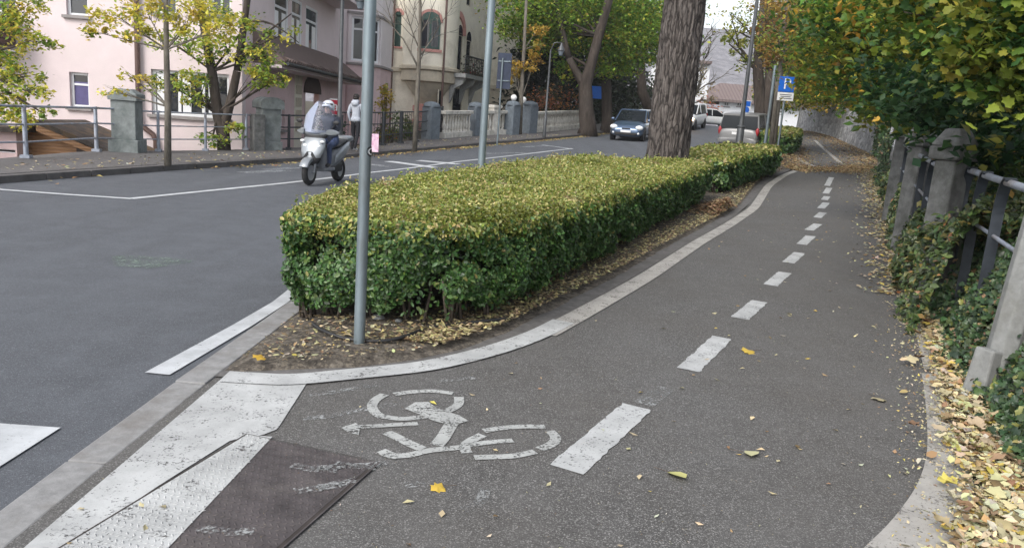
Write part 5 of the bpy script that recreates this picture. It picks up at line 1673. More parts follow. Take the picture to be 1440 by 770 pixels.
# buildings and signs far along the street
W = Wall((4.6, 66), (12.6, 66)); root = thing('far_building', 'pale far building with dark openings seen between the street tree trunks', 'building', (8, 66, 2))
hs = [W.rect((846, 143), (858, 172)), W.rect((866, 140), (880, 172)), W.rect((888, 146), (898, 172))]
mb = MB(); W.wall(mb, 1.0, W.hit(850, 128)[1], hs, depth=.4); mb.build('wall', M['far_white'], root)
for h in hs: W.window(root, h, depth=.35, frame=.12, sill=None)
mb = MB(); W.block(mb, -.3, W.L + .3, W.hit(850, 128)[1] + .003, W.hit(850, 120)[1], -3, .4); mb.build('roof', M['far_roof'], root)
W = Wall((11.6, 74), (17, 74)); root = thing('corner_house', 'white corner house with an ochre awning right beside the old trunk', 'house', (13, 74, 3))
hs = [W.rect((908, 100), (913, 112)), W.rect((902, 142), (916, 172))]
mb = MB(); W.wall(mb, 1.5, W.hit(905, 84)[1], hs); mb.build('wall', M['far_white'], root)
for h in hs: W.window(root, h, frame=.08, sill=None)
r = W.rect((895, 126), (922, 138)); mb = MB(); mb.prism([(0, r[2]), (1.0, r[2] - .1), (1.0, r[2]), (0, r[3])], W.pt(max(r[0], 0), 0, .003), W.n, (0, 0, 1), W.u, 3.0); mb.build('awning', M['awning'], root)
mb = MB(); W.block(mb, -.4, W.L, W.hit(905, 84)[1] + .003, W.hit(905, 80)[1], -4, .5); mb.build('roof', M['far_roof'], root)
c = A(837, 130, 49); root = thing('blue_sign', 'blue rectangular sign half hidden behind the dark street trees', 'sign', (c.x, 49, Hs(c.x, 49)))
MB().box(c, (1.1, .05, .75)).build('board', M['blue_sign'], root, bevel=.01)
MB().tube([(c.x - .4, 49.05, Hs(c.x, 49)), (c.x - .4, 49.05, c.z + .3)], .04, 8).build('pole', M['galv'], root)

# white house, orange shrub, bare tree and hill at the end of the street
W = Wall((20.8, 84), (33, 86)); root = thing('white_house', 'white house with a brown tiled roof at the end of the street', 'house', (24, 84, 3))
hs = [W.rect((1019, 143), (1025, 150)), W.rect((1037, 143), (1044, 150)), W.rect((1011, 156), (1018, 166))]
z1 = W.hit(1020, 139)[1]
mb = MB(); W.wall(mb, 1.5, z1, hs); mb.build('wall', M['far_white'], root)
for h in hs: W.window(root, h, frame=.1, mull=2)
mb = MB(); zr = W.hit(1020, 114)[1]
mb.add([W.pt(-.6, z1 - .1, .7), W.pt(W.L, z1 - .1, .7), W.pt(W.L, zr, -3.5), W.pt(1.2, zr, -3.5), W.pt(-.6, z1 - .1, -8), W.pt(W.L, z1 - .1, -8), W.pt(-.6, z1 - .35, .7), W.pt(W.L, z1 - .35, .7), W.pt(-.6, z1 - .35, -8), W.pt(W.L, z1 - .35, -8)], [(0, 1, 2, 3), (3, 2, 5, 4), (0, 3, 4), (6, 7, 1, 0), (8, 6, 0, 4), (1, 7, 9, 5, 2), (6, 8, 9, 7)])
mb.build('roof', M['far_roof'], root)
c = A(983, 158, 70); root = thing('shrub', 'bright orange shrub beyond the road, right of the old trunk', 'shrub', (c.x, 70, Hs(c.x, 70)), 'shrubs behind the street fence')
mb = MB()
for _ in range(6): limb(mb, (c.x, 70, Hs(c.x, 70)), c + Vector((random.uniform(-1.2, 1.2), 0, random.uniform(0, .8))), .05, .02, 5, seg=5)
mb.build('stems', M['twig'], root)
crown(root, [(tuple(c), (1.6, 1.2, 1.0), 900)], .22, [((.5, .13, .03), 3), ((.42, .1, .03), 2), ((.5, .22, .05), 1)], name='foliage')
del root['group']
yt = 60; b = Vector((A(965, 180, yt).x, yt, 2.2))
tree('bare_tree', 'almost bare tree with fine brown branches right of the old trunk', b, [b, A(962, 150, yt), A(965, 110, yt), A(970, 70, yt)], [.3, .25, .18, .1], [C(985, 125, yt, (1.1, 1, .7), 130), C(975, 105, yt, (1, 1, .8), 90), C(992, 140, yt, (.8, .8, .5), 90)], .18, [((.42, .33, .1), 2), ((.3, .24, .1), 1)], None, 'bark_pale', twigs=6,
     bare=[(A(963, 150, yt), A(1003, 100, yt) - A(963, 150, yt), 3.2, .12, 2), (A(964, 130, yt), A(1000, 70, yt) - A(964, 130, yt), 3.6, .12, 2), (A(966, 105, yt), A(985, 55, yt) - A(966, 105, yt), 3., .1, 2), (A(967, 115, yt), A(1005, 95, yt) - A(967, 115, yt), 2.8, .09, 2), (A(963, 140, yt), A(1000, 128, yt) - A(963, 140, yt), 2.4, .08, 2)])
vs, fs = [], []
xs = np.linspace(-200, 420, 90); ys = np.linspace(190, 520, 40)
for y in ys:
    for x in xs:
        t = (y - 190) / 190
        hgt = 50 * (math.sin(min(t, 1) * math.pi / 2) if t < 1 else 1.0) + 6 * mnoise.noise(Vector((x * .012, y * .012, 0))) * min(1, t) + 2.2 * mnoise.noise(Vector((x * .09, y * .09, 4))) * min(1, t) - .02 * (x - 110)
        vs.append((x, y, Hs(x, y) - 2 + max(0, hgt) - 3))
w = len(xs)
for j in range(len(ys) - 1):
    for i in range(w - 1): fs.append((j * w + i, j * w + i + 1, (j + 1) * w + i + 1, (j + 1) * w + i))
struct(MB().add(vs, fs).build('hill', M['hill'], smooth=True))

# trees, lamp and signs at the right side of the road
b = Vector((A(1072, 175, 41).x, 41, 1.2)); yt = 41
tree('street_tree', 'dark twin stemmed tree behind the silver car, with a few yellow green leaves', b, [b, A(1069, 150, yt), A(1066, 100, yt), A(1068, 60, yt), A(1075, -10, yt)], [.36, .3, .27, .24, .16],
     [C(1040, 45, yt, (.9, .9, .6), 130), C(1025, 62, yt, (.8, .8, .5), 90), C(1062, 60, yt, (.9, .9, .8), 200), C(1050, 90, yt, (.7, .7, .5), 80), C(1070, 20, yt, (1.1, 1, 1), 200), C(1082, 62, yt - .5, (.7, .7, .6), 140), C(1030, 20, yt, (.8, .8, .5), 40)],
     .2, [((.34, .33, .05), 2), ((.22, .26, .05), 2), ((.14, .19, .04), 1)], None, 'bark_dark', twigs=4, limb_r=.24,
     extra=[(b + Vector((.15, 0, .2)), A(1084, 100, yt), .34, .28, 6, 0, .02, 10), (A(1084, 100, yt), A(1082, -10, yt), .28, .2, 6, 0, .03, 10), (A(1066, 100, yt), A(1018, 40, yt), .1, .03, 7), (A(1040, 66, yt), A(1028, 20, yt), .05, .015, 6), (A(1066, 90, yt), A(1035, 85, yt), .06, .015, 6)])
BR = [((.32, .19, .06), 3), ((.42, .28, .07), 2), ((.24, .15, .06), 1.5), ((.4, .34, .1), .7)]
for px0, px1, yy, cl, lab in ((1086, 1108, 28.5, [(1080, 12, .7, 170), (1092, 40, .65, 170), (1076, 50, .5, 110), (1100, 70, .55, 120), (1070, 85, .45, 80), (1100, 10, .7, 150), (1085, 75, .5, 110)], 'young tree with brown autumn leaves, left one beside the parking sign'),
                              (1091, 1108, 29.6, [(1118, 20, .7, 170), (1126, 55, .6, 140), (1112, 45, .6, 130), (1130, 30, .6, 130), (1118, 82, .5, 90)], 'young tree with brown autumn leaves, its stem right in front of the parking sign')):
    b = A(px0, 192, yy); b.z = Hs(b.x, yy)
    tree('sapling', lab, b, [b, A(px0 + (px1 - px0) * .3, 130, yy), A(px0 + (px1 - px0) * .6, 75, yy), A(px1, -20, yy)], [.09, .08, .065, .04], [C(x, y, yy, (r, r, r * .9), n) for x, y, r, n in cl], .14, BR, 'deciduous street trees', 'bark_pale', cat='sapling', twigs=4, limb_r=.4)
b = A(1040, 196, 27); b.z = Hs(b.x, 27); t = A(1064, -15, 27)
root = thing('street_lamp', 'dark lamp post with a thick foot in front of the silver car', 'street lamp', b, 'dark street lamps')
MB().tube([b, b + Vector((0, 0, 1.25)), b + Vector((0, 0, 1.32)), b + Vector((0, 0, 1.6)), (b.x, b.y, t.z)], [.13, .125, .085, .075, .055], 14).build('post', M['lamp_post'], root, smooth=40)
MB().lathe(b + Vector((0, 0, 1.3)), [(.13, -.03), (.15, 0), (.13, .03), (.09, .06)], 14).build('collar', M['lamp_post'], root, smooth=True)
l = Vector((b.x - .5, b.y - .3, t.z)); mb = MB(); mb.tube([(b.x, b.y, t.z), (b.x - .2, b.y - .1, t.z + .4), (l.x, l.y, l.z + .35)], .035, 8); mb.build('arm', M['lamp_post'], root)
MB().lathe(l, [(.001, -.25), (.16, -.15), (.19, 0), (.2, .04), (.1, .2), (.03, .36)], 14).build('lantern', M['lamp_glass'], root, smooth=True)
b = A(1077, 193, 27.5); b.z = Hs(b.x, 27.5); t = A(1090, 92, 27.5)
MBp = thing('metal_pole', 'pale grey metal pole left of the saplings at the parking sign', 'pole', b, 'galvanised poles in the hedge bed')
MB().tube([b, (b.x, b.y, t.z)], .055, 12).build('shaft', M['galv'], MBp, smooth=40)
MB().tube([b, b + Vector((0, 0, .25))], .08, 12).build('foot', M['white'], MBp, smooth=40)
# parking sign
c = A(1106, 124, 26.6); b = Vector((c.x, 26.65, Hs(c.x, 26.6)))
root = thing('parking_sign', 'blue parking sign with a white letter P and a white plate below', 'traffic sign', b)
MB().tube([b, (b.x, b.y, c.z + .4)], .035, 10).build('pole', M['galv'], root, smooth=40)
MB().box(c + Vector((0, 0, .12)), (.54, .025, .5)).build('blue_panel', M['blue_sign'], root, bevel=.006)
text('letter', 'P', .5, c + Vector((0, -.018, .12)), (R(90), 0, 0), 'white_sign', root)
MB().box(c + Vector((0, 0, -.28)), (.54, .025, .27)).build('white_plate', M['white_sign'], root, bevel=.005)
mb = MB()
for z, w in ((-.22, .4), (-.28, .34), (-.34, .42)): mb.box(c + Vector((0, -.016, z)), (w, .004, .022))
mb.build('plate_lines', M['sign_back'], root)
c = A(1049, 151, 44.5); b = Vector((c.x, 44.6, Hs(c.x, 44.5)))
root = thing('road_sign', 'small blue and white road sign left of the twin stemmed tree', 'traffic sign', b)
MB().tube([b, (b.x, b.y, c.z + .35)], .035, 8).build('pole', M['galv'], root, smooth=40)
MB().box(c, (.52, .025, .75)).build('white_panel', M['white_sign'], root, bevel=.006)
MB().box(c + Vector((0, -.016, .2)), (.46, .01, .28)).build('blue_panel', M['blue_sign'], root)
mb = MB(); mb.add([(c.x + .2 * math.cos(a), c.y - .019, c.z - .15 + .2 * math.sin(a)) for a in np.linspace(0, 6.0, 16)], [tuple(range(16))]); mb.build('blue_disc', M['blue_sign'], root)

# ------------------------------------------------------------------ right side: stone wall, posts, railing, ivy, bank
WT = lambda y: float(np.interp(y, [20, 27, 30.7, 36, 42, 50, 64], [.35, .75, 1.0, 1.6, 2.0, 1.95, 1.7]))
wl = resample(by_y(fenceR, list(np.arange(26.5, 64, .6)), .0), .6)
root = None
rings = []
for i, p in enumerate(wl):
    d = (wl[min(i + 1, len(wl) - 1)] - wl[max(i - 1, 0)]).normalized(); q = Vector((d.y, -d.x))
    z = Hs(p.x, p.y); h = WT(p.y) + .05 * mnoise.noise(Vector((p.x, p.y, 0)) * .9)
    b = p + q * .5; a0_ = p + q * (.10 + .02 * mnoise.noise(Vector((p.x * 2, p.y * 2, 5)))); f0 = p
    rings.append([(f0.x, f0.y, z - .4), (a0_.x, a0_.y, z + h), (b.x, b.y, z + h + .03), (b.x, b.y, z - .4)])
tag(MB().loft(rings).build('stone_wall', M['stonewall']), 'grey rubble stone retaining wall curving along the far bike path', 'wall')

# bank
vs, fs = [], []
ysn = list(np.arange(-4, 66, .7)); nn_ = 22
for y in ysn:
    x0 = float(interp(fenceR, y)) + .25 + (.3 if y > 27 else 0)
    for k in range(nn_ + 1):
        d = 14 * (k / nn_) ** 1.5
        base = WT(y) + .05 if y > 27 else float(np.interp(y, [-4, 20, 27], [.1, .25, WT(27)]))
        x = x0 + d
        z = Hs(x0, y) + base - .12 * (k == 0) + 6.5 * (1 - math.exp(-d * .14)) + .25 * mnoise.noise(Vector((x * .7, y * .7, 0))) * min(1, d)
        vs.append((x, y - d * .12, z))
for j in range(len(ysn) - 1):
    for k in range(nn_): fs.append((j * (nn_ + 1) + k, j * (nn_ + 1) + k + 1, (j + 1) * (nn_ + 1) + k + 1, (j + 1) * (nn_ + 1) + k))
bank = struct(MB().add(vs, fs).build('bank', M['bank'], smooth=True))
struct(strip(MB(), by_y(pathRgt, list(np.arange(-4, 62, .5)), .1), by_y(fenceR, list(np.arange(-4, 62, .5)), .6), .0, 4, 150).build('verge', M['soil'], smooth=True))

G_RP = 'concrete posts of the bike path railing'


def cap_post(label, c, z0, z1, w, cw, rz, m='concrete'):
    root = thing('concrete_post', label, 'post', (c[0], c[1], z0), G_RP)
    hb = z1 - .3
    MB().box((c[0], c[1], (z0 - .2 + hb) / 2), (w, w, hb - z0 + .2), rz, taper=.88).build('shaft', M[m], root, bevel=.02)
    mb = MB(); mb.box((c[0], c[1], hb + .065), (cw, cw, .13), rz); mb.box((c[0], c[1], hb + .215), (cw * .998, cw * .998, .17), rz, taper=.5)
    mb.build('cap', M[m], root, bevel=.025)


PC = {}
for k, (px, pyt, Y, w, cw, lab) in enumerate(((1348, 181, 7.5, .25, .32, 'capped concrete post of the right railing, nearest of the three with a pointed cap'),
                                              (1300, 176, 11.2, .26, .33, 'capped concrete post in the middle of the three at the right verge'),
                                              (1277, 171, 14.6, .27, .34, 'farthest capped concrete post at the right verge, half hidden by ivy'))):
    c = A(px, pyt, Y); PC[k] = c
    cap_post(lab, (c.x, c.y), Hs(c.x, c.y), c.z, w, cw, .42)
# near pale post with its foot
c = Vector((3.16, 4.78, 0)); root = thing('concrete_post', 'pale slanting concrete post at the right picture edge in the ivy', 'post', c, G_RP)
mb = MB(); lean = .075
rg = []
for z, w in ((-.15, .105), (.9, .1), (1.38, .095)):
    rg.append([(c.x + lean * z + w * math.cos(a + .5), c.y + w * math.sin(a + .5), z) for a in [math.pi / 4 * j + math.pi / 8 for j in range(8)]])
mb.loft(rg); mb.build('shaft', M['concrete_light'], root, bevel=.008)
mb = MB(); mb.box((c.x - .12, c.y - .05, .12), (.12, .16, .45), .4, ry=.12, taper=.8); mb.build('foot', M['concrete_light'], root, bevel=.015)


def pipe_rail(label, a, b, z1, z0, hoops, sect):
    a, b = Vector(a), Vector(b)
    root = thing('railing', label, 'railing', (a.x, a.y, Hs(a.x, a.y)), 'railing along the right verge')
    d = (b - a); d.z = 0; d.normalize(); q = Vector((d.y, -d.x, 0))
    MB().tube([a + Vector((0, 0, 0)), b], .028, 14).build('top_rail', M['rail'], root, smooth=40)
    dz = Vector((0, 0, z0))
    MB().tube([a - dz, b - dz], .016, 10).build('lower_rail', M['rail'], root, smooth=40)
    for t in hoops:
        p = a.lerp(b, t); g = Hs(p.x, p.y)
        prof = [(0.0, g - p.z), (0.0, -.28)] + [(-.0 + .19 * (1 - math.cos(s)), -.28 + .31 * math.sin(s)) for s in np.linspace(.1, 1.9, 11)]
        mb = MB(); rings = []
        for i, (u, z) in enumerate(prof):
            cc = p + d * (u - .1) + Vector((0, 0, z))
            j = min(i + 1, len(prof) - 1); i0 = max(i - 1, 0)
            tg = Vector((prof[j][0] - prof[i0][0], prof[j][1] - prof[i0][1])).normalized()
            nx = d * (-tg.y) + Vector((0, 0, tg.x))
            wq = q * .04; tk = nx * .007
            rings.append([cc - wq - tk, cc + wq - tk, cc + wq + tk, cc - wq + tk])
        mb.loft(rings); mb.build('bracket', M['bracket'], root)


z1 = A(1352, 238, 7.5).z
pipe_rail('grey pipe railing with dark curved brackets at the right edge', (4.28, 7.45, z1), (3.24, 4.8, 1.335), 0, .42, (.3, .62, .03), 0)
pipe_rail('dark railing section between the two nearer capped posts', (PC[1].x, PC[1].y, PC[1].z - .42), (PC[0].x, PC[0].y, PC[0].z - .42), 0, .42, (.25, .55, .85), 0)
pipe_rail('dark railing section between the two farther capped posts', (PC[2].x, PC[2].y, PC[2].z - .42), (PC[1].x, PC[1].y, PC[1].z - .42), 0, .42, (.3, .65), 0)

# ivy on the verge and over the wall
IVY = [((.042, .08, .034), 3), ((.065, .11, .045), 3), ((.1, .15, .06), 1.6), ((.027, .05, .024), 2.4), ((.25, .25, .08), .4), ((.24, .16, .09), .6)]


def ivy(name, y0, y1, n, size, prof, pal=IVY):
    y = rng.uniform(y0, y1, n) if y1 - y0 < 12 else y0 + (y1 - y0) * rng.random(n) ** 1.35
    u = rng.random(n)
    ds = np.array([p[0] for p in prof]); hs_ = np.array([p[1] for p in prof])
    d = ds[0] + (ds[-1] - ds[0]) * u
    x = np.array(interp(fenceR, y)) + d
    lum = .5 + .5 * np.sin(y * 2.3 + 1.3 * d * 3) * np.sin(y * .9 + 2 + d * 5)
    front = np.sin(y * 3.1) * .07 + np.sin(y * 1.27 + 1) * .1
    hh = np.interp(d - front, ds, hs_) * (.7 + .5 * lum)
    z = H(x, y) + hh - np.abs(rng.normal(0, .05, n)) + (rng.random(n) < .08) * rng.uniform(0, .15, n)
    ok = (hh > .015)
    p = np.column_stack([x, y, z])[ok]
    nr = rng.normal(size=(len(p), 3)) * .6 + np.array([-.5, -.25, .75])
    c = pick(pal, len(p), .22)
    return leaves(name, p, nr, size * rng.uniform(.5, 1.3, len(p)) * (1 + .035 * np.maximum(0, p[:, 1] - 6)), c, T_MAPLE if y1 < 8 else T_LEAF, M['leaf_hedge'])


pr = [(-.28, 0.0), (-.2, .06), (-.08, .22), (.04, .5), (.25, .85), (.6, 1.1), (1.1, 1.5)]
tag(ivy('ivy', 3.4, 7.2, 15000, .056, pr), kind='stuff')
tag(ivy('ivy', 6.3, 19.5, 42000, .082, [(-.48, 0.0), (-.38, .34), (-.25, .78), (-.05, 1.02), (.3, 1.1), (.7, 1.2), (1.3, 1.6)], [((.05, .085, .03), 3), ((.085, .12, .04), 2.5), ((.13, .14, .045), 1.3), ((.03, .05, .02), 2), ((.2, .17, .05), .5), ((.22, .12, .05), .3)]), kind='stuff')
tag(ivy('ivy', 19, 27, 9000, .085, [(-.6, 0.0), (-.45, .1), (-.2, .28), (.2, .45), (.7, .6), (1.3, .9)]), kind='stuff')
# ivy hanging over the wall in two places
pts = []
for yc, w, k in ((32.2, .55, 1000), (34.2, .35, 500), (28.2, .8, 900)):
    y = rng.normal(yc, w * .5, k); x = interp(fenceR, y) - .06 + rng.normal(0, .07, k); hh = np.array([WT(v) for v in y])
    pts.append(np.column_stack([x, y, H(x, y) + rng.random(k) ** .7 * (hh + .25)]))
pts = np.concatenate(pts)
tag(leaves('wall_ivy', pts, rng.normal(size=(len(pts), 3)) * .5 + np.array([-.8, -.4, .4]), .14, pick(IVY, len(pts), .2), T_LEAF, M['leaf_hedge']), kind='stuff')
# undergrowth covering the bank
k = 30000
y = -2 + 66 * rng.random(k) ** 1.2; d = .2 + 9 * rng.random(k) ** 1.5
x0 = np.array(interp(fenceR, y)) + .25 + np.where(y > 27, .3, 0)
bs_ = np.where(y > 27, np.interp(y, [20, 27, 30.7, 36, 42, 50, 64], [.35, .75, 1.0, 1.6, 2.0, 1.95, 1.7]) + .05, np.interp(y, [-4, 20, 27], [.1, .25, .75]))
z = H(x0, y) + bs_ + 6.5 * (1 - np.exp(-d * .14)) + rng.random(k) ** 2 * .7
pts = np.column_stack([x0 + d, y - d * .12, z])
tag(leaves('undergrowth', pts, rng.normal(size=(k, 3)) * .7 + np.array([-.6, -.4, .6]), .16 * rng.uniform(.6, 1.3, k) * (1 + .012 * np.maximum(0, y)), pick([((.02, .045, .016), 3), ((.035, .07, .022), 2.5), ((.07, .1, .025), 1), ((.2, .18, .04), .2)], k, .2), T_LEAF, M['leaf']), kind='stuff')

# trees on the bank
OL = [((.19, .23, .035), 3), ((.32, .3, .05), 1.5), ((.09, .16, .028), 3), ((.035, .085, .022), 2.8), ((.44, .31, .05), .25)]
DG = [((.02, .052, .022), 3), ((.034, .08, .026), 2.5), ((.07, .115, .028), 1.), ((.22, .22, .045), .25)]
MX = [((.085, .18, .03), 2.4), ((.2, .26, .036), 3.2), ((.3, .29, .045), 1.3), ((.46, .28, .04), .7), ((.045, .1, .024), 1.6)]
FX = [((.13, .23, .03), 2.4), ((.27, .31, .04), 3.2), ((.38, .33, .045), 1.4), ((.07, .14, .025), 1.6), ((.42, .27, .045), .5)]
G_B = 'trees and bushes on the right bank'


def bank_tree(lab, base, cl, size, pal, template=T_LEAF, name='bank_tree', tw=3, r0=.16, mult=2.0, sub=.26):
    b = Vector((base[0], base[1], base[2])); top = b.lerp(Vector(cl[0][0]), .0)
    cz = sum(c[0][2] for c in cl) / len(cl); cx = sum(c[0][0] for c in cl) / len(cl); cy = sum(c[0][1] for c in cl) / len(cl)
    t = Vector((b.x * .6 + cx * .4, b.y * .6 + cy * .4, max(cz + .8, b.z + 2.)))
    tree(name, lab, b, [b, b.lerp(t, .35), b.lerp(t, .7), t], [r0, r0 * .85, r0 * .65, r0 * .35], cl, size, pal, G_B, 'bark_dark', template, sub, tw, .4, .25, jit=.22, mult=mult)


bank_tree('nearest maple with large olive and yellow leaves hanging in at the top right corner', (6.4, 6.6, 1.2),
          [C(1425, 25, 5.6, (.5, .5, .4), 230), C(1375, 20, 6.3, (.6, .5, .42), 260), C(1395, 60, 5.9, (.5, .5, .35), 220), C(1432, 80, 5.5, (.45, .4, .4), 190), C(1330, 45, 6.8, (.5, .5, .3), 190), C(1345, 10, 7, (.7, .5, .4), 260), C(1405, 105, 6.0, (.35, .4, .22), 100), C(1438, 130, 5.6, (.3, .3, .2), 70), C(1290, 12, 7.5, (.6, .5, .35), 200), C(1445, 50, 5.8, (.5, .5, .5), 200), C(1400, 0, 7.2, (1.1, .5, .5), 260)], .08, OL, T_MAPLE, mult=3.2, sub=.2)
bank_tree('dark green bush leaning out between the railing posts and the maple', (6.9, 9.6, 1.2),
          [C(1330, 150, 9.2, (.8, .7, .55), 480), C(1400, 160, 8.4, (.8, .7, .5), 480), C(1370, 120, 9.4, (.9, .8, .6), 560), C(1430, 195, 7.6, (.7, .6, .4), 320), C(1300, 110, 10.2, (.8, .7, .6), 460), C(1410, 230, 7.4, (.5, .5, .3), 180), C(1420, 120, 8.6, (.9, .8, .6), 420)], .13, DG, T_LEAF, 'bank_bush', r0=.09)
bank_tree('maple with green and orange tinged leaves above the middle capped post', (9.6, 14, 1.8),
          [C(1260, 70, 13, (1.0, .9, .7), 620), C(1225, 35, 13.5, (1.1, .9, .8), 640), C(1290, 35, 12.5, (1., .9, .7), 560), C(1245, 115, 13.5, (.9, .8, .6), 480), C(1285, 130, 13, (.8, .8, .5), 380), C(1225, 75, 14, (.9, .8, .5), 380), C(1250, 10, 13, (1.1, 1, .7), 520), C(1270, 155, 13.8, (.6, .6, .35), 200), C(1310, 85, 12.4, (.8, .8, .7), 420)], .15, MX)
bank_tree('yellow leaved bush hanging over the near end of the stone wall', (13.5, 24, 2.6),
          [C(1232, 122, 23, (.9, .8, .5), 380), C(1246, 142, 22, (.7, .7, .4), 300), C(1222, 132, 25, (.8, .7, .4), 280), C(1258, 160, 20.5, (.55, .5, .35), 200), C(1208, 112, 27, (1.1, 1, .55), 400), C(1265, 140, 19, (.8, .8, .6), 340)], .17, [((.38, .25, .035), 1.6), ((.2, .2, .035), 2), ((.09, .13, .025), 2.2), ((.04, .07, .02), 1)], T_LEAF, 'bank_bush', r0=.09)
bank_tree('tall green bank tree left of the orange tinged maple', (14.5, 22, 2.8),
          [C(1190, 40, 22, (1.8, 1.5, 1.2), 950), C(1195, 85, 22.5, (1.6, 1.4, 1.0), 850), C(1215, 10, 21, (1.7, 1.5, 1.0), 750), C(1172, 70, 24, (1.5, 1.3, 1), 700), C(1222, 100, 21, (1.2, 1.2, .8), 500), C(1205, 55, 24, (2, 1.5, 1.4), 750)], .17, MX)
bank_tree('yellow green bank tree above the middle of the stone wall', (18.8, 34, 4.0),
          [C(1165, 30, 33, (2.2, 2, 1.6), 950), C(1160, 75, 34, (2.0, 1.8, 1.4), 900), C(1178, 110, 34, (2.1, 1.8, 1.0), 800), C(1150, 105, 36, (1.8, 1.6, 1.1), 700), C(1185, 130, 33, (1.5, 1.3, .7), 450), C(1145, 10, 34, (1.8, 1.6, 1.3), 600), C(1142, 60, 36, (1.4, 1.3, 1.5), 500), C(1185, 60, 36, (2, 2, 2), 700)], .2, FX)
bank_tree('bank tree with golden leaves above the far bend of the stone wall', (22.5, 47, 4.6),
          [C(1142, 95, 47, (2.2, 2, 1.8), 800), C(1158, 125, 46, (2.2, 2, 1.1), 700), C(1132, 125, 49, (1.8, 1.6, 1.0), 600), C(1130, 70, 49, (1.8, 1.6, 1.8), 600), C(1122, 100, 52, (1.6, 1.6, 1.6), 500), C(1175, 90, 48, (2.6, 2, 2.4), 700), C(1125, 20, 50, (2.2, 2, 2.4), 600), C(1150, 40, 50, (3, 2, 2.6), 800)], .24, [((.2, .2, .03), 3), ((.36, .26, .04), 2.2), ((.1, .15, .025), 2), ((.06, .09, .02), 1)])
bank_tree('bank tree at the far end of the path behind the parking sign', (24.5, 60, 4.4),
          [C(1112, 125, 60, (2.2, 2, 1.6), 500), C(1118, 85, 60, (2.4, 2, 2), 600), C(1100, 135, 62, (2, 2, 1.2), 400), C(1128, 45, 62, (3, 2, 2.8), 700), C(1092, 118, 64, (1.8, 2, 1.6), 300)], .28, FX)

# ------------------------------------------------------------------ fallen leaves
TAN = [((.46, .4, .25), 3), ((.54, .48, .27), 2.4), ((.33, .24, .13), 1.6), ((.52, .4, .1), .7), ((.24, .16, .09), 1.), ((.46, .43, .33), 1.4)]
ORG = [((.4, .28, .14), 3), ((.33, .21, .11), 2.2), ((.46, .38, .2), 2.), ((.22, .14, .08), 1.3)]


def litter(name, x, y, size, pal, template=T_LEAF, dz=.02, pile=.0, curl=1.6):
    n = len(x)
    z = H(x, y) + dz + rng.random(n) * pile
    nr = rng.normal(size=(n, 3)) * (.22 if np.max(pile) < .04 else .42); nr[:, 2] = 1
    o = leaves(name, np.column_stack([x, y, z]), nr, size * rng.uniform(.5, 1.3, n), pick(pal, n, .16), template, M['litter'], curl=curl)
    return tag(o, kind='stuff')


def edge_scatter(y0, y1, n, line, off, spread, power=1.):
    y = y0 + (y1 - y0) * rng.random(n) ** power
    return np.array(interp(line, y)) + off + np.abs(rng.normal(0, 1, n)) * spread * np.where(rng.random(n) < .5, 1, 1), y


y = rng.uniform(2.0, 9, 13000); x = np.array(interp(pathRgt, y)) + .24 + rng.normal(0, .19, len(y)) + np.clip(4. - y, 0, 1.5) * .2
ok = (x < np.array(interp(fenceR, y)) + .3) & (rng.random(len(y)) < np.clip((x - np.array(interp(pathRgt, y)) - .02 - np.clip(4.0 - y, 0, 1.5) * .17) / .18, .03, 1))
litter('leaf_litter', x[ok], y[ok], .055, TAN, T_OVAL, .02, .06, 3.)
y = rng.uniform(2.0, 8, 9000); x = np.array(interp(pathRgt, y)) + .24 + rng.normal(0, .19, len(y)) + np.clip(4. - y, 0, 1.5) * .2
litter('leaf_litter', x, y, .02, TAN, T_LEAF, .02, .06, 3.)
y = rng.uniform(2.0, 7, 800); x = np.array(interp(pathRgt, y)) + .36 + rng.normal(0, .17, len(y)) + np.clip(4. - y, 0, 1.5) * .2
litter('leaf_litter', x, y, .085, TAN, T_MAPLE, .055, .03, 3.)
y = rng.uniform(8, 28, 7000); x = np.array(interp(pathRgt, y)) + .12 + rng.normal(0, .26, len(y))
litter('leaf_litter', x, y, .075, TAN, T_LEAF, .025, .03)
# the band of leaves lying across the path, and the leaves beyond it
t = rng.random(4200); x = 9.0 + 3.6 * t; y = 25.7 + 1.7 * t + rng.normal(0, .55, len(t)) + .3 * np.sin(t * 9)
litter('leaf_litter', x, y, .085, ORG, T_LEAF, .025, .05)
y = 27 + 30 * rng.random(7000) ** 1.3; w = rng.random(len(y)); a_ = np.array(interp(pathRgt, y)); l_ = np.array(interp(pathLft, y))
x = np.where(w < .6, a_ + .2 - np.abs(rng.normal(0, .8, len(y))), l_ + np.abs(rng.normal(0, .5, len(y))) - .2)
litter('leaf_litter', x, y, .1, ORG, T_LEAF, .025, .03)
# bed: between hedge and edging, and the bare corner
y = 4.9 + 19 * rng.random(7500) ** 1.5; e = np.interp(y, [p[1] for p in bl_line], [p[0] for p in bl_line])
x = e - .08 - np.abs(rng.normal(0, .3, len(y)))
litter('bed_litter', x, y, .045 , [((.42, .36, .2), 3), ((.48, .43, .2), 2.4), ((.26, .19, .11), 2.4), ((.16, .12, .07), 1.4)], T_LEAF, .075, .02)
y = rng.uniform(4.3, 6.2, 3600); x = rng.uniform(-1.55, .2, 3600); e = np.interp(y, [p[1] for p in bl_line], [p[0] for p in bl_line]); ok = x < e - .06
litter('bed_litter', x[ok], y[ok], .022, [((.2, .15, .09), 3), ((.32, .26, .15), 1.2), ((.1, .075, .05), 3)], T_LEAF, .08, .01)
y = rng.uniform(4.3, 5.6, 420); x = rng.uniform(-1.5, -.1, 420); e = np.interp(y, [p[1] for p in bl_line], [p[0] for p in bl_line]); ok = x < e - .08
litter('bed_litter', x[ok], y[ok], .04, TAN, T_OVAL, .07, .02, 3.)
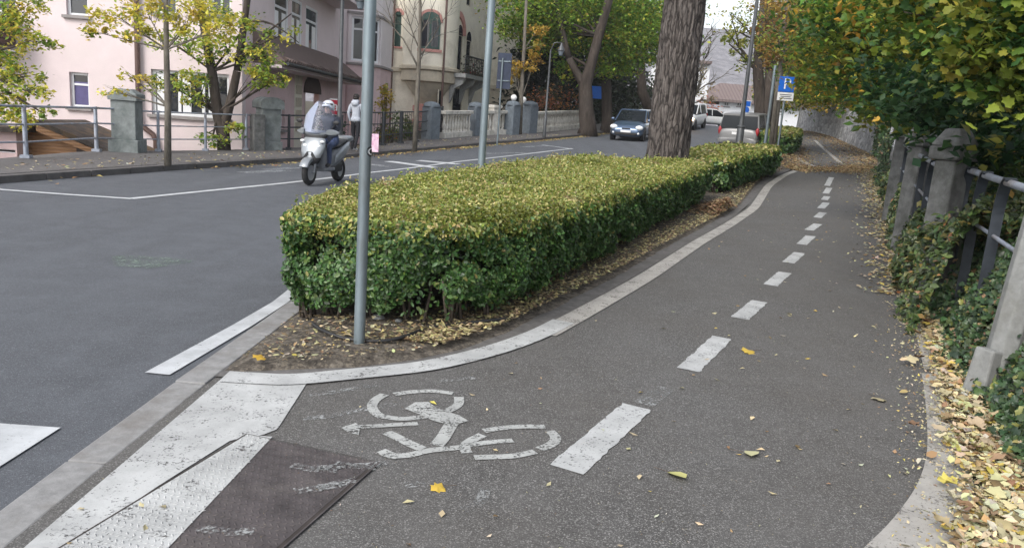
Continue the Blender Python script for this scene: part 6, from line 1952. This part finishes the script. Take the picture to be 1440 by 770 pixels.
y = rng.uniform(24, 45, 4000); a_ = np.array(by_y and interp(bl_line, y)); l_ = np.array(interp(roadR, y)) + .3
x = l_ + (a_ - l_) * rng.random(len(y))
litter('bed_litter', x, y, .1, ORG, T_LEAF, .09, .02)
k = 2200; x = 4.0 + rng.normal(0, .33, k); y = 14.6 + rng.normal(0, .55, k); hp_ = .26 * np.exp(-((x - 4.0) / .38) ** 2 - ((y - 14.6) / .65) ** 2)
ok = x < np.interp(y, [p[1] for p in bl_line], [p[0] for p in bl_line]) - .05
litter('leaf_heap', x[ok], y[ok], .08, [((.26, .16, .09), 3), ((.33, .22, .12), 2), ((.18, .11, .07), 2), ((.42, .33, .18), .8)], T_LEAF, (.06 + hp_ * rng.random(k) ** .4)[ok], .02, 2.)
# gutter by the left kerb, and thin litter on road, sidewalk and path
y = 12 + 38 * rng.random(2600) ** .9; x = np.array(interp(curbL, y)) + .05 + np.abs(rng.normal(0, .25, len(y)))
pr_ = np.clip((y - 16) / 10, .04, 1); ok = rng.random(len(y)) < pr_
litter('gutter_litter', x[ok], y[ok], .1, [((.5, .4, .15), 3), ((.4, .3, .15), 2), ((.3, .18, .08), 1)], T_LEAF, .02, .02)
y = rng.uniform(13, 40, 500); x = np.array(interp(curbL, y)) - .2 - rng.random(500) * 1.6
litter('gutter_litter', x, y, .09, TAN, T_LEAF, .14, .0)
y = 2.2 + 22 * rng.random(330) ** 1.4; f_ = rng.random(330) ** .6; x = np.array(interp(pathLft, y)) * (1 - f_) + np.array(interp(pathRgt, y)) * f_
litter('leaf_litter', x, y, .042, TAN, T_LEAF, .022, .0)
y = 1.8 + 10 * rng.random(2600) ** 1.7; f_ = rng.random(2600) ** .8; x = np.array(interp(pathLft, y)) * (1 - f_) + np.array(interp(pathRgt, y)) * f_
litter('leaf_litter', x, y, .011, [((.3, .26, .18), 3), ((.16, .12, .08), 3), ((.4, .37, .3), 1)], T_NARROW, .017, .0)
# leaves that lie singly
for k, (px, py, s, col, ang, lab, tp) in enumerate((
        (1052, 493, .14, (.5, .36, .07), .4, 'yellow fallen leaf on the path beside the second lane dash', T_MAPLE),
        (952, 667, .125, (.52, .5, .2), 2.6, 'pale green yellow fallen leaf on the path below the nearest lane dash', T_OVAL),
        (1057, 637, .125, (.54, .52, .3), 2.9, 'pale curled fallen leaf on the path, right of the nearest lane dash', T_OVAL),
        (615, 683, .09, (.52, .36, .06), .2, 'yellow lobed fallen leaf on the path below the bicycle symbol', T_MAPLE),
        (1110, 441, .08, (.42, .38, .2), 1.1, 'small tan fallen leaf on the path near the third lane dash', T_LEAF),
        (366, 501, .09, (.52, .33, .05), 1., 'orange yellow fallen leaf on the soil near the kerb corner', T_MAPLE),
        (655, 465, .12, (.45, .4, .2), .3, 'large pale fallen leaf on the soil under the hedge', T_LEAF),
        (1236, 560, .09, (.4, .35, .22), 2., 'dry tan fallen leaf on the path near the right edge line', T_MAPLE))):
    p = P(px, py, .085 if px in (366, 655) else .025)
    o = leaves('fallen_leaf', np.zeros((1, 3)), np.array([[.12, -.2, 1.]]), s, np.array([col]), tp, M['litter'])
    o.location = p; o.rotation_euler = (0, 0, ang)
    mb = MB(); mb.tube([p + Vector((math.cos(ang), math.sin(ang), .05)) * s * .3, p + Vector((math.cos(ang), math.sin(ang), .03)) * s * .9], .0018, 5)
    mb.build('stalk', M['twig'], o).rotation_euler = (0, 0, -ang)
    tag(o, lab, 'leaf', 'single fallen leaves')

# ------------------------------------------------------------------ cars
def rrect(w, z0, z1, y, n=20, p=4.):
    cz, hz = (z0 + z1) / 2, (z1 - z0) / 2
    out = []
    for k in range(n):
        a = 2 * math.pi * (k + .5) / n
        c, s = math.cos(a), math.sin(a)
        out.append((w * math.copysign(abs(c) ** (2 / p), c), y, cz + hz * math.copysign(abs(s) ** (2 / p), s)))
    return out


def car(label, loc, heading, paint, Lc, Wc, Hc, van=False, lit=False):
    root = thing('car', label, 'car', (loc[0], loc[1], Hs(loc[0], loc[1]) + .004), 'cars on the street')
    slope = math.atan((Hs(loc[0] + math.cos(heading), loc[1] + math.sin(heading)) - Hs(loc[0] - math.cos(heading), loc[1] - math.sin(heading))) / 2)
    m = Matrix.Rotation(heading - math.pi / 2, 4, 'Z') @ Matrix.Rotation(slope, 4, 'X')
    part = lambda mb, nm, mt, par=root, **k: mb.xform(m).build(nm, M[mt], par, local=True, **k)
    h = Lc / 2; w = Wc / 2; s = Hc / 1.48
    belt = .93 * s
    st = [(-1., .80, .36, .80), (-.985, .9, .3, .88), (-.94, .96, .24, .95), (-.8, 1, .2, .97), (-.3, 1, .18, .965), (.3, 1, .18, .95), (.5, 1., .19, .945), (.68, .985, .2, .88), (.85, .95, .21, .8), (.94, .88, .23, .71), (.985, .78, .28, .62), (1., .66, .34, .55)]
    part(MB().loft([rrect(w * a, z0 * s, z1 * s, y * h) for y, a, z0, z1 in st]), 'body', paint, smooth=50)
    # cabin of glass, roof and pillars of sheet metal
    rb = -.97 if van else -.93
    rt = -.9 if van else -.74
    cab = [(rb, .9, .02), (rt, .8, .93), (-.5, .77, .995), (-.1, .76, 1.), (.08, .77, .965), (.5, .88, .02)]
    def sect(y, wt, t):
        zt = belt - .05 + (Hc - belt + .05) * t
        wt_ = w * (.9 + (wt - .9) * t)
        return [(-w * .9, y * h, belt - .06), (w * .9, y * h, belt - .06), (w * .9, y * h, belt), (wt_, y * h, max(zt - .04, belt)), (wt_ * .93, y * h, max(zt, belt)), (-wt_ * .93, y * h, max(zt, belt)), (-wt_, y * h, max(zt - .04, belt)), (-w * .9, y * h, belt)]
    part(MB().loft([sect(*c) for c in cab]), 'windows', 'glass_car', smooth=30)
    rf = MB()
    ring = []
    for y, wt, t in [(rt - .015, .8, .95), (-.5, .77, 1.01), (-.1, .76, 1.016), (.09, .77, .985)]:
        zt = belt - .05 + (Hc - belt + .05) * t; ww = w * (.9 + (wt - .9) * t) + .012
        ring.append([(-ww, y * h, zt - .07), (ww, y * h, zt - .07), (ww, y * h, zt - .025), (ww * .92, y * h, zt + .012), (-ww * .92, y * h, zt + .012), (-ww, y * h, zt - .025)])
    rf.loft(ring); part(rf, 'roof', paint, smooth=40)
    for sx in (-1, 1):
        mb = MB()
        zr = Hc - .05
        mb.tube([(sx * w * .9, .49 * h, belt - .01), (sx * w * .77, .08 * h, zr)], .035, 8)
        mb.tube([(sx * w * .9, -.12 * h, belt - .01), (sx * w * .765, -.12 * h, zr)], .035, 8)
        mb.tube([(sx * w * .9, (rb + .06) * h, belt - .01), (sx * w * .79, (rt + .06) * h, zr - .02)], .085 if not van else .07, 8)
        part(mb, 'pillar', paint, smooth=40)
        mb = MB().ball((sx * (w + .07), .40 * h, belt + .07), (.1, .06, .075), 10, 7); part(mb, 'mirror', paint if not van else 'black', smooth=True)
        mb = MB().ball((sx * w * .74, .93 * h, .66 * s), (.2, .16, .12), 12, 8); part(mb, 'headlight', 'headlight_on' if lit else 'lamp_glass', smooth=True)
        mb = MB()
        if van: mb.ball((sx * w * .9, -.95 * h, .8 * s), (.085, .09, .19), 12, 8)
        else: mb.ball((sx * w * .84, -.95 * h, .78 * s), (.13, .1, .16), 12, 8)
        part(mb, 'tail_light', 'tail_red', smooth=True)
        mb = MB().ball((sx * w * .72, .975 * h, .4 * s), (.07, .05, .06), 10, 6); part(mb, 'fog_lamp', 'lamp_glass', smooth=True)
        for yy in (-.62, .63):
            mb = MB(); rr = .3
            prof = [(rr * .62, -.1), (rr, -.095), (rr * 1.0, .095), (rr * .62, .1)]
            mb.lathe((0, 0, 0), prof, 24); mb.xform(Matrix.Translation((sx * (w - .1), yy * h, rr)) @ Matrix.Rotation(math.pi / 2, 4, 'Y'))
            wh = part(mb, 'wheel', 'rubber', smooth=40)
            mb = MB(); mb.lathe((0, 0, 0), [(.001, .09), (rr * .2, .1), (rr * .6, .085), (rr * .63, .03), (.001, .02)], 20)
            mb.xform(Matrix.Translation((sx * (w - .1), yy * h, rr)) @ Matrix.Rotation(math.pi / 2 * sx, 4, 'Y'))
            part(mb, 'rim', 'alloy', wh, smooth=40)
            mb = MB(); mb.lathe((0, 0, 0), [(rr * 1.02, -.02), (rr * 1.2, -.02), (rr * 1.2, .02), (rr * 1.02, .02)], 24); mb.xform(Matrix.Translation((sx * (w - .022), yy * h, rr + .02)) @ Matrix.Rotation(math.pi / 2, 4, 'Y')); part(mb, 'wheel_arch', 'black')
    mb = MB().box((0, .985 * h, .36 * s), (w * 1.3, .1, .13)); part(mb, 'air_intake', 'black', bevel=.02)
    mb = MB().box((0, .975 * h, .6 * s), (w * .5, .1, .07)); part(mb, 'grille', 'black', bevel=.015)
    mb = MB().box((0, 1.015 * h, .48 * s), (.5, .03, .11)); part(mb, 'number_plate', 'numplate')
    mb = MB().box((0, -1.005 * h, .72 * s if van else .5 * s), (.5, .03, .11)); part(mb, 'number_plate', 'numplate')
    mb = MB()
    ring = [rrect(w * a, .3 * s, .56 * s, y * h) for y, a in ((-1.03, .8), (-1.015, .92), (-.93, 1.005), (-.8, 1.008))]
    part(mb.loft(ring), 'rear_bumper', paint, smooth=50)
    mb = MB().box((0, -1.032 * h, .36 * s), (w * 1.3, .03, .05)); part(mb, 'bumper_strip', 'black')
    mb = MB()
    yb, yt = rb * h, rt * h
    return root


ROADDIR = math.atan2(.9, .42)
c = P(889, 198)
car('blue grey small hatchback driving towards the camera, left of the old trunk', (c.x + .15, c.y + 1.2), ROADDIR + math.pi + .12, 'blue_paint', 3.85, 1.69, 1.5)
car('silver hatchback with red tail lights parked beyond the second hedge', (10.25, 35.6), ROADDIR - .05, 'silver', 4.2, 1.76, 1.64, van=True)
car('white car with lit headlamps half hidden by the old trunk', (10.88, 52.0), ROADDIR + math.pi, 'white_paint', 4.2, 1.72, 1.6, van=True, lit=True)
car('white car parked sideways at the far end of the street', (15.5, 65), .15, 'white_paint', 4.1, 1.7, 1.4)


# ------------------------------------------------------------------ people
def skin_body(verts, edges, sub=2):
    names = list(verts); idx = {n: i for i, n in enumerate(names)}
    me = bpy.data.meshes.new('body')
    me.from_pydata([verts[n][0] for n in names], [(idx[a], idx[b]) for a, b in edges], [])
    o = bpy.data.objects.new('body', me); COL.objects.link(o)
    md = o.modifiers.new('skin', 'SKIN'); md.use_smooth_shade = True
    for i, n in enumerate(names):
        r = verts[n][1]; r = r if hasattr(r, '__len__') else (r, r)
        me.skin_vertices[0].data[i].radius = r
        me.skin_vertices[0].data[i].use_root = (n == 'pelvis')
    ss = o.modifiers.new('sub', 'SUBSURF'); ss.levels = ss.render_levels = sub
    dg = bpy.context.evaluated_depsgraph_get(); dg.update()
    ev = o.evaluated_get(dg); me2 = bpy.data.meshes.new_from_object(ev)
    vs = [tuple(v.co) for v in me2.vertices]; fs = [tuple(p.vertices) for p in me2.polygons]
    bpy.data.objects.remove(o)
    return vs, fs


def seg_d(p, a, b):
    ab = b - a; t = max(0, min(1, (p - a).dot(ab) / max(1e-9, ab.dot(ab))))
    return (p - a - ab * t).length


def person(label, root, J, heading, zones, mats, group=None, seated=False):
    """J: joints in the figure's own frame (x right, y ahead, z up); one continuous mesh with clothing zones"""
    V = lambda n: Vector(J[n])
    verts = {}; edges = []
    def put(n, p, r): verts[n] = (tuple(p), r)
    put('pelvis', V('pelvis'), (.125, .105)); put('waist', V('pelvis').lerp(V('chest'), .45), (.125, .1)); put('chest', V('chest'), (.155, .115)); put('neck', V('neck'), .055)
    put('skull', V('head') + Vector((0, -.005, .03)), (.082, .092)); put('jaw', V('head') + Vector((0, .015, -.06)), .062)
    edges += [('pelvis', 'waist'), ('waist', 'chest'), ('chest', 'neck'), ('neck', 'jaw'), ('jaw', 'skull')]
    zone = {('pelvis', 'waist'): zones['torso'], ('waist', 'chest'): zones['torso'], ('chest', 'neck'): zones['torso'], ('neck', 'jaw'): 'skin', ('jaw', 'skull'): 'skin'}
    for s in 'LR':
        put('sh' + s, V('sh' + s), .068); put('el' + s, V('el' + s), .05); put('wr' + s, V('wr' + s), .033); put('pa' + s, V('pa' + s), (.042, .026))
        put('hip' + s, V('hip' + s), .088); put('kn' + s, V('kn' + s), .06); put('an' + s, V('an' + s), .044); put('toe' + s, V('toe' + s), (.045, .032))
        for a, b, z in (('chest', 'sh', zones['torso']), ('sh', 'el', zones['arm']), ('el', 'wr', zones['arm']), ('wr', 'pa', zones.get('hand', 'skin')), ('pelvis', 'hip', zones['leg']), ('hip', 'kn', zones['leg']), ('kn', 'an', zones['leg']), ('an', 'toe', 'shoe')):
            a2 = a if a in ('chest', 'pelvis') else a + s
            edges.append((a2, b + s)); zone[(a2, b + s)] = z
    vs, fs = skin_body(verts, edges)
    mb = MB(); mb.add(vs, fs)
    order = [zones['torso'], zones['arm'], zones['leg'], 'skin', 'shoe', zones.get('hand', 'skin')]
    order = list(dict.fromkeys(order))
    E_ = [(Vector(verts[a][0]), Vector(verts[b][0]), order.index(z), max(np.ravel(verts[a][1])) * .5 + max(np.ravel(verts[b][1])) * .5) for (a, b), z in zone.items()]
    mi = []
    for f in fs:
        c = sum((Vector(vs[i]) for i in f), Vector()) / len(f)
        mi.append(min(E_, key=lambda e: seg_d(c, e[0], e[1]) - e[3])[2])
    mb.mi = mi
    # fingers, nose and ears grow out of the same mesh
    hand_i = order.index(zones.get('hand', 'skin'))
    for s, sg in (('L', -1), ('R', 1)):
        wr, pa = V('wr' + s), V('pa' + s); d = (pa - wr).normalized(); side = d.cross(Vector((0, 0, 1)))
        side = side.normalized() if side.length > .1 else Vector((0, 1, 0))
        dn = Vector(J.get('curl', (0, 0, -1)))
        for k, l in enumerate((.06, .075, .07, .055)):
            r0 = pa + side * (.03 - .02 * k) + d * .02
            mb.tube([r0, r0 + d * l * .5 + dn * l * .1, r0 + d * l * .75 + dn * l * .6], [.0095, .009, .007], 7, mi=hand_i)
        r0 = pa + side * .035 * (1 if s == 'L' else -1) - d * .02
        mb.tube([r0, r0 + side * .02 * (1 if s == 'L' else -1) + d * .035, r0 + d * .06 + dn * .02 + side * .02 * (1 if s == 'L' else -1)], [.011, .01, .008], 7, mi=hand_i)
    hd = V('head'); si = order.index('skin')
    mb.tube([hd + Vector((0, .085, .02)), hd + Vector((0, .108, -.018)), hd + Vector((0, .085, -.026))], [.008, .015, .008], 7, mi=si)
    for sg in (-1, 1): mb.ball(hd + Vector((sg * .084, -.005, .0)), (.012, .022, .032), 8, 6, mi=si)
    m = Matrix.Rotation(heading - math.pi / 2, 4, 'Z')
    mb.xform(m).build('body', [M[mats.get(z, z)] for z in order], root, smooth=True, local=True)
    for sg in (-1, 1):
        MB().ball(hd + Vector((sg * .032, .082, .022)), .011, 8, 6).xform(m).build('eye', M['black'], root, smooth=True, local=True)
    MB().box(hd + Vector((0, .088, -.058)), (.045, .01, .009)).xform(m).build('mouth', M['pink_trim'], root, local=True)
    return m


# walker seen from behind on the sidewalk
b = P(499, 212.5, .13)
root = thing('person', 'walking person in a pale grey hooded sweatshirt and black trousers seen from behind', 'person', b)
J = dict(pelvis=(0, 0, .95), chest=(0, .015, 1.27), neck=(0, .02, 1.5), head=(0, .045, 1.615), shL=(-.185, .01, 1.42), shR=(.185, .01, 1.42), elL=(-.235, -.05, 1.15), elR=(.235, .0, 1.15), wrL=(-.225, .03, .93), wrR=(.225, .13, .96), paL=(-.22, .06, .86), paR=(.215, .19, .9),
         hipL=(-.095, 0, .88), hipR=(.095, 0, .88), knL=(-.1, .06, .49), knR=(.095, -.03, .49), anL=(-.1, -.02, .085), anR=(.095, -.17, .12), toeL=(-.11, .13, .035), toeR=(.1, -.03, .04))
hm = person('walker', root, J, ROADDIR + .1, dict(torso='hoodie', arm='hoodie', leg='black_trousers'), {'shoe': 'shoe'})
mb = MB(); mb.ball((0, .01, 1.655), (.095, .105, .085), 14, 9); mb.ball((0, -.05, 1.6), (.083, .06, .07), 12, 8); mb.v = [tuple(wob(v, .018, 22)) for v in mb.v]
mb.xform(hm).build('hair', M['hair'], root, smooth=True, local=True)
mb = MB(); mb.ball((0, -.085, 1.46), (.13, .07, .1), 12, 8); mb.tube([(-.11, -.02, 1.5), (-.07, -.07, 1.53), (.07, -.07, 1.53), (.11, -.02, 1.5)], .035, 8); mb.xform(hm).build('hood', M['hoodie'], root, smooth=True, local=True)
mb = MB(); mb.lathe((0, 0, .9), [(.135, 0), (.16, .02), (.165, .08), (.14, .13)], 18); mb.xform(hm @ Matrix.Diagonal((1, .8, 1, 1))).build('sweatshirt_hem', M['hoodie'], root, smooth=True, local=True)

# ------------------------------------------------------------------ scooter and rider
fw, rw = P(434, 261), P(476, 254.5)
d = Vector((fw.x - rw.x, fw.y - rw.y)); heading = math.atan2(d.y, d.x)
sc = thing('motor_scooter', 'silver motor scooter with a tall clear windscreen riding on the road', 'scooter', ((fw.x + rw.x) / 2, (fw.y + rw.y) / 2, Hs(fw.x, fw.y) + .004))
ms = Matrix.Rotation(heading - math.pi / 2, 4, 'Z')
def sp(mb, nm, mt, par=sc, **k): return mb.xform(ms).build(nm, M[mt], par, local=True, **k)
for yy, wd in ((.68, .06), (-.66, .075)):
    mb = MB()
    rings = []
    for k in range(28):
        a = 2 * math.pi * k / 28; rings.append([((wd + .0) * math.cos(t), yy + (.19 + .058 * math.sin(t)) * math.cos(a), .25 + (.19 + .058 * math.sin(t)) * math.sin(a)) for t in np.linspace(0, 2 * math.pi, 12, endpoint=False)])
    mb.loft(rings + [rings[0]], cap=False); wh = sp(mb, 'wheel', 'rubber', smooth=True)
    mb = MB(); mb.lathe((0, 0, 0), [(.04, -.05), (.05, .05), (.04, .05)], 14)
    for k in range(5):
        a = 2 * math.pi * k / 5; mb.tube([(.04 * math.cos(a), .04 * math.sin(a), 0), (.15 * math.cos(a), .15 * math.sin(a), 0)], .018, 6)
    mb.lathe((0, 0, 0), [(.135, -.04), (.15, -.045), (.15, .045), (.135, .04)], 24)
    mb.xform(Matrix.Translation((0, yy, .25)) @ Matrix.Rotation(math.pi / 2, 4, 'Y')); sp(mb, 'rim', 'alloy', wh, smooth=40)
mb = MB(); rings = []
for a in np.linspace(R(25), R(150), 12): rings.append([((.085) * x, .68 + (.29 + z) * math.cos(a), .25 + (.29 + z) * math.sin(a)) for x, z in ((-1, -.06), (-1, .0), (-.6, .02), (.6, .02), (1, .0), (1, -.06))])
sp(mb.loft(rings), 'front_fender', 'scooter_silver', smooth=35)
mb = MB()
for sx in (-.1, .1): mb.tube([(sx, .68, .25), (sx * .9, .56, .62)], .028, 10)
sp(mb, 'fork', 'scooter_grey', smooth=40)
def shield(z, w, y, dp, bul): return [(w * math.cos(t), y + dp * (math.sin(t)) * (bul if math.sin(t) > 0 else .5), z) for t in np.linspace(0, 2 * math.pi, 20, endpoint=False)]
sp(MB().loft([shield(.5, .12, .62, .06, 1.1), shield(.55, .19, .61, .07, 1.1), shield(.66, .235, .57, .085, 1.1), shield(.8, .25, .52, .09, 1.1), shield(.89, .235, .47, .08, 1.1), shield(.93, .21, .45, .07, 1.1)]), 'front_apron', 'scooter_silver', smooth=35)
mb = MB()
for sx in (-1, 1):
    mb.prism([(sx * .03, .6), (sx * .08, .52), (sx * .14, .53), (sx * .05, .66)], (0, .66, 0), (1, 0, 0), (0, 0, 1), (0, 1, 0), .03)
mb.box((0, .645, .62), (.07, .04, .08)); sp(mb, 'air_vent', 'black')
sp(MB().loft([shield(.42, .13, .58, .1, 1.1), shield(.5, .2, .6, .1, 1.1), shield(.545, .2, .6, .085, 1.1)]), 'lower_grille', 'black', smooth=50)
for sx in (-1, 1):
    sp(MB().ball((sx * .115, .565, .77), (.085, .055, .045), 12, 8), 'headlight', 'lamp_glass', smooth=True)
    sp(MB().ball((sx * .21, .56, .86), (.05, .05, .03), 10, 6), 'turn_signal', 'lamp_glass', smooth=True)
sp(MB().loft([shield(.925, .23, .43, .1, 1), shield(.985, .255, .41, .11, 1)]), 'dash_gap', 'black', smooth=50)
sp(MB().loft([shield(.985, .23, .4, .1, 1.1), shield(1.02, .27, .39, .11, 1.1), shield(1.06, .22, .37, .09, 1), shield(1.08, .12, .36, .05, 1)]), 'handlebar_cover', 'scooter_silver', smooth=50)
mb = MB(); mb.tube([(-.36, .3, 1.04), (-.2, .37, 1.03), (.2, .37, 1.03), (.36, .3, 1.04)], .018, 8); sp(mb, 'handlebar', 'black', smooth=True)
for sx in (-1, 1):
    mb = MB(); rings = []
    for t in np.linspace(0, 1, 7):
        c0 = Vector((sx * (.24 + .2 * t), .44 - .12 * t, 1.04)); hh = .055 * math.sin(math.pi * min(1, .25 + t * .72)) + .012
        rings.append([(c0.x, c0.y - .03, c0.z - hh), (c0.x, c0.y + .03, c0.z - hh * .6), (c0.x, c0.y + .03, c0.z + hh * .6), (c0.x, c0.y - .03, c0.z + hh)])
    sp(mb.loft(rings), 'hand_guard', 'scooter_silver', smooth=50)
    mb = MB(); mb.tube([(sx * .27, .36, 1.06), (sx * .36, .36, 1.2)], .009, 6); mb.ball((sx * .39, .35, 1.24), (.07, .018, .045), 10, 7); sp(mb, 'mirror', 'black', smooth=True)
mb = MB(); vs, fs = [], []
nu_, nv_ = 12, 12
for j in range(nv_ + 1):
    t = j / nv_; z = 1.0 + .64 * t; hw = (.29 + .03 * math.sin(math.pi * t)) * (1 - .42 * max(0, t - .55) ** 1.5 / .3)
    for i in range(nu_ + 1):
        u = -1 + 2 * i / nu_; vs.append((hw * u, .52 - .26 * t - .13 * u * u, z - .05 * u * u * t))
for j in range(nv_):
    for i in range(nu_): fs.append((j * (nu_ + 1) + i, j * (nu_ + 1) + i + 1, (j + 1) * (nu_ + 1) + i + 1, (j + 1) * (nu_ + 1) + i))
mb.add(vs, fs); o = sp(mb, 'windscreen', 'screen', smooth=True); sd = o.modifiers.new('thick', 'SOLIDIFY'); sd.thickness = .004
mb = MB(); mb.box((0, .12, .3), (.36, .5, .07)); sp(mb, 'floorboard', 'scooter_grey', bevel=.02)
sp(MB().loft([shield(.34, .17, .36, .04, 1), shield(.6, .22, .42, .04, 1), shield(.9, .2, .4, .04, 1)]), 'leg_shield', 'scooter_grey', smooth=50)
def hull(y, w, z0, z1): return rrect(w, z0, z1, y, 16, 3.)
sp(MB().loft([hull(-.08, .13, .3, .62), hull(-.15, .17, .3, .7), hull(-.4, .19, .38, .74), hull(-.7, .17, .52, .8), hull(-.92, .12, .66, .86), hull(-1.0, .06, .74, .86)]), 'rear_body', 'scooter_grey', smooth=50)
for sx in (-1, 1):
    sp(MB().loft([[(sx * .175, -.1 - .0, .42), (sx * .2, -.12, .46), (sx * .2, -.16, .56), (sx * .175, -.14, .58)], [(sx * .18, -.45, .52), (sx * .215, -.45, .56), (sx * .215, -.45, .7), (sx * .18, -.45, .74)], [(sx * .15, -.8, .68), (sx * .185, -.8, .7), (sx * .185, -.8, .82), (sx * .15, -.8, .85)], [(sx * .1, -1.0, .78), (sx * .115, -1., .79), (sx * .115, -1., .85), (sx * .1, -1., .86)]]), 'side_panel', 'scooter_silver', smooth=60)
sp(MB().loft([hull(-.0, .1, .72, .78), hull(-.1, .15, .7, .79), hull(-.35, .17, .72, .8), hull(-.48, .16, .76, .85), hull(-.8, .13, .82, .9), hull(-.86, .08, .84, .88)]), 'seat', 'black', smooth=50)
sp(MB().loft([hull(-.8, .13, .84, .94), hull(-.9, .17, .85, .97), hull(-1.06, .16, .85, .97), hull(-1.12, .1, .87, .94)]), 'tail_rack', 'scooter_silver', smooth=50)
mb = MB(); mb.tube([(.16, -.2, .3), (.19, -.5, .3), (.2, -.62, .32), (.2, -1.0, .4)], [.03, .035, .06, .055], 12); sp(mb, 'exhaust', 'scooter_grey', smooth=40)
mb = MB(); mb.box((0, -.45, .32), (.22, .42, .2)); sp(mb, 'engine', 'black', bevel=.04)
sp(MB().ball((0, -1.08, .8), (.09, .03, .04), 10, 6), 'tail_light', 'tail_red', smooth=True)

rd = thing('person', 'scooter rider in a dark jacket, blue jeans and a pale open helmet', 'person', Vector(sc.location))
J = dict(pelvis=(0, -.3, .87), chest=(0, -.2, 1.2), neck=(0, -.15, 1.4), head=(0, -.1, 1.515), shL=(-.19, -.18, 1.33), shR=(.19, -.18, 1.33), elL=(-.3, .03, 1.12), elR=(.3, .03, 1.12), wrL=(-.31, .24, 1.06), wrR=(.31, .24, 1.06), paL=(-.31, .3, 1.06), paR=(.31, .3, 1.06),
         hipL=(-.1, -.26, .84), hipR=(.1, -.26, .84), knL=(-.17, .16, .76), knR=(.17, .16, .76), anL=(-.15, .1, .41), anR=(.15, .1, .41), toeL=(-.15, .25, .365), toeR=(.15, .25, .365))
hm = person('rider', rd, J, heading, dict(torso='navy_jacket', arm='navy_jacket', leg='jeans', hand='black_trousers'), {'shoe': 'black'})
mb = MB(); vs, fs = [], []
hc = Vector((0, -.115, 1.55)); ns, nr_ = 24, 12
for j in range(nr_ + 1):
    t = math.pi * .70 * j / nr_
    for k in range(ns):
        a = 2 * math.pi * k / ns; front = max(0, math.sin(a))
        tt = min(t, math.pi * (.70 - .27 * front ** .6))
        vs.append(hc + Vector((.128 * math.sin(tt) * math.cos(a), .148 * math.sin(tt) * math.sin(a), .128 * math.cos(tt))))
for j in range(nr_):
    for k in range(ns): fs.append((j * ns + k, (j + 1) * ns + k, (j + 1) * ns + (k + 1) % ns, j * ns + (k + 1) % ns))
mb.add(vs, fs); hel = mb.xform(hm).build('helmet', M['helmet'], rd, smooth=True, local=True); sd = hel.modifiers.new('thick', 'SOLIDIFY'); sd.thickness = .02
mb = MB(); mb.lathe(hc, [(.13, .03), (.137, .045), (.133, .06)], 24, a0=R(20), a1=R(160)); mb.xform(hm).build('helmet_band', M['black'], hel, smooth=True, local=True)

# ------------------------------------------------------------------ sky, sun, camera
wd = bpy.data.worlds.new('World'); scene.world = wd; wd.use_nodes = True
nt = wd.node_tree; bg = nt.nodes['Background']
sky = nt.nodes.new('ShaderNodeTexSky'); sky.sky_type = 'NISHITA'; sky.sun_disc = False
SUN_EL, SUN_AZ = R(42), R(215)
sky.sun_elevation = SUN_EL; sky.sun_rotation = SUN_AZ; sky.altitude = 300; sky.air_density = 1.; sky.dust_density = 3.; sky.ozone_density = 1.
hs_n = nt.nodes.new('ShaderNodeHueSaturation'); hs_n.inputs['Saturation'].default_value = .3
nt.links.new(sky.outputs[0], hs_n.inputs['Color']); nt.links.new(hs_n.outputs[0], bg.inputs['Color'])
bg.inputs['Strength'].default_value = .145
sl = bpy.data.lights.new('sun', 'SUN'); sl.energy = 1.0; sl.angle = R(24); sl.color = (1, .95, .88)
so = bpy.data.objects.new('sun', sl); COL.objects.link(so)
dv = Vector((math.sin(SUN_AZ) * math.cos(SUN_EL), math.cos(SUN_AZ) * math.cos(SUN_EL), math.sin(SUN_EL)))
so.rotation_euler = dv.to_track_quat('Z', 'Y').to_euler(); so.location = (0, 0, 30)

cam = bpy.data.cameras.new('camera'); co = bpy.data.objects.new('camera', cam); COL.objects.link(co)
cam.sensor_fit = 'HORIZONTAL'; cam.sensor_width = 36; cam.lens = 36 * F / 1440; cam.clip_end = 3000; cam.clip_start = .05
# camera axes seen from the world: each row of (RXC, FYC, UPC) is a world axis in camera terms
right = Vector((RXC[0], FYC[0], UPC[0])); upw = Vector((RXC[1], FYC[1], UPC[1])); fwd = Vector((RXC[2], FYC[2], UPC[2]))
mw = Matrix((right, upw, -fwd)).transposed().to_4x4(); mw.translation = (0, 0, HC)
co.matrix_world = mw
scene.camera = co
scene.view_settings.view_transform = 'Standard'; scene.view_settings.look = 'None'
scene.view_settings.exposure = 1.05; scene.view_settings.gamma = 1.0
scene.cycles.max_bounces = 6; scene.cycles.transparent_max_bounces = 12
scene.cycles.use_denoising = True

# hazy air over the street
hz = MB().box((30, 330, 32), (760, 740, 82)).build('haze', [])
hz.data.materials.clear()
hm_ = bpy.data.materials.new('haze'); hm_.use_nodes = True
ht = hm_.node_tree; ht.nodes.clear()
vo = ht.nodes.new('ShaderNodeVolumePrincipled'); vo.inputs['Color'].default_value = (.9, .92, .96, 1); vo.inputs['Density'].default_value = .0006; vo.inputs['Anisotropy'].default_value = .2
ou = ht.nodes.new('ShaderNodeOutputMaterial'); ht.links.new(vo.outputs[0], ou.inputs['Volume'])
hz.data.materials.append(hm_); hz['kind'] = 'stuff'
